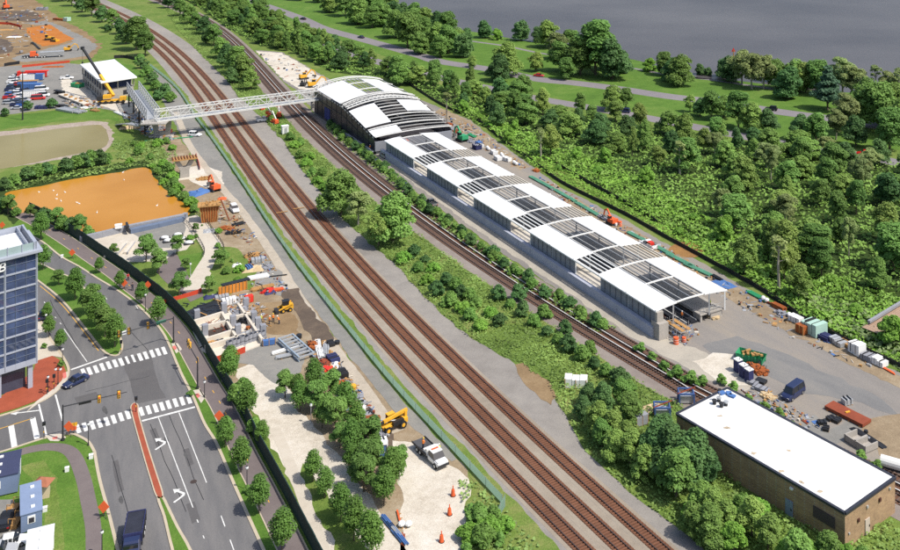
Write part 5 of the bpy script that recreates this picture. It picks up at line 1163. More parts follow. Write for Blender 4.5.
for i, (k, px, py, c, L, w_, h_) in enumerate(DS):
    n_ = sum(1 for q in DS[:i] if q[0] == k and q[3] == c); stack(k, px, py, c, L, w_, h_, 2.1 + random.uniform(-.5, .5), '%s %s on the debris strip, %s counting towards the telehandler' % (adj[c], kn[k], ORD[i] if i < 20 else 'number %d' % (i + 1)), 'debris strip by the pale path')
for i, (px, py) in enumerate(((388,524), (394,531), (400,539))): stack('pipes', px, py, 'blue' if i != 1 else 'steel', 3.2, 1.0, .6, 2.2, ('blue pipe bundle closest to the grove', 'grey pipes in the middle of three bundles', 'blue pipe bundle closest to the cones')[i], 'pipe bundles at the gravel tip')
stack('lumber', 400, 519, 'orange', 3, .7, .3, 1.9, 'orange sticks in the grass below the grove'); stack('bags', 403, 527, 'white', 1.4, 1.0, .7, 0, 'white sacks beside the blue pipes'); stack('lumber', 403, 541, 'rust', 2.4, .5, .3, 1.7, 'rusty bars at the gravel tip')
stack('sheet', 199, 193, 'blue', 4.5, 6.5, .9, -.5, 'blue and white tarp beside the red excavator'); stack('heap', 205, 179, 'timber', 5, 3, .7, .3, 'timber scrap on the white sand'); stack('sheet', 222, 199, 'orange', 2.4, 2.2, .5, .2, 'orange sheet next to the red excavator'); stack('lumber', 238, 225, 'black', 3.4, 1.6, .5, .8, 'black frames on the sand by the white car'); stack('heap', 234, 233, 'black', 4, 2, .7, .3, 'dark scrap on the sand by the plaza'); stack('heap', 226, 229, 'brown', 4, 2.6, .6, .3, 'brown spoil behind the plaza walkway'); stack('sheet', 209, 231, 'steel', 3, 3, .3, .3, 'grey sheet at the foot of the formed pier')
stack('lumber', 224, 141, 'green', 14, .8, .3, .48, 'green bundle lying along the pond side of the bridge pier') if False else None
p = at(168, 140); stack('lumber', 168, 139.5, 'green', 16, .7, .3, .35, 'long green strip lying below the bridge pier'); stack('heap', 150, 128, 'steel', 6, 4, 1.6, .3, 'steel scrap beneath the stair walkway'); stack('heap', 160, 129, 'grey', 5, 3, 1.4, .3, 'grey formwork scrap beside the bridge pier'); stack('heap', 139, 116, 'steel', 8, 4, 1.2, -.9, 'steel parts under the far stair walkway'); stack('lumber', 122, 115, 'white', 12, 1.6, .6, -.75, 'long white beams beside the pond bank'); stack('drum', 171, 133, 'orange', 1.8, 1.8, 1.5, 0, 'orange drum beside the bridge pier'); stack('sheet', 128, 128, 'tan', 6, 4, .7, .3, 'pale covered heap at the green pond corner')
# car park edge materials
for i, (k, px, py, c, L, w_, h_, lab) in enumerate((('lumber',68,111,'steel',10,4,.8,'blue grey panels on the car park edge'), ('lumber',76,112,'steel',8,4,.7,'second row of blue grey panels by the pond bank'), ('pallet',62,107,'black',6,2,.8,'black pallets at the car park corner'), ('pallet',42,108.5,'navy',5,2.5,1.2,'dark blue pallet beside the mulch ring tree'), ('blocks',60,94,'black',6,2,1.6,'black equipment behind the concrete beam'), ('skip',77.5,87,'green',5.5,3,1.8,'green skip beside the pavilion'), ('heap',88,106,'rust',4,2,.6,'rusty scrap on the white apron'), ('heap',84,108,'white',4,2,.6,'white scrap on the white apron'), ('lumber',95,111,'timber',4,2,.5,'timber boards on the white apron'), ('pipes',36,46,'black',24,1.3,.6,'long black pipe beside the far orange clay'), ('sheet',6,30,'timber',9,3,.5,'pale timber on the far site'), ('sheet',14,37,'white',8,3,.4,'white sheeting on the far site'), ('crate',67,21,'mint',4,3,2.2,'teal box on the far embankment'), ('lumber',59,20,'brown',9,2.5,1.2,'brown stack next to the teal box'), ('pallet',42,10,'grey',7,4,1.8,'grey block on the far bare earth'), ('sheet',53,67,'brown',10,3,.5,'brown earth strip behind the car park'))):
    stack(k, px, py, c, L, w_, h_, -.5 if px > 55 else .1, lab) if lab.split()[0] != 'long' or k != 'pipes' else stack(k, px, py, c, L, w_, h_, -.95, lab)
p = at(73, 101); t = thing('concrete_beam', 'long pale concrete beam with dark stains before the pavilion', 'beam', p); A_, B_ = at(61, 96), at(86, 106); MB().bar(A_ + Vector((0,0,.8)), B_ + Vector((0,0,.8)), 2.4, .5).build('top', M_PCONC, t); MB().bar(A_ + Vector((0,0,.3)), B_ + Vector((0,0,.3)), 1.8, .6).build('web', M_DARK, t)
for i in range(4): q = A_.lerp(B_, .2 + .2*i); MB().box(q + Vector((0,0,1.3)), (1.2, 1.0, .6), i).build('rubble', M_TIMBER, t)
# plaza and pond things
for i, (px, py) in enumerate(((165,239), (178,236), (168,242), (181,239.5), (189,244))):
    p = at(px, py); t = thing('skylight', 'white domed skylight on the pond deck, ' + ('far one nearest the tree', 'far one nearest the walkway', 'near one beside the stair', 'near one in the middle', 'separate one by the planting')[i], 'skylight', p, 'pond deck skylights')
    MB().box(p + Vector((0,0,.2)), (2.4, 1.4, .4), .5).build('curb', M_DARK, t); MB().ball(p + Vector((0,0,.4)), 1.0, 10, 6, sx=1.1, sy=.65, sz=.5).build('dome', M_WHITE, t)
t = thing('retaining_wall', 'grey concrete retaining wall along the near edge of the orange pond', 'wall', at(130, 232)); mb = MB()
for a, b in zip(W([(80,242),(102,237),(128,230.5),(184,219)]), W([(102,237),(128,230.5),(184,219),(186,217.5)])): mb.bar(Vector((*a, .7)), Vector((*b, .7)), 1.1, 1.4)
mb.build('wall', M_CONCB, t); mb = MB()
for a, b in zip(W([(130,233.2),(158,227),(183,221)]), W([(158,227),(183,221),(184,221)])): mb.bar(Vector((*a, .55)), Vector((*b, .55)), 1.6, 1.1)
mb.build('blue_channel', mat('slate_grey_channel', alb(112, 126, 150, .75), var=.2), t); MB().bar(at(126.5, 231) + Vector((0,0,1.6)), at(128, 235) + Vector((0,0,1.6)), .5, 1.6).build('gate', M_BLACK, t)
p = at(118.5, 233.5); t = thing('equipment_box', 'small white equipment box on the pond wall', 'box', (p.x, p.y, 1.4)); MB().box(p + Vector((0,0,1.9)), (1.7, 1.1, .9), .4).build('body', M_WHITE, t); MB().box(p + Vector((0,0,2.38)), (1.8, 1.2, .08), .4).build('lid', M_STEELW, t)
for i in range(3):
    A_, B_ = at(106 + i*10, 258 - i*2), at(116 + i*9, 247 - i*2); t = thing('terrace_step', 'pale curved seating step by the pond, %s' % ('lowest', 'middle', 'highest')[i], 'step', (A_ + B_) / 2, 'pond seating steps'); MB().bar(A_ + Vector((0,0,.25)), B_ + Vector((0,0,.25)), 1.2, .5).build('tread', M_PCONC, t); MB().bar(A_ + Vector((.5,-.4,.3)), B_ + Vector((.5,-.4,.3)), .2, .6).build('riser', M_CONCB, t)
for sg, lab in ((-2.3, 'pond'), (2.3, 'site')):
    ln = offset(walk, sg); t = thing('handrail', 'dark handrail along the plaza walkway on the %s side' % lab, 'handrail', (ln[0].x, ln[0].y, 0)); mb = MB(); m2 = MB()
    for i in range(len(ln) - 14): mb.bar((ln[i].x, ln[i].y, 1.05), (ln[i+1].x, ln[i+1].y, 1.05), .09); mb.bar((ln[i].x, ln[i].y, .55), (ln[i+1].x, ln[i+1].y, .55), .05); m2.bar((ln[i].x, ln[i].y, 0), (ln[i].x, ln[i].y, 1.05), .08)
    mb.build('rail', M_DARK, t); m2.build('baluster', M_DARK, t)
for i, (px, py) in enumerate(((39,192.5),(53.5,191),(57,195.5),(56.5,199.3),(61,201.5),(65,192.7),(79,204),(77,203),(123,172.7),(124,180.3),(157,206),(97,213))):
    p = at(px, py) + Vector((0,0,.03)); t = thing('white_bird', 'white bird floating on the orange pond, %s counting towards the tracks' % ORD[i], 'bird', p, 'white birds on the orange pond'); a = random.uniform(0, 6)
    mb = MB(); d_ = Vector((math.cos(a), math.sin(a), 0)); mb.loft([[p + d_*x + Vector((-d_.y*y, d_.x*y, z_)) for y, z_ in ((-w_, .1), (0, -.02), (w_, .1), (w_*.7, hh_), (-w_*.7, hh_))] for x, w_, hh_ in ((-.5, .03, .22), (-.3, .2, .3), (0, .26, .36), (.25, .18, .33), (.36, .06, .3))])
    mb.tube(p + d_*.28 + Vector((0,0,.28)), p + d_*.42 + Vector((0,0,.62)), .07, 6, .05); mb.ball(p + d_*.46 + Vector((0,0,.66)), .09, 6, 5); mb.build('body', M_WHITE, t); MB().tube(p + d_*.52 + Vector((0,0,.65)), p + d_*.66 + Vector((0,0,.62)), .03, 5, .01).build('beak', M_YEL, t); t.scale = (.72, .72, .72)
p = at(733.5, 60); p = Vector((p.x, p.y, 0)); t = thing('channel_marker', 'red topped marker post standing in the river', 'marker', p); MB().tube(p, p + Vector((0,0,5)), .25, 8).build('post', M_TIMBER, t); mb = MB().add([p + Vector((-1,0,4.2)), p + Vector((1,0,4.2)), p + Vector((0,0,6.2)), p + Vector((-1,.15,4.2)), p + Vector((1,.15,4.2)), p + Vector((0,.15,6.2))], [(0,1,2), (5,4,3), (0,3,4,1), (1,4,5,2), (2,5,3,0)]); mb.build('board', M_RED, t)
t = thing('boardwalk', 'timber boardwalk entering the reeds with a grey rail', 'boardwalk', at(882, 332)); A_, B_ = at(872, 338), at(925, 306); mb = MB(); d = (B_ - A_); n_ = int(d.length / .6)
for i in range(n_): a = A_.lerp(B_, i / n_); mb.box(a + Vector((0,0,1.5)), (.52, 4.2, .12), math.atan2(d.y, d.x))
mb.build('deck', mat('weathered_deck', alb(190, 160, 136, .7), var=.2, scale=.8), t); mb = MB(); cr_ = Vector((-d.y, d.x, 0)).normalized() * 2.0
mb.bar(A_ + cr_ + Vector((1.5,1,2.1)), B_ + cr_ + Vector((0,0,2.1)), .6, .5); mb.build('rail', M_CONCB, t)
for i, (px, py) in enumerate(((282,213), (299,209))): p = at(px, py); d = Vector((math.cos(.5), math.sin(.5), 0)); o = MB().bar(p - d*1.6 + Vector((0,0,.3)), p + d*1.6 + Vector((0,0,.3)), .35, .08).build('crossing_plank', M_TIMBER); tag(o, 'pale plank laid across the %s' % ('outer freight track opposite the big trees', 'middle freight track opposite the big trees')[i], 'plank', 'planks across the freight tracks')
p = at(285, 134); t = thing('signal_cabinet', 'pale grey equipment cabinet beside the orange lifts', 'cabinet', p); MB().box(p + Vector((0,0,1.6)), (2.2, 1.8, 2.6), .5).build('body', M_STEELW, t); MB().box(p + Vector((0,0,3.0)), (2.5, 2.1, .2), .5).build('roof', M_WHITE, t); MB().box(p + Vector((.6,-.85,1.5)), (.9,.08,1.9), .5).build('door', M_STEELG, t); MB().box(p + Vector((0,0,.15)), (1.8, 1.4, .3), .5).build('base', M_DARK, t)
# ================================================================== street furniture
def lamp(px, py, h, label, double=False, z=.1, m=None):
    p = at(px, py) + Vector((0,0,z)); t = thing('street_lamp', label, 'street lamp', p, 'street lamps'); m = m or M_DARK
    mb = MB().tube(p, p + Vector((0,0,.5)), .16, 8, .1); mb.tube(p + Vector((0,0,.5)), p + Vector((0,0,h)), .075, 8, .055)
    if double: mb.bar(p + Vector((-.45,0,h)), p + Vector((.45,0,h)), .06)
    mb.build('post', m, t)
    for x in ((-.45, .45) if double else (0,)):
        q = p + Vector((x, 0, h)); MB().ball(q + Vector((0,0,.22)), .24, 8, 6, sz=1.15).build('globe', M_WHITE, t); MB().tube(q + Vector((0,0,.44)), q + Vector((0,0,.52)), .2, 8, .05).build('cap', m, t)
lamp(247, 490, 3.1, 'dark post lamp on the kerb strip between two street trees'); lamp(88.3, 446, 3.3, 'dark post lamp at the lawn corner by the crossing'); lamp(102, 556, 3.0, 'dark post lamp by the asphalt path at the bottom edge'); lamp(204.5, 398, 2.6, 'dark post lamp beside the crossing ramp and shared path'); lamp(145.5, 312, 3.4, 'dark post lamp on the kerb strip by the orange sign'); lamp(48, 393, 2.6, 'dark post lamp on the red brick corner'); lamp(58, 385, 2.6, 'double headed dark lamp on the red brick corner', True); lamp(62.6, 366, 2.9, 'dark post lamp at the kerb below the office trees'); lamp(46, 333, 3.4, 'dark post lamp on the pavement by the glass office'); lamp(355, 482, 3.6, 'pale grey lamp in the grove beside the gravel track', z=0, m=M_STEELG); lamp(190.5, 276, 2.6, 'pale lamp on the plaza lawn beside the walkway', z=0, m=M_STEELG); lamp(311, 424, 3, 'pale lamp at the site end of the grove', z=0, m=M_STEELG)
p = at(22.6, 120); t = thing('utility_pole', 'very tall dark pole rising over the car park', 'pole', p); MB().tube(p, p + Vector((0,0,18.5)), .3, 8, .18).build('post', M_DARK, t); MB().box(p + Vector((0,0,18.6)), (1.6,.3,.4)).build('lamp_head', M_STEELG, t)
M_AMB = mat('signal_amber_housing', (.72, .40, .05), rough=.5, var=.1); M_SGREEN = mat('sign_green', (.02, .28, .16))
def signal(px, py, h, tip, heads, label, signs=(), z=.1):
    p = at(px, py) + Vector((0,0,z)); t = thing('traffic_signal', label, 'traffic signal', p); top = p + Vector((0,0,h)); tp = G(tip[0], tip[1], h + z)
    mb = MB().tube(p, p + Vector((0,0,.3)), .3, 10); mb.tube(p + Vector((0,0,.3)), top + Vector((0,0,.3)), .15, 10, .11); mb.build('post', M_DARK, t)
    MB().tube(top, tp, .10, 8, .06).build('mast_arm', M_DARK, t)
    d = (tp - top).normalized(); n_ = Vector((-d.y, d.x, 0)).normalized()
    for f in heads:
        q = top.lerp(tp, f); hd = MB().box(q + Vector((0,0,-.05)) + n_*-.2, (.42, .42, 1.15), math.atan2(d.y, d.x)).build('signal_head', M_AMB, t)
        for k, mm in enumerate((cols('red'), M_AMB, M_SGREEN)): MB().tube(q + n_*-.4 + Vector((0,0,.3 - .36*k)), q + n_*-.48 + Vector((0,0,.3 - .36*k)), .13, 8).build('lens', M_DARK if k else mm, hd)
        MB().box(q + n_*-.02 - Vector((0,0,.05)), (.6,.06,1.35), math.atan2(d.y, d.x)).build('backplate', M_BLACK, hd)
    for f, w_, h_, mm in signs: q = top.lerp(tp, f); MB().bar(q - d*w_/2 + n_*-.15 - Vector((0,0,.1)), q + d*w_/2 + n_*-.15 - Vector((0,0,.1)), .05, h_).build('sign_plate', mm, t)
signal(173.5, 343, 4.9, (117.5, 334.5), (.97, .8, .46), 'mast arm traffic signal reaching over the far crossing', ((.22, 1.9, .5, M_SGREEN), (.88, .8, .7, M_WHITE)))
signal(197.5, 389, 5.2, (186.5, 341), (.93, .78), 'mast arm traffic signal arching over the shared path', ((.05, .7, .7, M_YEL),))
signal(62.8, 441, 5.6, (127, 392), (.56, .87), 'mast arm traffic signal standing on the lawn corner', ((.34, 1.9, .4, M_BLACK),))
def post_signal(px, py, label):
    p = at(px, py) + Vector((0,0,.12)); t = thing('pedestrian_signal', label, 'pedestrian signal', p, 'pedestrian signal posts'); MB().tube(p, p + Vector((0,0,2.6)), .06, 8).build('post', M_DARK, t); MB().box(p + Vector((0,0,2.45)), (.5,.4,.55), .4).build('head', M_BLACK, t); MB().box(p + Vector((0,-.08,1.1)), (.14,.14,.25)).build('button', M_YEL, t)
post_signal(44, 439, 'pedestrian signal post at the pink ramp by the stop bars'); post_signal(136, 413, 'pedestrian signal post on the brick median tip'); post_signal(121, 355, 'pedestrian signal post on the planted median tip'); post_signal(54, 390, 'pedestrian signal post on the brick corner'); post_signal(47, 395, 'second post with a box on the brick corner by the ramp')
def work_sign(px, py, label, z=.1):
    p = at(px, py) + Vector((0,0,z)); t = thing('road_work_sign', label, 'road sign', p, 'orange road work signs'); s_ = .85; q = p + Vector((0,0,1.5))
    mb = MB().add([q + Vector((-s_,0,0)), q + Vector((0,-.12,-s_)), q + Vector((s_,0,0)), q + Vector((0,.12,s_)), q + Vector((-s_,.05,0)), q + Vector((0,-.07,-s_)), q + Vector((s_,.05,0)), q + Vector((0,.17,s_))], [(0,1,2,3), (7,6,5,4), (0,4,5,1), (1,5,6,2), (2,6,7,3), (3,7,4,0)]); mb.build('panel', M_ORG, t)
    mb = MB().bar(p + Vector((0,.15,.1)), p + Vector((0,.15,2.2)), .07)
    for x, y in ((-.7,-.5),(.7,-.5),(-.7,.7),(.7,.7)): mb.bar(p + Vector((x,y,0)), p + Vector((0,.15,.5)), .06)
    mb.build('stand', M_DARK, t)
for px, py, lab in ((72,259,'orange road sign on the far grass strip'), (124,290,'orange road sign on the grass strip by the path bend'), (147.5,292,'orange road sign between path and dark fence'), (103.5,518,'orange road sign on the lawn edge beside the road'), (219,425,'orange road sign under a kerb tree near the crossing'), (2,231,'orange road sign at the left edge by the pond'), (68.5,436,'red road sign beside the signal post on the lawn corner')): work_sign(px, py, lab)
p = at(74, 434) + Vector((0,0,.1)); t = thing('flag_sign', 'yellow and red sign at the end of the near crossing', 'sign', p); MB().tube(p, p + Vector((0,0,1.8)), .05, 6).build('post', M_DARK, t); MB().box(p + Vector((0,0,1.5)), (1.0,.06,.6), .4).build('yellow_panel', M_YEL, t); MB().box(p + Vector((0,0,.85)), (.8,.06,.6), .4).build('red_panel', M_ORG, t)
def barrel(px, py, label):
    p = at(px, py); t = thing('traffic_drum', label, 'traffic drum', p, 'orange drums on white gravel'); MB().tube(p + Vector((0,0,.08)), p + Vector((0,0,1.25)), .42, 12, .30).build('body', M_ORG, t); MB().tube(p, p + Vector((0,0,.1)), .55, 12).build('base', M_BLACK, t); MB().tube(p + Vector((0,0,1.25)), p + Vector((0,0,2.0)), .12, 8, .08).build('handle', M_ORG, t); t.scale = (.8, .8, .78)
barrel(453, 496, 'orange drum on white gravel closest to the white work truck'); barrel(449.5, 515, 'orange drum on white gravel between two other drums'); barrel(441.5, 542, 'orange drum on white gravel nearest the bottom edge')
for i, (px, py) in enumerate(((67, 472), (91, 459), (62, 258), (45, 512))):
    p = at(px, py) + Vector((0,0,.1)); t = thing('utility_box', ('white utility box on the lawn inside the path bend', 'white utility box on the kerb lawn', 'white utility slab at the far grass strip', 'white meter box beside the light blue trailer')[i], 'utility box', p); MB().box(p + Vector((0,0,.3)), (.6,.5,.6), .4).build('body', M_WHITE, t); MB().box(p + Vector((0,0,.64)), (.66,.56,.06), .4).build('lid', M_STEELW, t)
# ================================================================== vehicles
M_TYRE = mat('tyre_rubber', (.014,.014,.015), rough=.8, var=.2); M_RIM = mat('alloy_rim', (.35,.35,.36), rough=.35, metal=.6); M_VGL = mat('car_glass', (.012,.015,.02), rough=.08, spec=.8, var=.1); M_LENS = mat('headlamp_lens', (.75,.75,.72), rough=.2); M_TAIL = mat('tail_lamp', (.35,.01,.01), rough=.3)
def cpaint(n, c): return mat('car_paint_' + n, c, rough=.25, var=.05, spec=.6, scale=.3)
PAINT = {'white': cpaint('white', (.74,.74,.74)), 'black': cpaint('black', (.012,.012,.014)), 'navy': cpaint('navy', (.018,.026,.075)), 'red': cpaint('red', (.48,.02,.015)), 'silver': cpaint('silver', (.36,.37,.39)), 'blue': cpaint('blue', (.03,.10,.38)), 'grey': cpaint('grey', (.10,.105,.11))}
def vehicle(kind, px, py, rz, paint, label, group=None, z=0.0, parts=True, s=1.0):
    """x forward; body and greenhouse are lofted from cross sections"""
    b = at(px, py) + Vector((0,0,z)); t = thing({'sedan': 'parked_car', 'suv': 'sport_utility_car', 'pickup': 'pickup_truck', 'van': 'passenger_van'}[kind], label, {'sedan': 'car', 'suv': 'car', 'pickup': 'pickup', 'van': 'van'}[kind], (0,0,0), group)
    L, Wd_, Hb, Ht, cab = {'sedan': (4.7,1.84,.86,1.45,(-1.55,1.05)), 'suv': (4.8,1.92,1.02,1.78,(-2.2,.95)), 'pickup': (5.6,1.98,1.05,1.85,(-.6,1.25)), 'van': (5.7,2.0,1.2,2.2,(-2.7,1.8))}[kind]
    h = L / 2; w_ = Wd_ / 2; P = PAINT[paint]
    sec = lambda x, wk, zl, zt: [(x, -w_*wk, zl), (x, -w_*wk, zl + (zt-zl)*.62), (x, -w_*wk*.9, zt), (x, w_*wk*.9, zt), (x, w_*wk, zl + (zt-zl)*.62), (x, w_*wk, zl)]
    nose = Hb * (.78 if kind != 'van' else .8)
    MB().loft([sec(-h, .86, .42, Hb*.9), sec(-h+.15, .97, .3, Hb*.98), sec(-h*.5, 1, .25, Hb), sec(0, 1, .25, Hb), sec(h*.45, 1, .25, Hb), sec(h-.35, .95, .28, nose + .06), sec(h, .8, .4, nose*.82)]).build('body', P, t, bevel=.05)
    a, c = cab; fr = .75 if kind != 'van' else .55; re = .55 if kind == 'sedan' else .18
    gh = lambda x, wk, z_: [(x, -w_*wk, z_), (x, w_*wk, z_)]
    zr = Ht - .08
    MB().loft([[(a, -w_*.92, Hb-.04), (a, w_*.92, Hb-.04), (c, w_*.92, Hb-.04), (c, -w_*.92, Hb-.04)], [(a+re, -w_*.74, zr), (a+re, w_*.74, zr), (c-fr, w_*.74, zr), (c-fr, -w_*.74, zr)]]).build('windows', M_VGL, t)
    MB().loft([[(a+re-.05, -w_*.77, zr-.02), (a+re-.05, w_*.77, zr-.02), (c-fr+.05, w_*.77, zr-.02), (c-fr+.05, -w_*.77, zr-.02)], [(a+re+.1, -w_*.68, Ht), (a+re+.1, w_*.68, Ht), (c-fr-.1, w_*.68, Ht), (c-fr-.1, -w_*.68, Ht)]]).build('roof', P, t)
    if kind == 'pickup':
        mb = MB()
        for y in (-w_*.93, w_*.93): mb.bar((-h+.1, y, Hb+.1), (a, y, Hb+.1), .1, .3)
        mb.bar((-h+.08, -w_*.9, Hb+.1), (-h+.08, w_*.9, Hb+.1), .1, .3); mb.build('bed_side', P, t); MB().box(((-h+a)/2, 0, Hb+.01), (h+a-.2, Wd_*.84, .04)).build('bed_floor', M_BLACK, t)
    if parts:
        for sg in (-1, 1):
            mb = MB(); 
            for x in (a + .5, (a + c) / 2, c - .75): mb.bar((x, sg*w_*.93, Hb-.02), (x - .02, sg*w_*.745, zr), .07)
            mb.build('pillar', P, t)
            for x in (-h*.6, h*.62):
                r = .36 if kind in ('pickup', 'van') else .33; wl = MB().tube((x, sg*(w_-.2), r), (x, sg*(w_+.015), r), r, 14).build('wheel', M_TYRE, t); MB().tube((x, sg*(w_+.01), r), (x, sg*(w_+.03), r), r*.6, 10).build('rim', M_RIM, wl)
            MB().box((h-.1, sg*w_*.62, nose*.78), (.16, .36, .16)).build('headlight', M_LENS, t); MB().box((-h+.02, sg*w_*.7, Hb*.78), (.1, .3, .2)).build('tail_light', M_TAIL, t); MB().box((c-.35, sg*(w_+.08), Hb+.05), (.12, .18, .14)).build('mirror', P, t)
    else:
        for sg in (-1, 1):
            for x in (-h*.6, h*.62): MB().tube((x, sg*(w_-.2), .33), (x, sg*(w_+.015), .33), .33, 10).build('wheel', M_TYRE, t)
    t.location = b; t.rotation_euler = (0, 0, rz); t.scale = (s, s, s); return t
vehicle('sedan', 75.5, 384, 1.02 + math.pi, 'navy', 'dark navy car waiting at the far crossing', z=.045)
vehicle('suv', 44.5, 317, 1.9, 'navy', 'dark car on the inner lane by the glass office', z=.045)
vehicle('van', 793, 396, 1.02 + 2.9, 'navy', 'dark navy passenger van parked on the yard gravel')
vehicle('suv', 234.5, 211, 2.1 + math.pi, 'white', 'white car parked on the sandy strip by the pale path')
vehicle('sedan', 404, 187, 2.12, 'navy', 'blue car parked in the shrub row beside the station road')
vehicle('pickup', 431, 205, 2.12, 'grey', 'dark grey pickup parked on the station road')
vehicle('sedan', 500, 233, 2.12, 'silver', 'silver car parked tight against the canopy base wall')
vehicle('suv', 384, 157, 2.12, 'silver', 'silver car at the end of the station hall'); vehicle('sedan', 376, 163, 2.12, 'navy', 'dark blue car among shrubs below the hall end'); vehicle('pickup', 264, 121, .5, 'white', 'white truck beside the orange lifts between the railways')
vehicle('pickup', 648, 247, 2.12, 'white', 'white pickup carrying red boxes behind the canopy', 'vehicles'); stack('crate', 650.5, 248.5, 'red', 1.6, 1.3, .8, AX, 'red boxes on the back of the white pickup', z=.9)
vehicle('suv', 195, 136, -.2, 'white', 'white car under the footbridge beside the fence'); vehicle('sedan', 6, 524, 1.9, 'black', 'black car between the trailers at the left edge', z=.11); vehicle('sedan', 11, 546, .35, 'white', 'white car beside the light blue trailer', z=.11); vehicle('suv', -1, 556, .3, 'silver', 'silver car at the bottom left corner', z=.11)
for px, py, rz_, c, k, lab in ((539,76.5,-.35,'red','sedan','red car on the parkway beside the small pale tree'), (718,101.3,2.75,'blue','suv','light blue car on the parkway behind the roadside trees'), (771,110.3,2.75,'black','suv','black car on the open stretch of the parkway'), (838,119.5,2.75,'red','sedan','red car on the parkway under the tall conifer'), (303,19.5,2.5,'black','sedan','black car on the far parkway near the grove'), (624,112.5,2.8,'navy','suv','dark car on the lower road near the lone pines'), (361,38,2.4,'navy','sedan','dark car half hidden on the parkway behind the hall wood'), (864,155.5,2.8,'red','suv','red and white car on the lower road in the deep wood')): vehicle(k, px, py, rz_, c, lab, z=.04, s=1.05)
k_ = 0; pal = ['white','white','silver','grey','red','white','navy','blue','silver','black','white','navy','red','grey']
for r_, (x0, y0, x1, y1, n_) in enumerate(((14.5,78,9,104,11), (19.5,77,17.5,109,12), (26,92,24,106,4))):
    for i in range(n_):
        f = i / (n_ - 1); c = pal[(i * 5 + r_ * 3) % len(pal)]
        vehicle(['sedan','suv','pickup'][(i + r_) % 3], x0 + (x1-x0)*f, y0 + (y1-y0)*f, .12 + random.uniform(-.06, .06), c, '%s vehicle in the %s car park row, %s from the far end' % (c, ('left', 'middle', 'right')[r_], ORD[i]), 'cars in the car park', parts=False)
for px, py, c, lab in ((41.5,90.5,'white','white van alone in the car park, farther one'), (42.5,96.5,'white','white van alone in the car park, nearer one'), (67,79,'white','white pickup in front of the pavilion'), (38,99.5,'red','red car beside the nearer white van')): vehicle('van' if 'van' in lab else ('pickup' if 'pickup' in lab else 'sedan'), px, py, .3, c, lab, parts=False)
def boxtruck(px, py, L, c1, c2, rz_, label, roof=None):
    p = at(px, py); t = thing('container', label, 'container', (0,0,0)); MB().box((0,0,1.55), (L, 2.5, 2.5)).build('box', cols(c1), t); MB().box((0,0,2.85), (L+.1, 2.6, .12)).build('roof', cols(c2), t); MB().box((L/2+.04, 0, 1.5), (.08, 2.2, 2.2)).build('door', M_STEELG, t); MB().box((0,0,.15), (L*.9,1.6,.3)).build('skid', M_DARK, t)
    mb = MB()
    for i in range(int(L / .8)):
        for y in (-1.28, 1.28): mb.box((-L/2 + .4 + i*.8, y, 1.5), (.2, .08, 2.3))
    mb.build('corrugation', cols(c1), t); t.location = p; t.rotation_euler = (0, 0, rz_)
boxtruck(33, 77, 13, 'red', 'red', .12, 'long red container behind the blue ones'); boxtruck(35.5, 80, 7, 'blue', 'blue', .12, 'small dark blue container beside the white box'); boxtruck(28, 80.5, 6, 'white', 'white', .2, 'white box container beside the tall pole'); boxtruck(28, 87, 8, 'blue', 'timber', .2, 'blue container with timber on top near the pole'); boxtruck(32, 90, 8, 'blue', 'blue', .1, 'bright blue container closest to the lone vans'); boxtruck(31, 97, 6, 'white', 'steel', .3, 'white container with a grey roof near the mulch tree')
# dump truck on the street
def part(t, name, m, *boxes):
    mb = MB()
    for b_ in boxes: mb.box(b_[:3], b_[3:6], b_[6] if len(b_) > 6 else 0)
    return mb.build(name, m, t)
def wheels(t, xs, w_, r, m=None):
    for x in xs:
        for sg in (-1, 1): wl = MB().tube((x, sg*(w_-.35), r), (x, sg*w_, r), r, 14).build('wheel', M_TYRE, t); MB().tube((x, sg*w_, r), (x, sg*(w_+.02), r), r*.5, 10).build('rim', m or M_STEELW, wl)
t = thing('dump_truck', 'dark navy open bodied dump truck driving on the street', 'truck', (0,0,0)); P = cols('navy')
part(t, 'body', P, (-.8,-1.2,1.9,5.6,.1,1.4), (-.8,1.2,1.9,5.6,.1,1.4), (-3.55,0,1.9,.1,2.4,1.4), (1.95,0,2.05,.1,2.4,1.7)); part(t, 'load', mat('dark_load', (.02,.022,.035), var=.4), (-.8,0,1.9,5.4,2.3,1.2)); part(t, 'bed_floor', M_DARK, (-.8,0,1.15,5.6,2.3,.12)); [part(t, 'rib', M_DARK, (-3.2 + i*1.0, sg*1.28, 1.9, .14, .1, 1.4)) for i in range(6) for sg in (-1, 1)]
MB().loft([[(2.2,-1.15,.7),(2.2,1.15,.7),(4.3,1.1,.7),(4.3,-1.1,.7)], [(2.2,-1.15,1.7),(2.2,1.15,1.7),(4.3,1.1,1.6),(4.3,-1.1,1.6)], [(2.3,-1.0,2.7),(2.3,1.0,2.7),(3.4,1.0,2.7),(3.4,-1.0,2.7)]]).build('cab', PAINT['navy'], t, bevel=.05); part(t, 'windscreen', M_VGL, (3.72,0,2.15,.5,1.9,.6)); part(t, 'bumper', M_WHITE, (4.4,0,.75,.2,2.4,.35)); part(t, 'chassis', M_DARK, (.2,0,.75,7.4,.9,.35))
for sg in (-1, 1): part(t, 'headlight', M_LENS, (4.36, sg*.85, 1.1, .12, .3, .2)); part(t, 'mirror', M_DARK, (3.4, sg*1.35, 2.2, .1, .25, .5))
wheels(t, (-2.6, -1.4, 3.0), 1.25, .52); t.location = at(134, 545) + Vector((0,0,.045)); t.rotation_euler = (0, 0, -1.28)
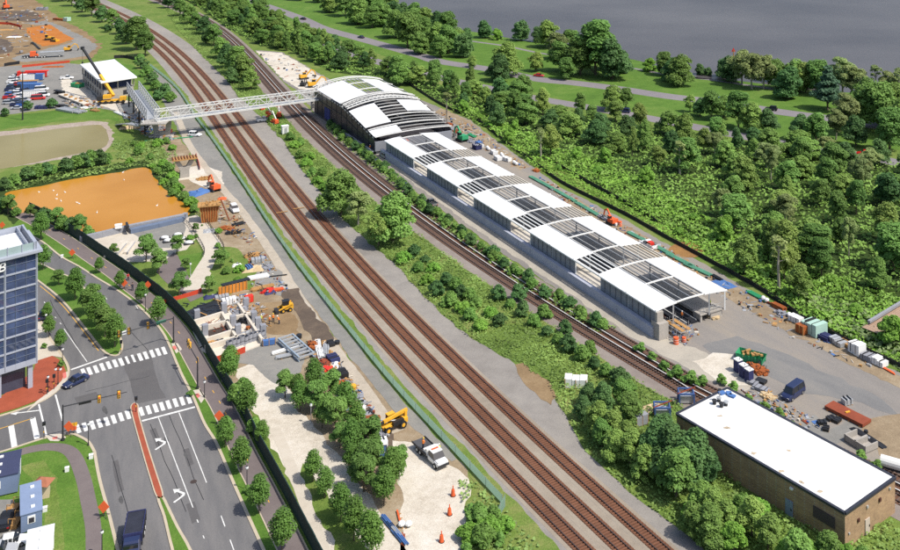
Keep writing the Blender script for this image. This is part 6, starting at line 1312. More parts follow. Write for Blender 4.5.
# white work truck with two workers in the bed
t = thing('work_truck', 'white crew truck with a grey flatbed on the white gravel', 'truck', (0,0,0)); 
MB().loft([[(.4,-1.05,.55),(.4,1.05,.55),(3.5,1.0,.55),(3.5,-1.0,.55)], [(.4,-1.08,1.25),(.4,1.08,1.25),(3.45,.98,1.1),(3.45,-.98,1.1)]]).build('body', PAINT['white'], t, bevel=.06); MB().loft([[(.45,-1.0,1.24),(.45,1.0,1.24),(2.45,1.0,1.2),(2.45,-1.0,1.2)], [(.6,-.85,2.0),(.6,.85,2.0),(1.75,.85,2.0),(1.75,-.85,2.0)]]).build('windows', M_VGL, t); part(t, 'roof', PAINT['white'], (1.15,0,2.04,1.3,1.75,.1)); part(t, 'bonnet', PAINT['white'], (2.95,0,1.22,.95,1.75,.1)); part(t, 'flatbed', mat('grey_deck', (.07,.07,.075), var=.3), (-2.2,0,1.0,4.6,2.4,.18)); part(t, 'headboard', M_WHITE, (-.0,0,1.5,.5,2.2,1.0)); part(t, 'tool_box', M_WHITE, (-.6,0,1.35,.7,2.2,.6)); part(t, 'bumper', M_DARK, (3.58,0,.7,.2,2.0,.3)); part(t, 'light_bar', M_ORG, (.9,0,2.16,.25,1.2,.12))
for sg in (-1, 1): part(t, 'headlight', M_LENS, (3.48, sg*.75, .98, .1, .34, .2)); part(t, 'side_rail', M_DARK, (-2.2, sg*1.2, 1.18, 4.6, .08, .2))
wheels(t, (-3.0, -2.0, 2.6), 1.1, .45); wt = t; t.location = at(432, 459); t.rotation_euler = (0, 0, -.93)
# ------------------------------------------------------------------ machines
def machine(name, label, cat, px, py, rz_, build, z=0.0, s=1.0, group=None, p=None):
    t = thing(name, label, cat, (0,0,0), group); build(t); t.location = p if p is not None else at(px, py) + Vector((0,0,z)); t.rotation_euler = (0,0,rz_); t.scale = (s,s,s); return t
def tracks_(t, L, w_, r):
    for sg in (-1, 1):
        mb = MB(); mb.box((0, sg*w_, r), (L - 2*r, .5, 2*r)); mb.tube((-L/2 + r, sg*w_-.25, r), (-L/2 + r, sg*w_+.25, r), r, 12); mb.tube((L/2 - r, sg*w_-.25, r), (L/2 - r, sg*w_+.25, r), r, 12); mb.build('track', M_DARK, t)
def excav(m):
    def f(t):
        tracks_(t, 3.8, 1.1, .42); part(t, 'undercarriage', M_DARK, (0,0,.6,2.0,1.7,.4)); part(t, 'body', m, (-.5,0,1.4,3.0,2.4,1.1), (-1.7,0,1.6,.7,2.3,1.2)); part(t, 'cab', M_VGL, (.4,.7,2.2,1.3,.9,1.3)); part(t, 'cab_roof', m, (.4,.7,2.9,1.4,1.0,.12))
        MB().bar((.9,-.3,1.6), (3.2,-.3,4.0), .4, .5).bar((3.2,-.3,4.0), (4.6,-.3,3.4), .38, .45).build('boom', m, t); MB().bar((4.6,-.3,3.5), (5.4,-.3,1.4), .3, .4).build('dipper', m, t); MB().loft([[(5.2,-.8,1.4),(5.2,.2,1.4),(5.7,.2,1.2),(5.7,-.8,1.2)], [(4.7,-.8,.5),(4.7,.2,.5),(5.2,.2,.3),(5.2,-.8,.3)]]).build('bucket', M_DARK, t); MB().tube((1.2,-.3,1.5), (2.9,-.3,3.2), .1, 6).build('ram', M_STEELW, t)
    return f
for px, py, rz_, m, s_, lab in ((214.5,190.5,2.3,M_ORG,.95,'red orange excavator beside the blue and white tarp'), (304,79,.6,M_YEL,1.0,'yellow excavator on the pale ground beyond the hall'), (313,87,.4,M_YEL,1.1,'orange yellow excavator nearest the hall roof'), (303,86,1.5,M_DARK,.8,'black loader machine next to the hall excavators'), (6,9,2.2,M_ORG,1.5,'large orange excavator on the far bare earth'), (68,51,.3,M_YEL,.95,'yellow excavator below the far orange clay'), (462,141,2.2,M_GREEN,1.1,'green machine parked behind the canopy'), (612,224,2.1,M_ORG,.8,'orange machine behind the canopy among scrap')): machine('excavator', lab, 'excavator', px, py, rz_, excav(m), s=s_)
def dozer(t): tracks_(t, 3.2, 1.0, .5); part(t, 'body', M_YEL, (.3,0,1.3,2.6,1.2,1.0)); part(t, 'cab', M_BLACK, (-.7,0,2.1,1.2,1.4,1.2)); part(t, 'roof', M_YEL, (-.7,0,2.75,1.4,1.6,.12)); part(t, 'blade', M_YEL, (2.3,0,.7,.2,3.0,1.1)); part(t, 'push_arm', M_DARK, (1.3,-1.3,.6,2.0,.2,.25), (1.3,1.3,.6,2.0,.2,.25))
machine('bulldozer', 'black and yellow bulldozer in the far orange clay', 'bulldozer', 48, 40, .4, dozer, s=1.15); machine('bulldozer', 'smaller yellow bulldozer next to the black one', 'bulldozer', 54, 41.5, -.2, dozer, s=.95)
def skid(t):
    wheels(t, (-.7, .7), .95, .42, M_YEL); part(t, 'body', M_YEL, (-.3,0,.95,2.2,1.3,.8)); part(t, 'cab', M_BLACK, (.1,0,1.7,1.2,1.2,.9)); part(t, 'roof', M_BLACK, (.1,0,2.18,1.4,1.3,.1)); MB().bar((-1.2,.75,1.6), (1.6,.75,.7), .16, .25).bar((-1.2,-.75,1.6), (1.6,-.75,.7), .16, .25).build('lift_arm', M_YEL, t); part(t, 'bucket', M_DARK, (1.9,0,.4,.7,1.8,.6))
machine('skid_loader', 'yellow skid loader on the brown mud of the site', 'loader', 286, 311, 3.6, skid, s=1.05)
def tele(t):
    wheels(t, (-1.5, 1.6), 1.2, .68, M_YEL); part(t, 'chassis', M_YEL, (0,0,.95,4.6,1.2,.4), (-2.2,0,1.2,.8,1.8,.8)); part(t, 'engine_cover', M_BLACK, (-.6,.75,1.35,2.2,.6,.7)); part(t, 'cab', M_VGL, (.1,-.8,1.85,1.4,.85,1.2)); part(t, 'cab_roof', M_YEL, (.1,-.8,2.5,1.5,.95,.12)); part(t, 'fender', M_YEL, (1.6,.95,1.45,1.3,.5,.1)); part(t, 'fender', M_YEL, (1.6,-.95,1.45,1.3,.5,.1))
    MB().bar((-2.9,.05,2.55), (2.0,.05,2.0), .42, .5).build('boom', M_YEL, t); MB().bar((1.9,.05,2.0), (5.6,.05,1.2), .3, .36).build('inner_boom', M_DARK, t); part(t, 'boom_pivot', M_YEL, (-2.5,.05,2.0,.5,.7,1.0)); part(t, 'carriage', M_DARK, (5.7,.05,.85,.2,1.3,.9)); part(t, 'fork', M_DARK, (6.4,-.35,.45,1.3,.14,.1)); part(t, 'fork', M_DARK, (6.4,.45,.45,1.3,.14,.1)); MB().tube((-.8,.05,1.3), (1.2,.05,1.95), .09, 6).build('ram', M_STEELW, t)
machine('telehandler', 'yellow telehandler with a long boom across the pale path', 'telehandler', 393, 429, 3.85, tele, s=.95)
def lift(t):
    wheels(t, (-.9, .9), 1.1, .45, M_STEELW); part(t, 'base', M_ORG, (0,0,.75,3.0,1.6,.6)); part(t, 'turret', M_ORG, (-.5,0,1.4,2.2,1.4,.8)); MB().bar((-.9,0,1.9), (1.4,0,4.4), .3, .36).build('lower_boom', M_STEELW, t); MB().bar((1.4,0,4.4), (3.6,0,3.6), .24, .28).build('jib', M_STEELW, t); mb = MB()
    for x, y in ((3.5,-.8),(4.5,-.8),(4.5,.8),(3.5,.8)): mb.bar((x,y,3.0), (x,y,4.2), .08)
    mb.bar((3.5,-.8,4.2), (4.5,-.8,4.2), .08).bar((3.5,.8,4.2), (4.5,.8,4.2), .08).box((4,0,3.05), (1.1,1.7,.2)).box((4,0,3.6), (.9,1.5,.7)).build('basket', M_ORG, t)
for px, py, rz_, lab in ((274.5,124,2.4,'orange boom lift nearest the pale cabinet'), (279,117,1.9,'orange boom lift closest to the metro tracks'), (270,119,2.6,'orange boom lift parked next to the white truck')): machine('boom_lift', lab, 'boom lift', px, py, rz_, lift, s=1.05, group='orange lifts between the railways')
# mobile crane before the pavilion
p = at(112, 103); t = thing('mobile_crane', 'yellow mobile crane with a long raised boom before the pavilion', 'crane', p); mb = MB(); rz_ = .3
mb.box(p + Vector((0,0,1.15)), (10.5, 2.6, .5), rz_); mb.box(p + Vector((4.0,1.2,1.9)), (2.4, 2.5, 1.2), rz_); mb.build('carrier', M_YEL, t); MB().box(p + Vector((-1.6,-.5,2.8)), (3.2, 2.4, 1.4), rz_).build('upper_body', M_YEL, t); MB().box(p + Vector((-4.4,-1.4,2.4)), (2.0, 2.8, 1.6), rz_).build('counterweight', M_DARK, t)
for i in range(5):
    for sg in (-1, 1): c = p + Vector((math.cos(rz_)*(-4.4 + 2.2*i) - math.sin(rz_)*sg*1.3, math.sin(rz_)*(-4.4 + 2.2*i) + math.cos(rz_)*sg*1.3, .65)); n_ = Vector((-math.sin(rz_), math.cos(rz_), 0)); MB().tube(c - n_*.25, c + n_*.25, .65, 12).build('wheel', M_TYRE, t)
for x in (-4.5, 4.5): a = p + Vector((math.cos(rz_)*x, math.sin(rz_)*x, .7)); n_ = Vector((-math.sin(rz_), math.cos(rz_), 0)); MB().bar(a - n_*3.4, a + n_*3.4, .4).box(a - n_*3.4 - Vector((0,0,.4)), (.9,.9,.5)).box(a + n_*3.4 - Vector((0,0,.4)), (.9,.9,.5)).build('outrigger', M_DARK, t)
b0 = p + Vector((.6, 0, 3.0)); tipc = G(82.5, 48, 19.5); tipc = b0 + (tipc - b0); md = b0.lerp(tipc, .42)
MB().bar(b0, md, 1.0, 1.1).build('boom', M_YEL, t); MB().bar(md - (md - b0)*.05, tipc, .75, .85).build('inner_boom', M_DARK, t); MB().box(tipc, (1.2, 1.2, 1.2)).build('boom_head', M_DARK, t); MB().tube(tipc, tipc - Vector((0,0,6)), .06, 5).box(tipc - Vector((0,0,6.2)), (.5,.5,.8)).build('hook_block', M_DARK, t)
p = at(52, 57); t = thing('tanker_trailer', 'silver tipper trailer on the far haul road', 'trailer', (0,0,0)); MB().loft([[(x, -1.2*k, .9), (x, 1.2*k, .9), (x, 1.5*k, 2.9), (x, -1.5*k, 2.9)] for x, k in ((-5.5,.95),(5.5,1))]).build('body', M_STEELG, t); wheels(t, (-4.4,-3.2,3.6), 1.3, .55); t.location = p; t.rotation_euler = (0,0,.35)
p = at(33, 57.5); t = thing('tractor_unit', 'red orange truck cab in front of the silver trailer', 'truck', (0,0,0)); MB().loft([[(-1.2,-1.2,.8),(-1.2,1.2,.8),(2.4,1.2,.8),(2.4,-1.2,.8)], [(-1.2,-1.2,3.0),(-1.2,1.2,3.0),(1.0,1.2,3.0),(1.0,-1.2,3.0)]]).build('cab', M_ORG, t); part(t, 'windscreen', M_VGL, (1.5,0,2.3,.6,2.2,.8)); part(t, 'chassis', M_DARK, (-2.2,0,.8,5,1.2,.4)); wheels(t, (-3.4,-2.2,1.4), 1.25, .55); t.location = p; t.rotation_euler = (0,0,.35); t.scale = (1.05,1.05,1.05)
# ================================================================== people at work
M_SKIN = mat('skin', (.42,.25,.17), var=.08); M_JEAN = mat('dark_trousers', (.03,.035,.055), var=.2); M_VESTO = mat('orange_vest', (.80,.22,.03), var=.1); M_VESTY = mat('lime_vest', (.60,.72,.06), var=.1); M_HAIR = mat('hair_brown', (.04,.025,.015))
def skin_mesh(name, verts, edges, radii, m, parent, sub=1):
    me = bpy.data.meshes.new(name); me.from_pydata(verts, edges, []); o = bpy.data.objects.new(name, me); COL.objects.link(o)
    md = o.modifiers.new('skin', 'SKIN'); sl_ = me.skin_vertices[0].data
    for i, r in enumerate(radii): sl_[i].radius = (r, r)
    sl_[0].use_root = True; s2 = o.modifiers.new('sub', 'SUBSURF'); s2.levels = sub; s2.render_levels = sub
    me.materials.append(m); setp(o, parent); return o
def person(loc, rz_, label, vest, helmet, lean=0.0, group=None):
    t = thing('person', label, 'person', (0,0,0), group); l = lean
    V_ = [(0,0,.95),(l*.3,0,1.2),(l*.7,0,1.42),(l*.85,0,1.53),(l,0,1.66),(l*1.02,0,1.75), (0,.10,.90),(.04,.12,.5),(-.02,.13,.08),(.12,.14,.04), (0,-.10,.90),(-.06,-.12,.5),(-.14,-.13,.08),(0,-.14,.04), (l*.68,.2,1.40),(l*.6+.06,.27,1.12),(l*.6+.26,.24,.96),(l*.6+.34,.23,.92), (l*.68,-.2,1.40),(l*.6+.02,-.27,1.12),(l*.6+.18,-.25,.92),(l*.6+.26,-.24,.88)]
    E_ = [(0,1),(1,2),(2,3),(3,4),(4,5),(0,6),(6,7),(7,8),(8,9),(0,10),(10,11),(11,12),(12,13),(2,14),(14,15),(15,16),(16,17),(2,18),(18,19),(19,20),(20,21)]
    Rr = [.13,.125,.14,.06,.095,.07,.09,.065,.05,.045,.09,.065,.05,.045,.065,.05,.038,.04,.065,.05,.038,.04]
    skin_mesh('body', V_, E_, Rr, M_SKIN, t)
    MB().loft([[(x + .18*k*math.cos(a), .21*k*math.sin(a), z_) for a in np.linspace(0, 5.5, 8)] for x, z_, k in ((0,.92,.92),(l*.3,1.15,.9),(l*.65,1.38,1.05),(l*.8,1.5,.55))]).build('vest', vest, t)
    for sg in (-1, 1):
        f = .04 if sg > 0 else -.06; MB().tube((0, sg*.10, .95), (f, sg*.12, .5), .115, 8, .09).tube((f, sg*.12, .52), (f - .07, sg*.13, .08), .09, 8, .075).build('trouser_leg', M_JEAN, t); MB().box((f, sg*.135, .05), (.3, .11, .1)).build('boot', M_DARK, t)
        MB().tube((l*.68, sg*.19, 1.41), (l*.6 + .05, sg*.265, 1.14), .075, 8, .06).build('sleeve', vest, t)
        for k in range(4): MB().tube((l*.6 + (.34 if sg > 0 else .26), sg*(.215 + .018*k), .91 if sg > 0 else .87), (l*.6 + (.41 if sg > 0 else .33) - .01*abs(k-1), sg*(.21 + .018*k), .86 if sg > 0 else .82), .011, 5, .008).build('finger', M_SKIN, t)
    MB().ball((l*1.02 + .01, 0, 1.74), .135, 10, 6, sz=.85).tube((l*1.02 + .04, 0, 1.715), (l*1.02 + .04, 0, 1.73), .165, 12).build('hard_hat', helmet, t); MB().ball((l + .1, 0, 1.645), .02, 6, 4).build('nose', M_SKIN, t)
    for sg in (-1, 1): MB().ball((l + .088, sg*.035, 1.675), .012, 6, 4).build('eye', M_DARK, t)
    t.location = loc; t.rotation_euler = (0,0,rz_); return t
MH = mat('white_hard_hat', (.75,.75,.73)); MHY = mat('yellow_hard_hat', (.75,.50,.05))
person(at(269.3, 324.5), .6, 'worker in an orange vest and white hard hat standing nearest the foundation', M_VESTO, MH, .08, 'workers on the mud'); person(at(273.3, 322), 2.4, 'worker in an orange vest and yellow hard hat in the middle of the mud', M_VESTO, MHY, .02, 'workers on the mud'); person(at(279, 324), 3.4, 'worker bending down on the mud nearest the yellow loader', M_VESTO, MH, .3, 'workers on the mud'); person(at(261, 323), 1.2, 'worker in a lime vest at the foundation edge', M_VESTY, MH, .05)
cw, sw = math.cos(-.93), math.sin(-.93); tp_ = at(432, 459)
wp = lambda x, y, z_: Vector((tp_.x + x*cw - y*sw, tp_.y + x*sw + y*cw, z_))
person(wp(-1.6, -.7, 1.1), 1.0, 'worker in an orange vest standing on the flatbed of the work truck', M_VESTO, MHY, .05); person(wp(-.2, 1.55, 0), 2.6, 'worker in a lime vest standing beside the cab of the work truck', M_VESTY, MH, .1)
person(S(152, -2.8, 1.25), 2.2, 'worker in an orange vest on the ramp of the station hall', M_VESTO, MH, .05); person(S(3, 9, .45), 1.0, 'worker in an orange vest inside the open canopy end', M_VESTO, MH, .05); person(S(2.2, 16, 1.78), 4.0, 'worker in a lime vest on the end of the right platform', M_VESTY, MHY, .05); person(at(128, 281) + Vector((0,0,.13)), -1.0, 'person in red walking on the shared path', mat('red_shirt', (.5,.03,.03)), M_HAIR, .05); person(at(132.5, 291) + Vector((0,0,.13)), 2.2, 'person in dark clothes walking behind another on the path', mat('dark_shirt', (.04,.04,.06)), M_HAIR, .05)

# ------------------------------------------------------------------ small litter of the sites: nobody could count it
def litter(poly, n, label, seed, big=1.0):
    rd = random.Random(seed); P = np.array(W(poly)); lo_, hi_ = P.min(0), P.max(0); mb = MB(); k = 0
    while k < n:
        x, y = rd.uniform(lo_[0], hi_[0]), rd.uniform(lo_[1], hi_[1])
        if not inpoly([(x, y)], P)[0]: continue
        k += 1; a = rd.uniform(0, 3.14); c = rd.random(); mi = rd.choice((0, 0, 1, 1, 2, 2, 3, 4, 5, 6)); e = big * rd.uniform(.4, 1.0)
        if c < .4: mb.box((x, y, .12), (1.6 * e * rd.uniform(.6, 1.6), .18 * e, .14), a, mi)
        elif c < .75: mb.box((x, y, .06 + .2 * e), (.6 * e, .45 * e, .42 * e), a, mi)
        elif c < .9: mb.box((x, y, .07), (1.3 * e, .9 * e, .06), a, mi)
        else: mb.tube((x, y, .15), (x + math.cos(a) * 1.6 * e, y + math.sin(a) * 1.6 * e, .2), .1, 6, mi=mi)
    o = mb.build('litter', [M_CONCB, M_TIMBER, M_STEELG, cols('rust'), M_BLACK, M_PCONC, M_BLUE]); tag(o, label, 'litter', kind='stuff')
litter([(190,318),(222,298),(250,294),(268,318),(268,340),(226,356),(200,348)], 330, 'small building litter scattered over the concrete foundation', 1, .9)
litter([(312,342),(322,340),(346,372),(368,402),(392,436),(384,446),(362,428),(336,396),(316,368)], 420, 'small litter along the debris strip by the pale path', 2, .9)
litter([(248,252),(262,252),(286,284),(290,292),(262,296),(250,290)], 130, 'small litter on the grey gravel by the covered load', 3, .9)
litter([(206,206),(228,200),(258,240),(250,246),(226,232)], 110, 'small litter on the sand beside the formed pier', 4, .9)
litter([(440,112),(470,124),(500,147),(530,168),(516,170),(486,150),(450,126)], 170, 'small litter behind the canopy near the hall', 5, 1.2)
litter([(535,174),(620,222),(700,268),(760,301),(800,330),(880,368),(870,372),(790,338),(740,308),(660,258),(560,200)], 260, 'small litter along the silt fence of the yard', 6, 1.0)
litter([(120,112),(148,118),(176,134),(172,142),(146,136),(128,122)], 260, 'small litter below the stair walkway', 7, 1.6)
litter([(60,92),(90,100),(104,108),(84,112),(64,104)], 120, 'small litter on the apron before the pavilion', 8, 1.8)
litter([(0,4),(40,8),(60,22),(20,56),(-6,60)], 160, 'small litter on the far bare earth', 9, 2.6)
litter([(800,410),(830,428),(812,436),(780,420),(740,390),(752,386)], 120, 'small litter between the depot and the yard', 10, .8)
litter([(664,312),(690,318),(700,336),(684,346),(664,338)], 110, 'small litter around the scaffold at the canopy end', 11, .8)
litter([(258,54),(284,56),(322,80),(300,86),(270,66)], 60, 'small litter on the pale ground beyond the hall', 12, 1.6)
# ================================================================== trees and undergrowth
RNG = np.random.default_rng(11)
def unit(n):
    v = RNG.normal(size=(n, 3)); return v / np.linalg.norm(v, axis=1, keepdims=True)
def quads(P, Nn, size, asp=1.0):
    """one leaf spray per point, facing roughly along Nn"""
    n = len(P); r = unit(n); t = np.cross(Nn, r); t /= np.linalg.norm(t, axis=1, keepdims=True) + 1e-9; b = np.cross(Nn, t)
    sz = size * RNG.uniform(.55, 1.35, (n, 1)); t = t * sz * .5; b = b * sz * .5 * asp
    k = Nn * sz * RNG.uniform(-.28, .28, (n, 1))
    v = np.stack([P - t - b + k, P + t - b - k, P + t + b + k, P - t + b - k], 1).reshape(-1, 3)
    return v
def leafmesh(name, vs, m, extra=None):
    n = len(vs) // 4; me = bpy.data.meshes.new(name)
    ev, ef = extra if extra else (np.zeros((0, 3)), [])
    allv = np.concatenate([vs, ev]) if len(ev) else vs
    me.vertices.add(len(allv)); me.vertices.foreach_set('co', allv.astype(np.float32).ravel())
    nl = n * 4 + len(ef) * 4; me.loops.add(nl); me.polygons.add(n + len(ef))
    li = np.arange(n * 4, dtype=np.int32)
    if len(ef): li = np.concatenate([li, (np.asarray(ef, dtype=np.int32) + n * 4).ravel()])
    me.loops.foreach_set('vertex_index', li); me.polygons.foreach_set('loop_start', np.arange(0, nl, 4, dtype=np.int32))
    try: me.polygons.foreach_set('loop_total', np.full(n + len(ef), 4, dtype=np.int32))
    except Exception: pass
    me.materials.append(m); me.update(calc_edges=True); return me
def fmat(name, col, rnd=.5, var=.42): return mat(name, col, rough=.6, var=var, scale=.5, fine=2.2, obj=True, rnd=rnd, trans=.34, spec=.2)
M_BARK = mat('bark', (.10, .078, .055), var=.3, scale=1.5, obj=True)
M_BARKP = mat('pale_bark', (.30, .27, .22), var=.25, scale=1.5, obj=True)
def lobes(h, rc, base, k, shape):
    L = []
    for i in range(k):
        t = (i + .5) / k; z = base + (h - base) * (.16 + .72 * t)
        if shape == 'cone': rr = rc * (1 - t) * .85; lr = rc * (.5 - .25 * t)
        elif shape == 'oval': rr = rc * .42 * math.sin(math.pi * min(1, .12 + .86 * t)); lr = rc * (.62 - .18 * t)
        else: rr = rc * .66 * math.sin(math.pi * min(.97, .25 + .66 * t)); lr = rc * RNG.uniform(.22, .46)
        a = i * 2.4 + RNG.uniform(-.5, .5); L.append((rr * math.cos(a) * RNG.uniform(.45, 1.3), rr * math.sin(a) * RNG.uniform(.45, 1.3), z + RNG.uniform(-.06, .06) * h, lr))
    return L
def make_tree(name, h, rc, base, k, n, leaf, m, shape='round', bark=None, label='tree', cat='tree', flat=.82):
    t = thing(name, label, cat); L = lobes(h, rc, base, k, shape)
    mb = MB(); r0 = .028 * h if shape != 'oval' else .018 * h
    zt = base + (h - base) * .55; mb.tube((0,0,-.1), (.05*h*.3, 0, base), r0, 7, r0*.75); mb.tube((.05*h*.3, 0, base), (0, .1, zt), r0*.75, 6, r0*.35)
    for (x, y, z, lr) in L[:7]: mb.tube((0, 0, min(zt, max(base*.9, z - lr*1.3))), (x*.85, y*.85, z), r0*.4, 5, r0*.12)
    mb.build('trunk', bark or M_BARK, t)
    W_ = np.array([l[3] ** 2 for l in L]); W_ /= W_.sum(); P = []; Nn = []
    for (x, y, z, lr), w_ in zip(L, W_):
        q = int(n * w_); d = unit(q); d[:, 2] = np.where(d[:, 2] < -.35, -d[:, 2] * .6, d[:, 2])
        sub = unit(9) # clumps inside a lobe
        near = (d @ sub.T).max(1)
        rad = lr * (.62 + .42 * RNG.random(q) ** .6) * (.80 + .28 * near)
        P.append(np.array([x, y, z]) + d * rad[:, None] * np.array([1, 1, flat])); nn = d * .6 + unit(q) * .5 + np.array([0, 0, .6]); Nn.append(nn / np.linalg.norm(nn, axis=1, keepdims=True))
    P = np.concatenate(P); Nn = np.concatenate(Nn)
    o = bpy.data.objects.new('crown', leafmesh('crown', quads(P, Nn, leaf), m)); COL.objects.link(o); setp(o, t); return t
F1 = fmat('oak_leaves', (0.207, 0.326, 0.076)); F2 = fmat('maple_leaves', (0.157, 0.275, 0.065)); F3 = fmat('locust_leaves', (0.269, 0.371, 0.089)); F4 = fmat('dark_leaves', (0.106, 0.205, 0.065))
F5 = fmat('olive_leaves', (0.246, 0.307, 0.110)); F6 = fmat('needle_leaves', (0.090, 0.173, 0.095), .15); F7 = fmat('street_tree_leaves', (0.129, 0.243, 0.050), .25); F8 = fmat('vine_leaves', (0.207, 0.390, 0.063), .25); F9 = fmat('bush_leaves', (0.174, 0.314, 0.069), .3)
PT = {
 'oak': make_tree('deciduous_tree', 11, 5.2, .6, 26, 7000, .40, F1), 'maple': make_tree('deciduous_tree', 12.5, 4.6, .9, 24, 6600, .40, F2),
 'locust': make_tree('deciduous_tree', 11, 4.2, 2.0, 20, 4600, .36, F3), 'dark': make_tree('deciduous_tree', 9.5, 4.4, .3, 22, 6400, .38, F4),
 'olive': make_tree('deciduous_tree', 12, 4.4, 2.4, 20, 4600, .37, F5, bark=M_BARKP), 'vine': make_tree('vine_covered_tree', 8, 3.6, .2, 18, 5200, .36, F8),
 'conifer': make_tree('conifer', 13, 4.2, .6, 22, 6000, .38, F6, 'cone', flat=.5),
 'street': make_tree('young_tree', 5.4, 1.9, 1.0, 17, 4000, .16, F7, 'oval'), 'round': make_tree('young_tree', 5.0, 2.1, 1.1, 16, 5000, .175, F2, 'round'),
 'bush': make_tree('shrub', 2.6, 2.0, .1, 13, 2400, .26, F9, cat='shrub'), 'dbush': make_tree('shrub', 2.8, 2.0, .1, 12, 2400, .25, F4, cat='shrub'), 'vbush': make_tree('shrub', 2.4, 2.1, .1, 13, 2400, .26, F8, cat='shrub'), 'small': make_tree('shrub', 1.2, .9, .05, 7, 700, .19, F9, cat='shrub'),
 'bare': make_tree('bare_tree', 13, 2.6, 6, 9, 420, .4, F5, bark=M_BARKP),
}
USED = {k: [] for k in PT}
def plant(kind, px, py, s, label, group=None, sz=None, z=0.0, world=None):
    p = Vector((world[0], world[1], z)) if world is not None else G(px, py, z); p.z = z
    return place(PT[kind], USED[kind], p, random.uniform(0, 6.28), s * random.uniform(.94, 1.06), label, group, sz and sz * random.uniform(.92, 1.08))
def row(kinds, pts, base, ref, group, z=0.0):
    for i, q in enumerate(pts):
        k = kinds[i % len(kinds)] if len(q) < 4 else q[3]; s = q[2] if len(q) > 2 else 1
        plant(k, q[0], q[1], s, '%s, %s %s' % (base, ORD[i], ref), group, z=z)
# --- street trees
row(['street'], [(99,273,0.70), (120,289,0.75), (141,304,0.84), (158,325,1.01), (225,447,0.88), (241,472,0.97), (259,513,1.01), (282,552,1.06)], 'young tree on the kerb strip', 'from the far end', 'street trees on the kerb strip', .1)
row(['round','street'], [(59,285,.75), (75,300,1.25), (90,315,1.25), (97,326,1.2), (105,337,1.25), (115,347,1.15)], 'round tree on the planted median', 'from its far end', 'trees on the planted median', .16)
row(['street'], [(43,270,1.1), (41,240,1.3), (47,320,.7), (49,337,.75), (60,350,.7)], 'small tree by the glass office block', 'towards the crossing', 'trees round the office block', .1)
for i, (px, py) in enumerate(((190,396), (44,348), (230,440), (248,493), (61,366))):
    plant('small', px, py, .8, 'low shrub in a planting bed, ' + ('beside the crossing ramp', 'by the office paving', 'under a kerb tree', 'between two kerb trees', 'at the red brick corner')[i], 'planting bed shrubs', z=.13)
row(['street'], [(313,482,0.85), (325,498,0.89), (341,522,0.98), (354,541,1.10), (371,556,1.10)], 'dark round young tree beside the white gravel track', 'from the site', 'trees beside the white gravel track')
row(['street','round'], [(298,400,0.82), (285,398,0.91), (314,392,1.09), (330,402,1.09), (345,418,1.09), (318,412,1.09), (300,412,1.00), (336,432,1.19), (356,436,1.09), (370,452,1.09), (352,458,1.09), (372,478,1.19), (392,490,1.23), (364,492,1.09), (384,506,1.09), (340,448,0.82), (352,474,0.91), (398,476,0.91), (322,428,0.91)], 'leafy tree in the grove by the gravel track', 'from its site end', 'grove beside the gravel track')
row(['street','bush'], [(228,382,1.1), (238,402,1.2), (247,418,1.1), (254,432,.9), (262,446,.8), (244,392,.9), (231,372,.9)], 'tree along the inside of the dark street fence', 'from the red mesh', 'trees inside the street fence')
row(['round'], [(146,262,1.25), (159,274,1.15), (179,296,1.0), (177,254,.95), (186,270,.6), (209,293,.75), (221,268,.85), (217,262,.6), (196,232,.5), (113,256,.6)], 'tree around the paved plaza', 'from the pond deck', 'plaza trees')
row(['bush','small','vbush'], [(224,258,.7), (232,262,.6), (240,272,.7), (226,274,.6), (246,280,.6), (238,282,.5), (218,248,.5), (202,226,.4), (190,240,.5), (196,238,.4), (193,243,.4), (218,233,.5)], 'shrub on the plaza edge', 'from the walkway', 'plaza shrubs')
# --- pond banks
row(['dbush','bush'], [(4,190,1.1), (14,186,1.2), (26,180,1.4), (36,178,1.5), (46,175,1.3), (52,174,1.0), (66,172,1.4), (76,169,1.6), (84,168,1.5), (92,165,1.6), (100,165,1.5), (107,163,1.1)], 'dark shrub on the bank between the two ponds', 'from the picture edge', 'shrubs between the ponds')
row(['round','bush','dbush'], [(8,214,1.0), (16,216,.9), (46,222,1.2), (56,228,1.1), (62,230,1.2), (72,232,1.2), (80,235,1.1), (88,236,1.0), (2,212,1.3), (30,218,.7)], 'bushy growth on the near edge of the orange pond', 'along the fence', 'bushes by the orange pond fence')
row(['vbush','bush'], [(130,163,.7), (138,155,1.0), (141,148,.9), (134,146,.7), (158,146,1.0), (166,144,.9), (172,150,.8), (150,160,.8), (163,166,.9), (168,172,1.1), (172,180,1.1), (174,186,1.0), (178,192,1.0), (184,200,.9), (190,206,1.0), (194,212,.8), (152,168,.6), (158,174,.8), (164,184,.7), (172,196,.8)], 'green bush on the pond side slope', 'from the walkway', 'bushes on the slope by the orange pond')
row(['dbush'], [(5,116,1.0), (28,110,1.2), (51,108,1.2)], 'small tree in a red mulch ring by the car park', 'from the picture edge', 'car park trees')
# --- embankment west of the freight line
row(['dark','maple'], [(62,1,1.2), (72,6,1.1), (82,12,1.1), (92,16,1.2), (102,22,1.0), (112,28,1.0), (120,34,.9), (136,50,1.5), (126,44,1.2), (145,56,1.1), (50,-3,1.2), (40,-8,1.2)], 'dark tree on the bank west of the freight tracks', 'from far', 'trees west of the freight tracks')
row(['dbush','bush'], [(143,68,1.6), (147,76,1.7), (151,84,1.6), (156,90,1.6), (164,98,1.9), (170,102,1.6), (158,100,1.4), (140,62,1.5), (108,32,1.4), (118,40,1.3)], 'dark bush lining the freight tracks above the walkway', 'from the crane', 'bushes by the walkway bank')
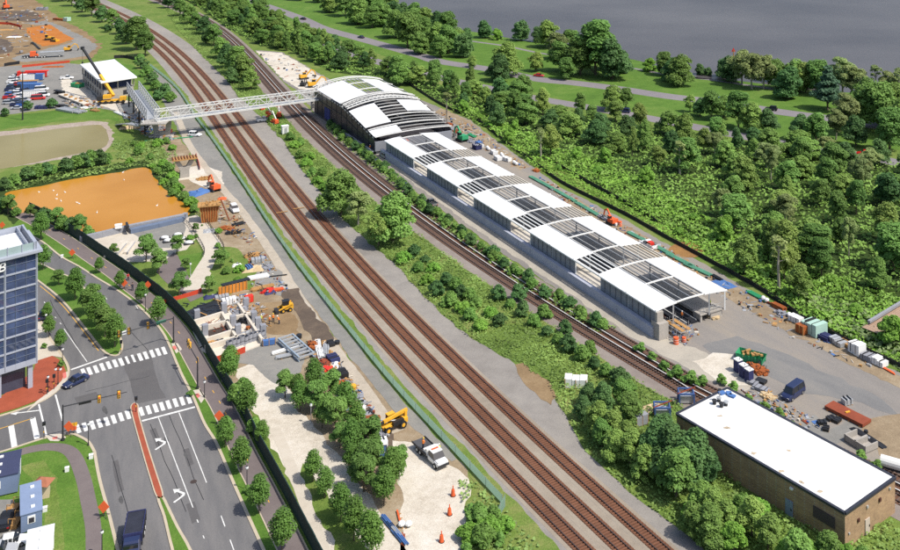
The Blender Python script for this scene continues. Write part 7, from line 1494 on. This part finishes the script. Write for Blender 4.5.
# --- strip between the railways
row(['dark','maple','oak'], [(168,8,1.1), (180,16,1.0), (190,24,1.1), (204,34,1.0), (214,46,1.0), (221,58,1.0), (228,68,1.1), (236,74,1.1), (243,82,1.1), (206,44,.8), (196,30,.9), (250,90,.9), (232,84,.8), (160,3,1.1), (150,-3,1.2)], 'tree in the strip between the railways beyond the footbridge', 'from far', 'trees between the railways, far part')
plant('oak', 341, 216, 1.12, 'large spreading tree between the railways, beside a shorter olive neighbour', 'big trees between the railways')
plant('olive', 358, 226, .85, 'short olive tree squeezed between two large trees by the tracks', 'big trees between the railways')
plant('oak', 393, 243, 1.15, 'largest pale green tree between the railways, opposite parked cars', 'big trees between the railways')
plant('locust', 378, 248, .75, 'bright tree at the foot of the largest tree between the railways', 'big trees between the railways')
verge = [(272,122),(282,130),(290,140),(294,148),(300,158),(306,166),(312,176),(318,184),(322,176),(310,160),(300,146),(326,190),(330,200)]
row(['bush','vbush'], [(a, b, 1.0) for a, b in verge], 'green bush in the verge between footbridge and big trees', 'from the bridge', 'verge bushes by the bridge')
vb = [(404,262),(412,258),(418,272),(428,284),(438,296),(450,306),(462,312),(446,284),(456,290),(434,272),(424,264),(470,320),(480,330),(462,298),(476,308),(490,316),(498,326),(470,300)]
row(['vbush','dbush','bush'], [(a, b, random.uniform(.7, 1.1)) for a, b in vb], 'bush in the middle verge below the big trees', 'going away', 'middle verge bushes')
vb2 = [(500,300),(510,308),(522,316),(534,326),(546,336),(558,344),(570,352),(582,360),(594,368),(606,376),(618,384),(630,392),(520,300),(544,318),(566,334),(590,352)]
row(['dbush','bush'], [(a, b, random.uniform(.7, 1.1)) for a, b in vb2], 'bush lining the metro gravel below the station', 'from far', 'bushes lining the metro gravel')
row(['maple','dark','oak'], [(588,406,.4,'dark'), (604,410,.45,'dark'), (622,406,.4,'maple'), (584,420,.4,'dark'), (598,434,.5,'oak'), (612,442,.5,'locust'), (630,426,.45,'maple'), (614,460,.45,'oak'), (630,466,.5,'locust'), (602,448,.4,'maple'), (646,480,.5,'oak'), (626,450,.45,'oak')], 'tree in the thicket beside the freight gravel', 'from the white block', 'thicket beside the freight gravel')
row(['maple','dark'], [(656,470,.78,'dark'), (674,480,.82,'dark'), (692,486,.82,'dark'), (676,498,.6,'maple'), (706,484,.55,'dark'), (664,452,.6,'dark')], 'tall blue green tree at the depot corner', 'from the blue racks', 'tall trees at the depot corner')
row(['vbush','locust','oak','vine'], [(700,516,.45,'oak'), (714,526,.45,'locust'), (726,534,.42,'oak'), (738,526,.9,'vbush'), (752,536,.5,'locust'), (768,550,.48,'locust'), (708,546,.5,'oak'), (734,552,.5,'vine'), (694,538,.45,'oak'), (786,562,.42,'vine'), (690,522,.4,'vine'), (812,562,.36,'vine'), (828,564,.4,'oak'), (846,566,.36,'vine'), (756,518,1.0,'vbush'), (798,572,.5,'oak'), (742,510,.9,'bush'), (862,566,.9,'bush')], 'bright green tree in front of the depot wall', 'along the wall', 'trees in front of the depot')
row(['small','bush','vbush'], [(470,512,.9), (478,524,1.0), (488,534,.9), (500,545,1.1), (482,545,1.0), (470,540,.9), (514,556,1.0), (494,520,.7), (506,530,.7), (466,553,1.0)], 'bush in the grass corner by the last cones', 'from the fence end', 'bushes in the grass corner')
# --- shrub line between the metro and the station road
sl_ = smooth(W([(330,126),(344,140),(360,152),(376,166),(392,178),(410,196),(430,212),(450,228),(470,242),(490,256),(510,270),(530,284),(550,298),(570,310),(590,322),(606,332)]), 3)
for i, p in enumerate(resample(sl_, 2.9)):
    j = Vector((random.uniform(-1, 1), random.uniform(-1, 1)))
    plant(['dbush','bush','small'][i % 3], 0, 0, random.uniform(.7, 1.0) if i % 3 < 2 else 1.5, 'leafy shrub in the row between the metro tracks and the station road', 'shrub row beside the station road', world=p + j)
row(['small'], [(640,352,1.3), (652,360,1.2), (664,370,1.4), (676,378,1.6), (690,384,1.7), (702,386,1.3), (734,392,1.3), (748,402,1.2), (764,412,1.4), (780,420,1.3), (792,432,1.3), (806,440,1.2), (860,462,1.3), (876,470,1.2), (722,384,1.2)], 'small shrub by the metro edge of the yard', 'from the station', 'shrubs by the metro edge of the yard')
# --- woods beside the station and along the parkway
def inside(px, py, poly): return bool(inpoly([tuple(G(px, py)[:2])], poly)[0])
def scatter(poly, r, avoid=(), n=4000, seed=3):
    rg = np.random.default_rng(seed); P = np.array([p[:2] for p in poly]); lo_, hi_ = P.min(0), P.max(0); out = []
    C = rg.uniform(lo_, hi_, (n, 2)); C = C[inpoly(C, poly)]
    for a, d in avoid:
        A_ = np.array([p[:2] for p in a]); 
        if len(C): C = C[np.min(np.linalg.norm(C[:, None] - A_[None], axis=2), axis=1) > d]
    for c in C:
        rr = r * rg.uniform(.8, 1.25)
        if all((c[0]-o[0])**2 + (c[1]-o[1])**2 > rr*rr for o in out): out.append(tuple(c))
    return out
roads = [(resample(upper, 3), 7.5), (resample(lower, 3), 5.0), (resample(pathl, 3), 4)]
zones = [
 ([(180,-2),(236,0),(268,15),(300,31),(322,44),(316,62),(300,56),(262,44),(232,26),(204,8)], 7.6, ['oak','dark','maple','oak'], 'leafy tree in the far wood between the metro curve and parkway', 'far wood by the metro curve', 1.0),
 ([(320,44),(345,56),(372,66),(400,76),(450,86),(500,98),(530,108),(540,124),(500,128),(470,112),(440,100),(410,88),(372,76),(340,72),(322,64)], 8.2, ['maple','oak','locust','dark','maple'], 'tall leafy tree in the wood directly behind the station hall', 'wood behind the station hall', 1.06),
 ([(540,108),(600,118),(660,128),(720,140),(716,160),(690,184),(650,166),(600,148),(560,134),(536,124)], 9.0, ['oak','locust','maple','dark'], 'tree in the wood between the vine meadow and the lower road', 'wood between meadow and lower road', 1.0),
 ([(720,138),(780,148),(840,156),(910,166),(960,180),(960,230),(900,222),(840,212),(780,200),(720,184),(704,168)], 8.8, ['maple','dark','oak','olive'], 'tree in the deep wood below the parkway', 'deep wood below the parkway', 1.02),
 ([(716,196),(780,212),(850,226),(910,236),(960,250),(960,320),(900,296),(850,284),(800,272),(752,244),(716,222)], 8.6, ['olive','locust','oak','olive','maple'], 'olive green tree in the wood close to the yard fence', 'wood close to the yard fence', .95),
]
for zi, (zp, r, kinds, lab, grp, s) in enumerate(zones):
    for i, c in enumerate(scatter(W(zp), r * (1.2 if zi > 1 else 1.08), roads[:2], seed=zi + 5)):
        plant(kinds[int(RNG.integers(len(kinds)))], 0, 0, s * random.choice((.5, .62, .75, .85, .95, 1.05)) * random.uniform(.92, 1.1), lab, grp, sz=s * random.uniform(.55, .95), world=c)
# park trees by the river, placed one by one
pk = [('oak',330,14,1.43),('maple',345,18,1.56),('oak',358,26,1.69),('maple',372,22,1.56),('oak',384,28,1.43),('dark',318,4,1.43),('maple',300,2,1.43),('oak',345,4,1.56),('dark',362,8,1.56),('maple',378,14,1.43),('oak',396,40,1.56),('maple',408,50,1.69),('dark',392,24,1.43)]
row(['oak'], [(b, c, d, a) for a, b, c, d in pk], 'large park tree in the grove between parkway and river', 'from far', 'grove between parkway and river', z=-1.3)
pk2 = [('maple',448,56,1.43),('dark',462,60,1.30),('oak',436,50,1.30),('oak',424,42,1.30),('maple',412,34,1.30)]
row(['oak'], [(b, c, d, a) for a, b, c, d in pk2], 'park tree at the river bend beside the path', 'from the near end', 'trees at the river bend', z=-1.3)
for k, px, py, s, lab in (('dark',484,40,1.10,'low wide tree on the river bank beside the path'), ('vine',497,42,0.91,'pale bush tree next to the low wide river bank tree'), ('dark',521,43,1.30,'slim dark vine clad tree on the river bank'), ('oak',548,50,1.49,'open crowned tree at the river edge by the path end'), ('oak',506,78,1.49,'solitary round tree on the lawn between the two roads'), ('dark',500,84,1.43,'dark tree at the roadside beside the solitary round tree'), ('locust',536,74,0.98,'small pale tree by the red car on the parkway'), ('maple',560,74,1.30,'tree on the lawn just left of the largest park tree'), ('olive',556,62,1.30,'olive tree behind the park tree next to the largest one'), ('locust',472,70,0.65,'thin pale sapling beside the parkway'), ('oak',524,100,1.04,'tree standing alone below the two meeting roads'), ('maple',595,78,2.27,'largest park tree, a huge dark green crown on the lawn'), ('dark',612,82,1.95,'huge dark tree joined to the largest park tree'), ('maple',580,78,1.69,'broad tree under the edge of the largest park tree')):
    plant(k, px, py, s, lab, 'single park trees', z=-1.3)
row(['dark'], [(672,84,1.17,'dark'), (664,78,1.04,'maple'), (680,88,1.30,'oak'), (650,74,0.91,'vine'), (700,77,0.65,'dark'), (708,78,0.52,'dark')], 'bushy tree on the shore lawn', 'from the red car side', 'bushy trees on the shore lawn', z=-1.3)
row(['dark'], [(730,84,1.30,'dark'), (742,88,1.43,'olive'), (752,92,1.56,'olive'), (764,92,1.43,'olive'), (776,92,1.17,'maple'), (788,102,1.56,'dark'), (798,94,1.30,'oak'), (806,96,1.30,'locust'), (818,98,1.30,'maple')], 'shoreline tree in the belt above the black car', 'from the river marker', 'shoreline tree belt', z=-1.3)
row(['maple','oak','dark'], [(352,2,1.2), (366,2,1.2), (380,10,1.2), (372,30,1.2), (392,14,1.2), (402,22,1.2), (414,26,1.2), (426,30,1.3), (438,34,1.3), (448,40,1.3), (456,52,1.2), (466,50,1.2), (440,60,1.1), (420,56,1.1)], 'full crowned tree where the grove meets the river', 'from far', 'riverside edge of the grove', -1.3)
row(['dark','maple'], [(538,44,1.0), (570,58,1.3), (586,66,1.4), (602,72,1.4), (622,76,1.1), (566,82,.9), (724,80,1.0), (784,92,1.0), (810,90,1.1), (770,84,.9)], 'broad shoreline tree filling a gap on the river bank', 'from the river bend', 'shoreline gap trees', -1.3)
plant('conifer', 828, 110, 1.5, 'tall dark conifer standing over the red car on the parkway', 'single park trees')
row(['olive'], [(842,98,1.5,'olive'), (852,102,1.4,'olive'), (866,112,1.3,'oak'), (862,128,1.5,'oak'), (880,132,1.5,'maple'), (894,126,1.5,'oak'), (846,134,1.2,'olive'), (836,140,.9,'olive'), (906,140,1.4,'oak'), (876,104,1.3,'bare'), (888,104,1.2,'olive'), (899,108,1.3,'bare'), (910,118,1.4,'oak'), (856,146,1.1,'dark'), (890,152,1.2,'maple')], 'tall tree in the mixed clump at the end of the parkway', 'from the conifer', 'mixed clump beyond the red car')
row(['dark'], [(700,116,.7,'dark'), (712,120,.9,'maple'), (724,118,.8,'oak'), (738,128,1.1,'maple'), (752,132,1.0,'oak'), (768,134,.9,'dark'), (690,112,.6,'locust'), (612,110,.9,'oak'), (626,108,.7,'maple'), (800,140,.9,'dark'), (816,146,1.0,'maple')], 'roadside tree between parkway and lower road', 'from the solitary trees', 'trees between parkway and lower road')
for px, py in ((541,160), (779,290), (447,122), (680,176), (790,248)): plant('bare', px, py, .8 + .2 * random.random(), 'bare pale trunk rising from the greenery ' + {541: 'behind the pipe stacks', 779: 'by the yard fence', 447: 'behind the hall', 680: 'at the dark wood edge', 790: 'deep in the olive wood'}[px], 'bare trunks')
# vine hung trees on the meadow
for i, c in enumerate(scatter(meadow, 10.5, [([(p[0], p[1]) for p in W([(444,105),(512,150),(580,190),(640,222),(700,256),(760,290),(800,318),(850,343),(905,370),(1010,425)])], 7)], seed=21)):
    plant(['vine','vbush','vbush','locust'][i % 4], 0, 0, random.uniform(.5, .95), 'mounded vine covered bush on the meadow beyond the silt fence', 'vine mounds on the meadow', world=c)
# --- undergrowth: nobody could count it
def undergrowth(poly, h, dens, leaf, m, label, cell=2.0, sc=.16, z=.04, seed=1, edge=2.0):
    P = np.array([p[:2] for p in poly]); lo_, hi_ = P.min(0), P.max(0); area = (hi_ - lo_).prod(); rg = np.random.default_rng(seed)
    def hh(x, y): 
        return np.array([max(.04, .35 + .9 * noise.noise(Vector((a*sc, b*sc, seed*1.7))) + .45 * noise.noise(Vector((a*sc*3.1, b*sc*3.1, seed)))) for a, b in zip(x, y)]) * h
    C = rg.uniform(lo_, hi_, (int(area * dens), 2)); C = C[inpoly(C, poly)]
    z0 = hh(C[:, 0], C[:, 1]); e = .35; gx_ = (hh(C[:, 0] + e, C[:, 1]) - z0) / e; gy_ = (hh(C[:, 0], C[:, 1] + e) - z0) / e
    Nn = np.stack([-gx_, -gy_, np.full(len(C), .9)], 1) + unit(len(C)) * .5; Nn /= np.linalg.norm(Nn, axis=1, keepdims=True)
    pts = np.column_stack([C, z0 * rg.uniform(.7, 1.08, len(C)) + z + .05])
    vs = quads(pts, Nn, leaf)
    nx, ny = [max(2, int(v / cell)) for v in (hi_ - lo_)]; xs = np.linspace(lo_[0], hi_[0], nx + 1); ys = np.linspace(lo_[1], hi_[1], ny + 1)
    XX, YY = np.meshgrid(xs, ys, indexing='ij'); ins_ = inpoly(np.column_stack([XX.ravel(), YY.ravel()]), poly).reshape(XX.shape)
    ZZ = np.where(ins_.ravel(), hh(XX.ravel(), YY.ravel()) * .72, -.3).reshape(XX.shape) + z
    ev = np.column_stack([XX.ravel(), YY.ravel(), ZZ.ravel()]); ef = []
    for i in range(nx):
        for j in range(ny):
            if ins_[i, j] + ins_[i+1, j] + ins_[i, j+1] + ins_[i+1, j+1] >= 3: a = i*(ny+1)+j; b_ = (i+1)*(ny+1)+j; ef.append((a, b_, b_+1, a+1))
    o = bpy.data.objects.new('undergrowth', leafmesh('undergrowth', vs, m, (ev, ef))); COL.objects.link(o)
    return tag(o, label, 'undergrowth', kind='stuff')
def wmat(name, col, var=.4, c2=None): return mat(name, col, rough=.65, var=var, scale=.09, fine=.9, trans=.34, spec=.2)
U1 = wmat('vine_cover', (0.241, 0.435, 0.069)); U2 = wmat('verge_cover', (0.230, 0.344, 0.091), .8); U3 = wmat('wood_cover', (0.236, 0.394, 0.085)); U4 = wmat('reed_cover', (0.235, 0.314, 0.131)); U5 = wmat('rough_grass_cover', (0.235, 0.346, 0.105), .5)
undergrowth(meadow, 1.7, 3.2, .44, U1, 'bright green vines smothering the meadow beyond the silt fence', seed=2)
vpoly = [p for p in vstrip]
undergrowth(rough(vpoly, 3, .5), 1.0, 6.5, .27, U2, 'tangled green weeds and low brush between the two railways', seed=3, cell=1.5)
undergrowth(woods, 1.8, 1.3, .58, U3, 'dark undergrowth on the floor of the wood', cell=3.5, seed=4)
undergrowth(W([(800,296),(850,306),(900,318),(1000,350),(1000,430),(940,396),(880,360),(840,334)]), 1.4, 2.0, .6, U4, 'dull green reeds around the timber boardwalk', seed=5)
undergrowth(W([(0,190),(50,176),(100,166),(150,160),(166,168),(186,196),(196,208),(190,205),(176,196),(163,186),(154,174),(148,167),(134,167),(120,170.5),(60,181),(5,192)]), .9, 2.0, .5, U2, 'weedy growth on the bank of the orange pond', seed=6)
undergrowth(W([(458,478),(476,484),(505,510),(545,553),(556,575),(452,575),(468,530)]), .6, 3.0, .4, U5, 'long grass in the corner by the fence end', seed=7, cell=1.2)
undergrowth(W([(112,142),(130,140),(150,140),(176,150),(178,170),(160,166),(140,160),(116,160)]), .7, 1.6, .5, U5, 'dry grass on the slope above the orange pond', seed=8)
undergrowth([tuple(p) for p in offset(sl_, -2.6)] + [tuple(p) for p in reversed(offset(sl_, 2.2))], .9, 2.4, .42, U2, 'weeds between the metro gravel and the station road', seed=9, cell=1.2)
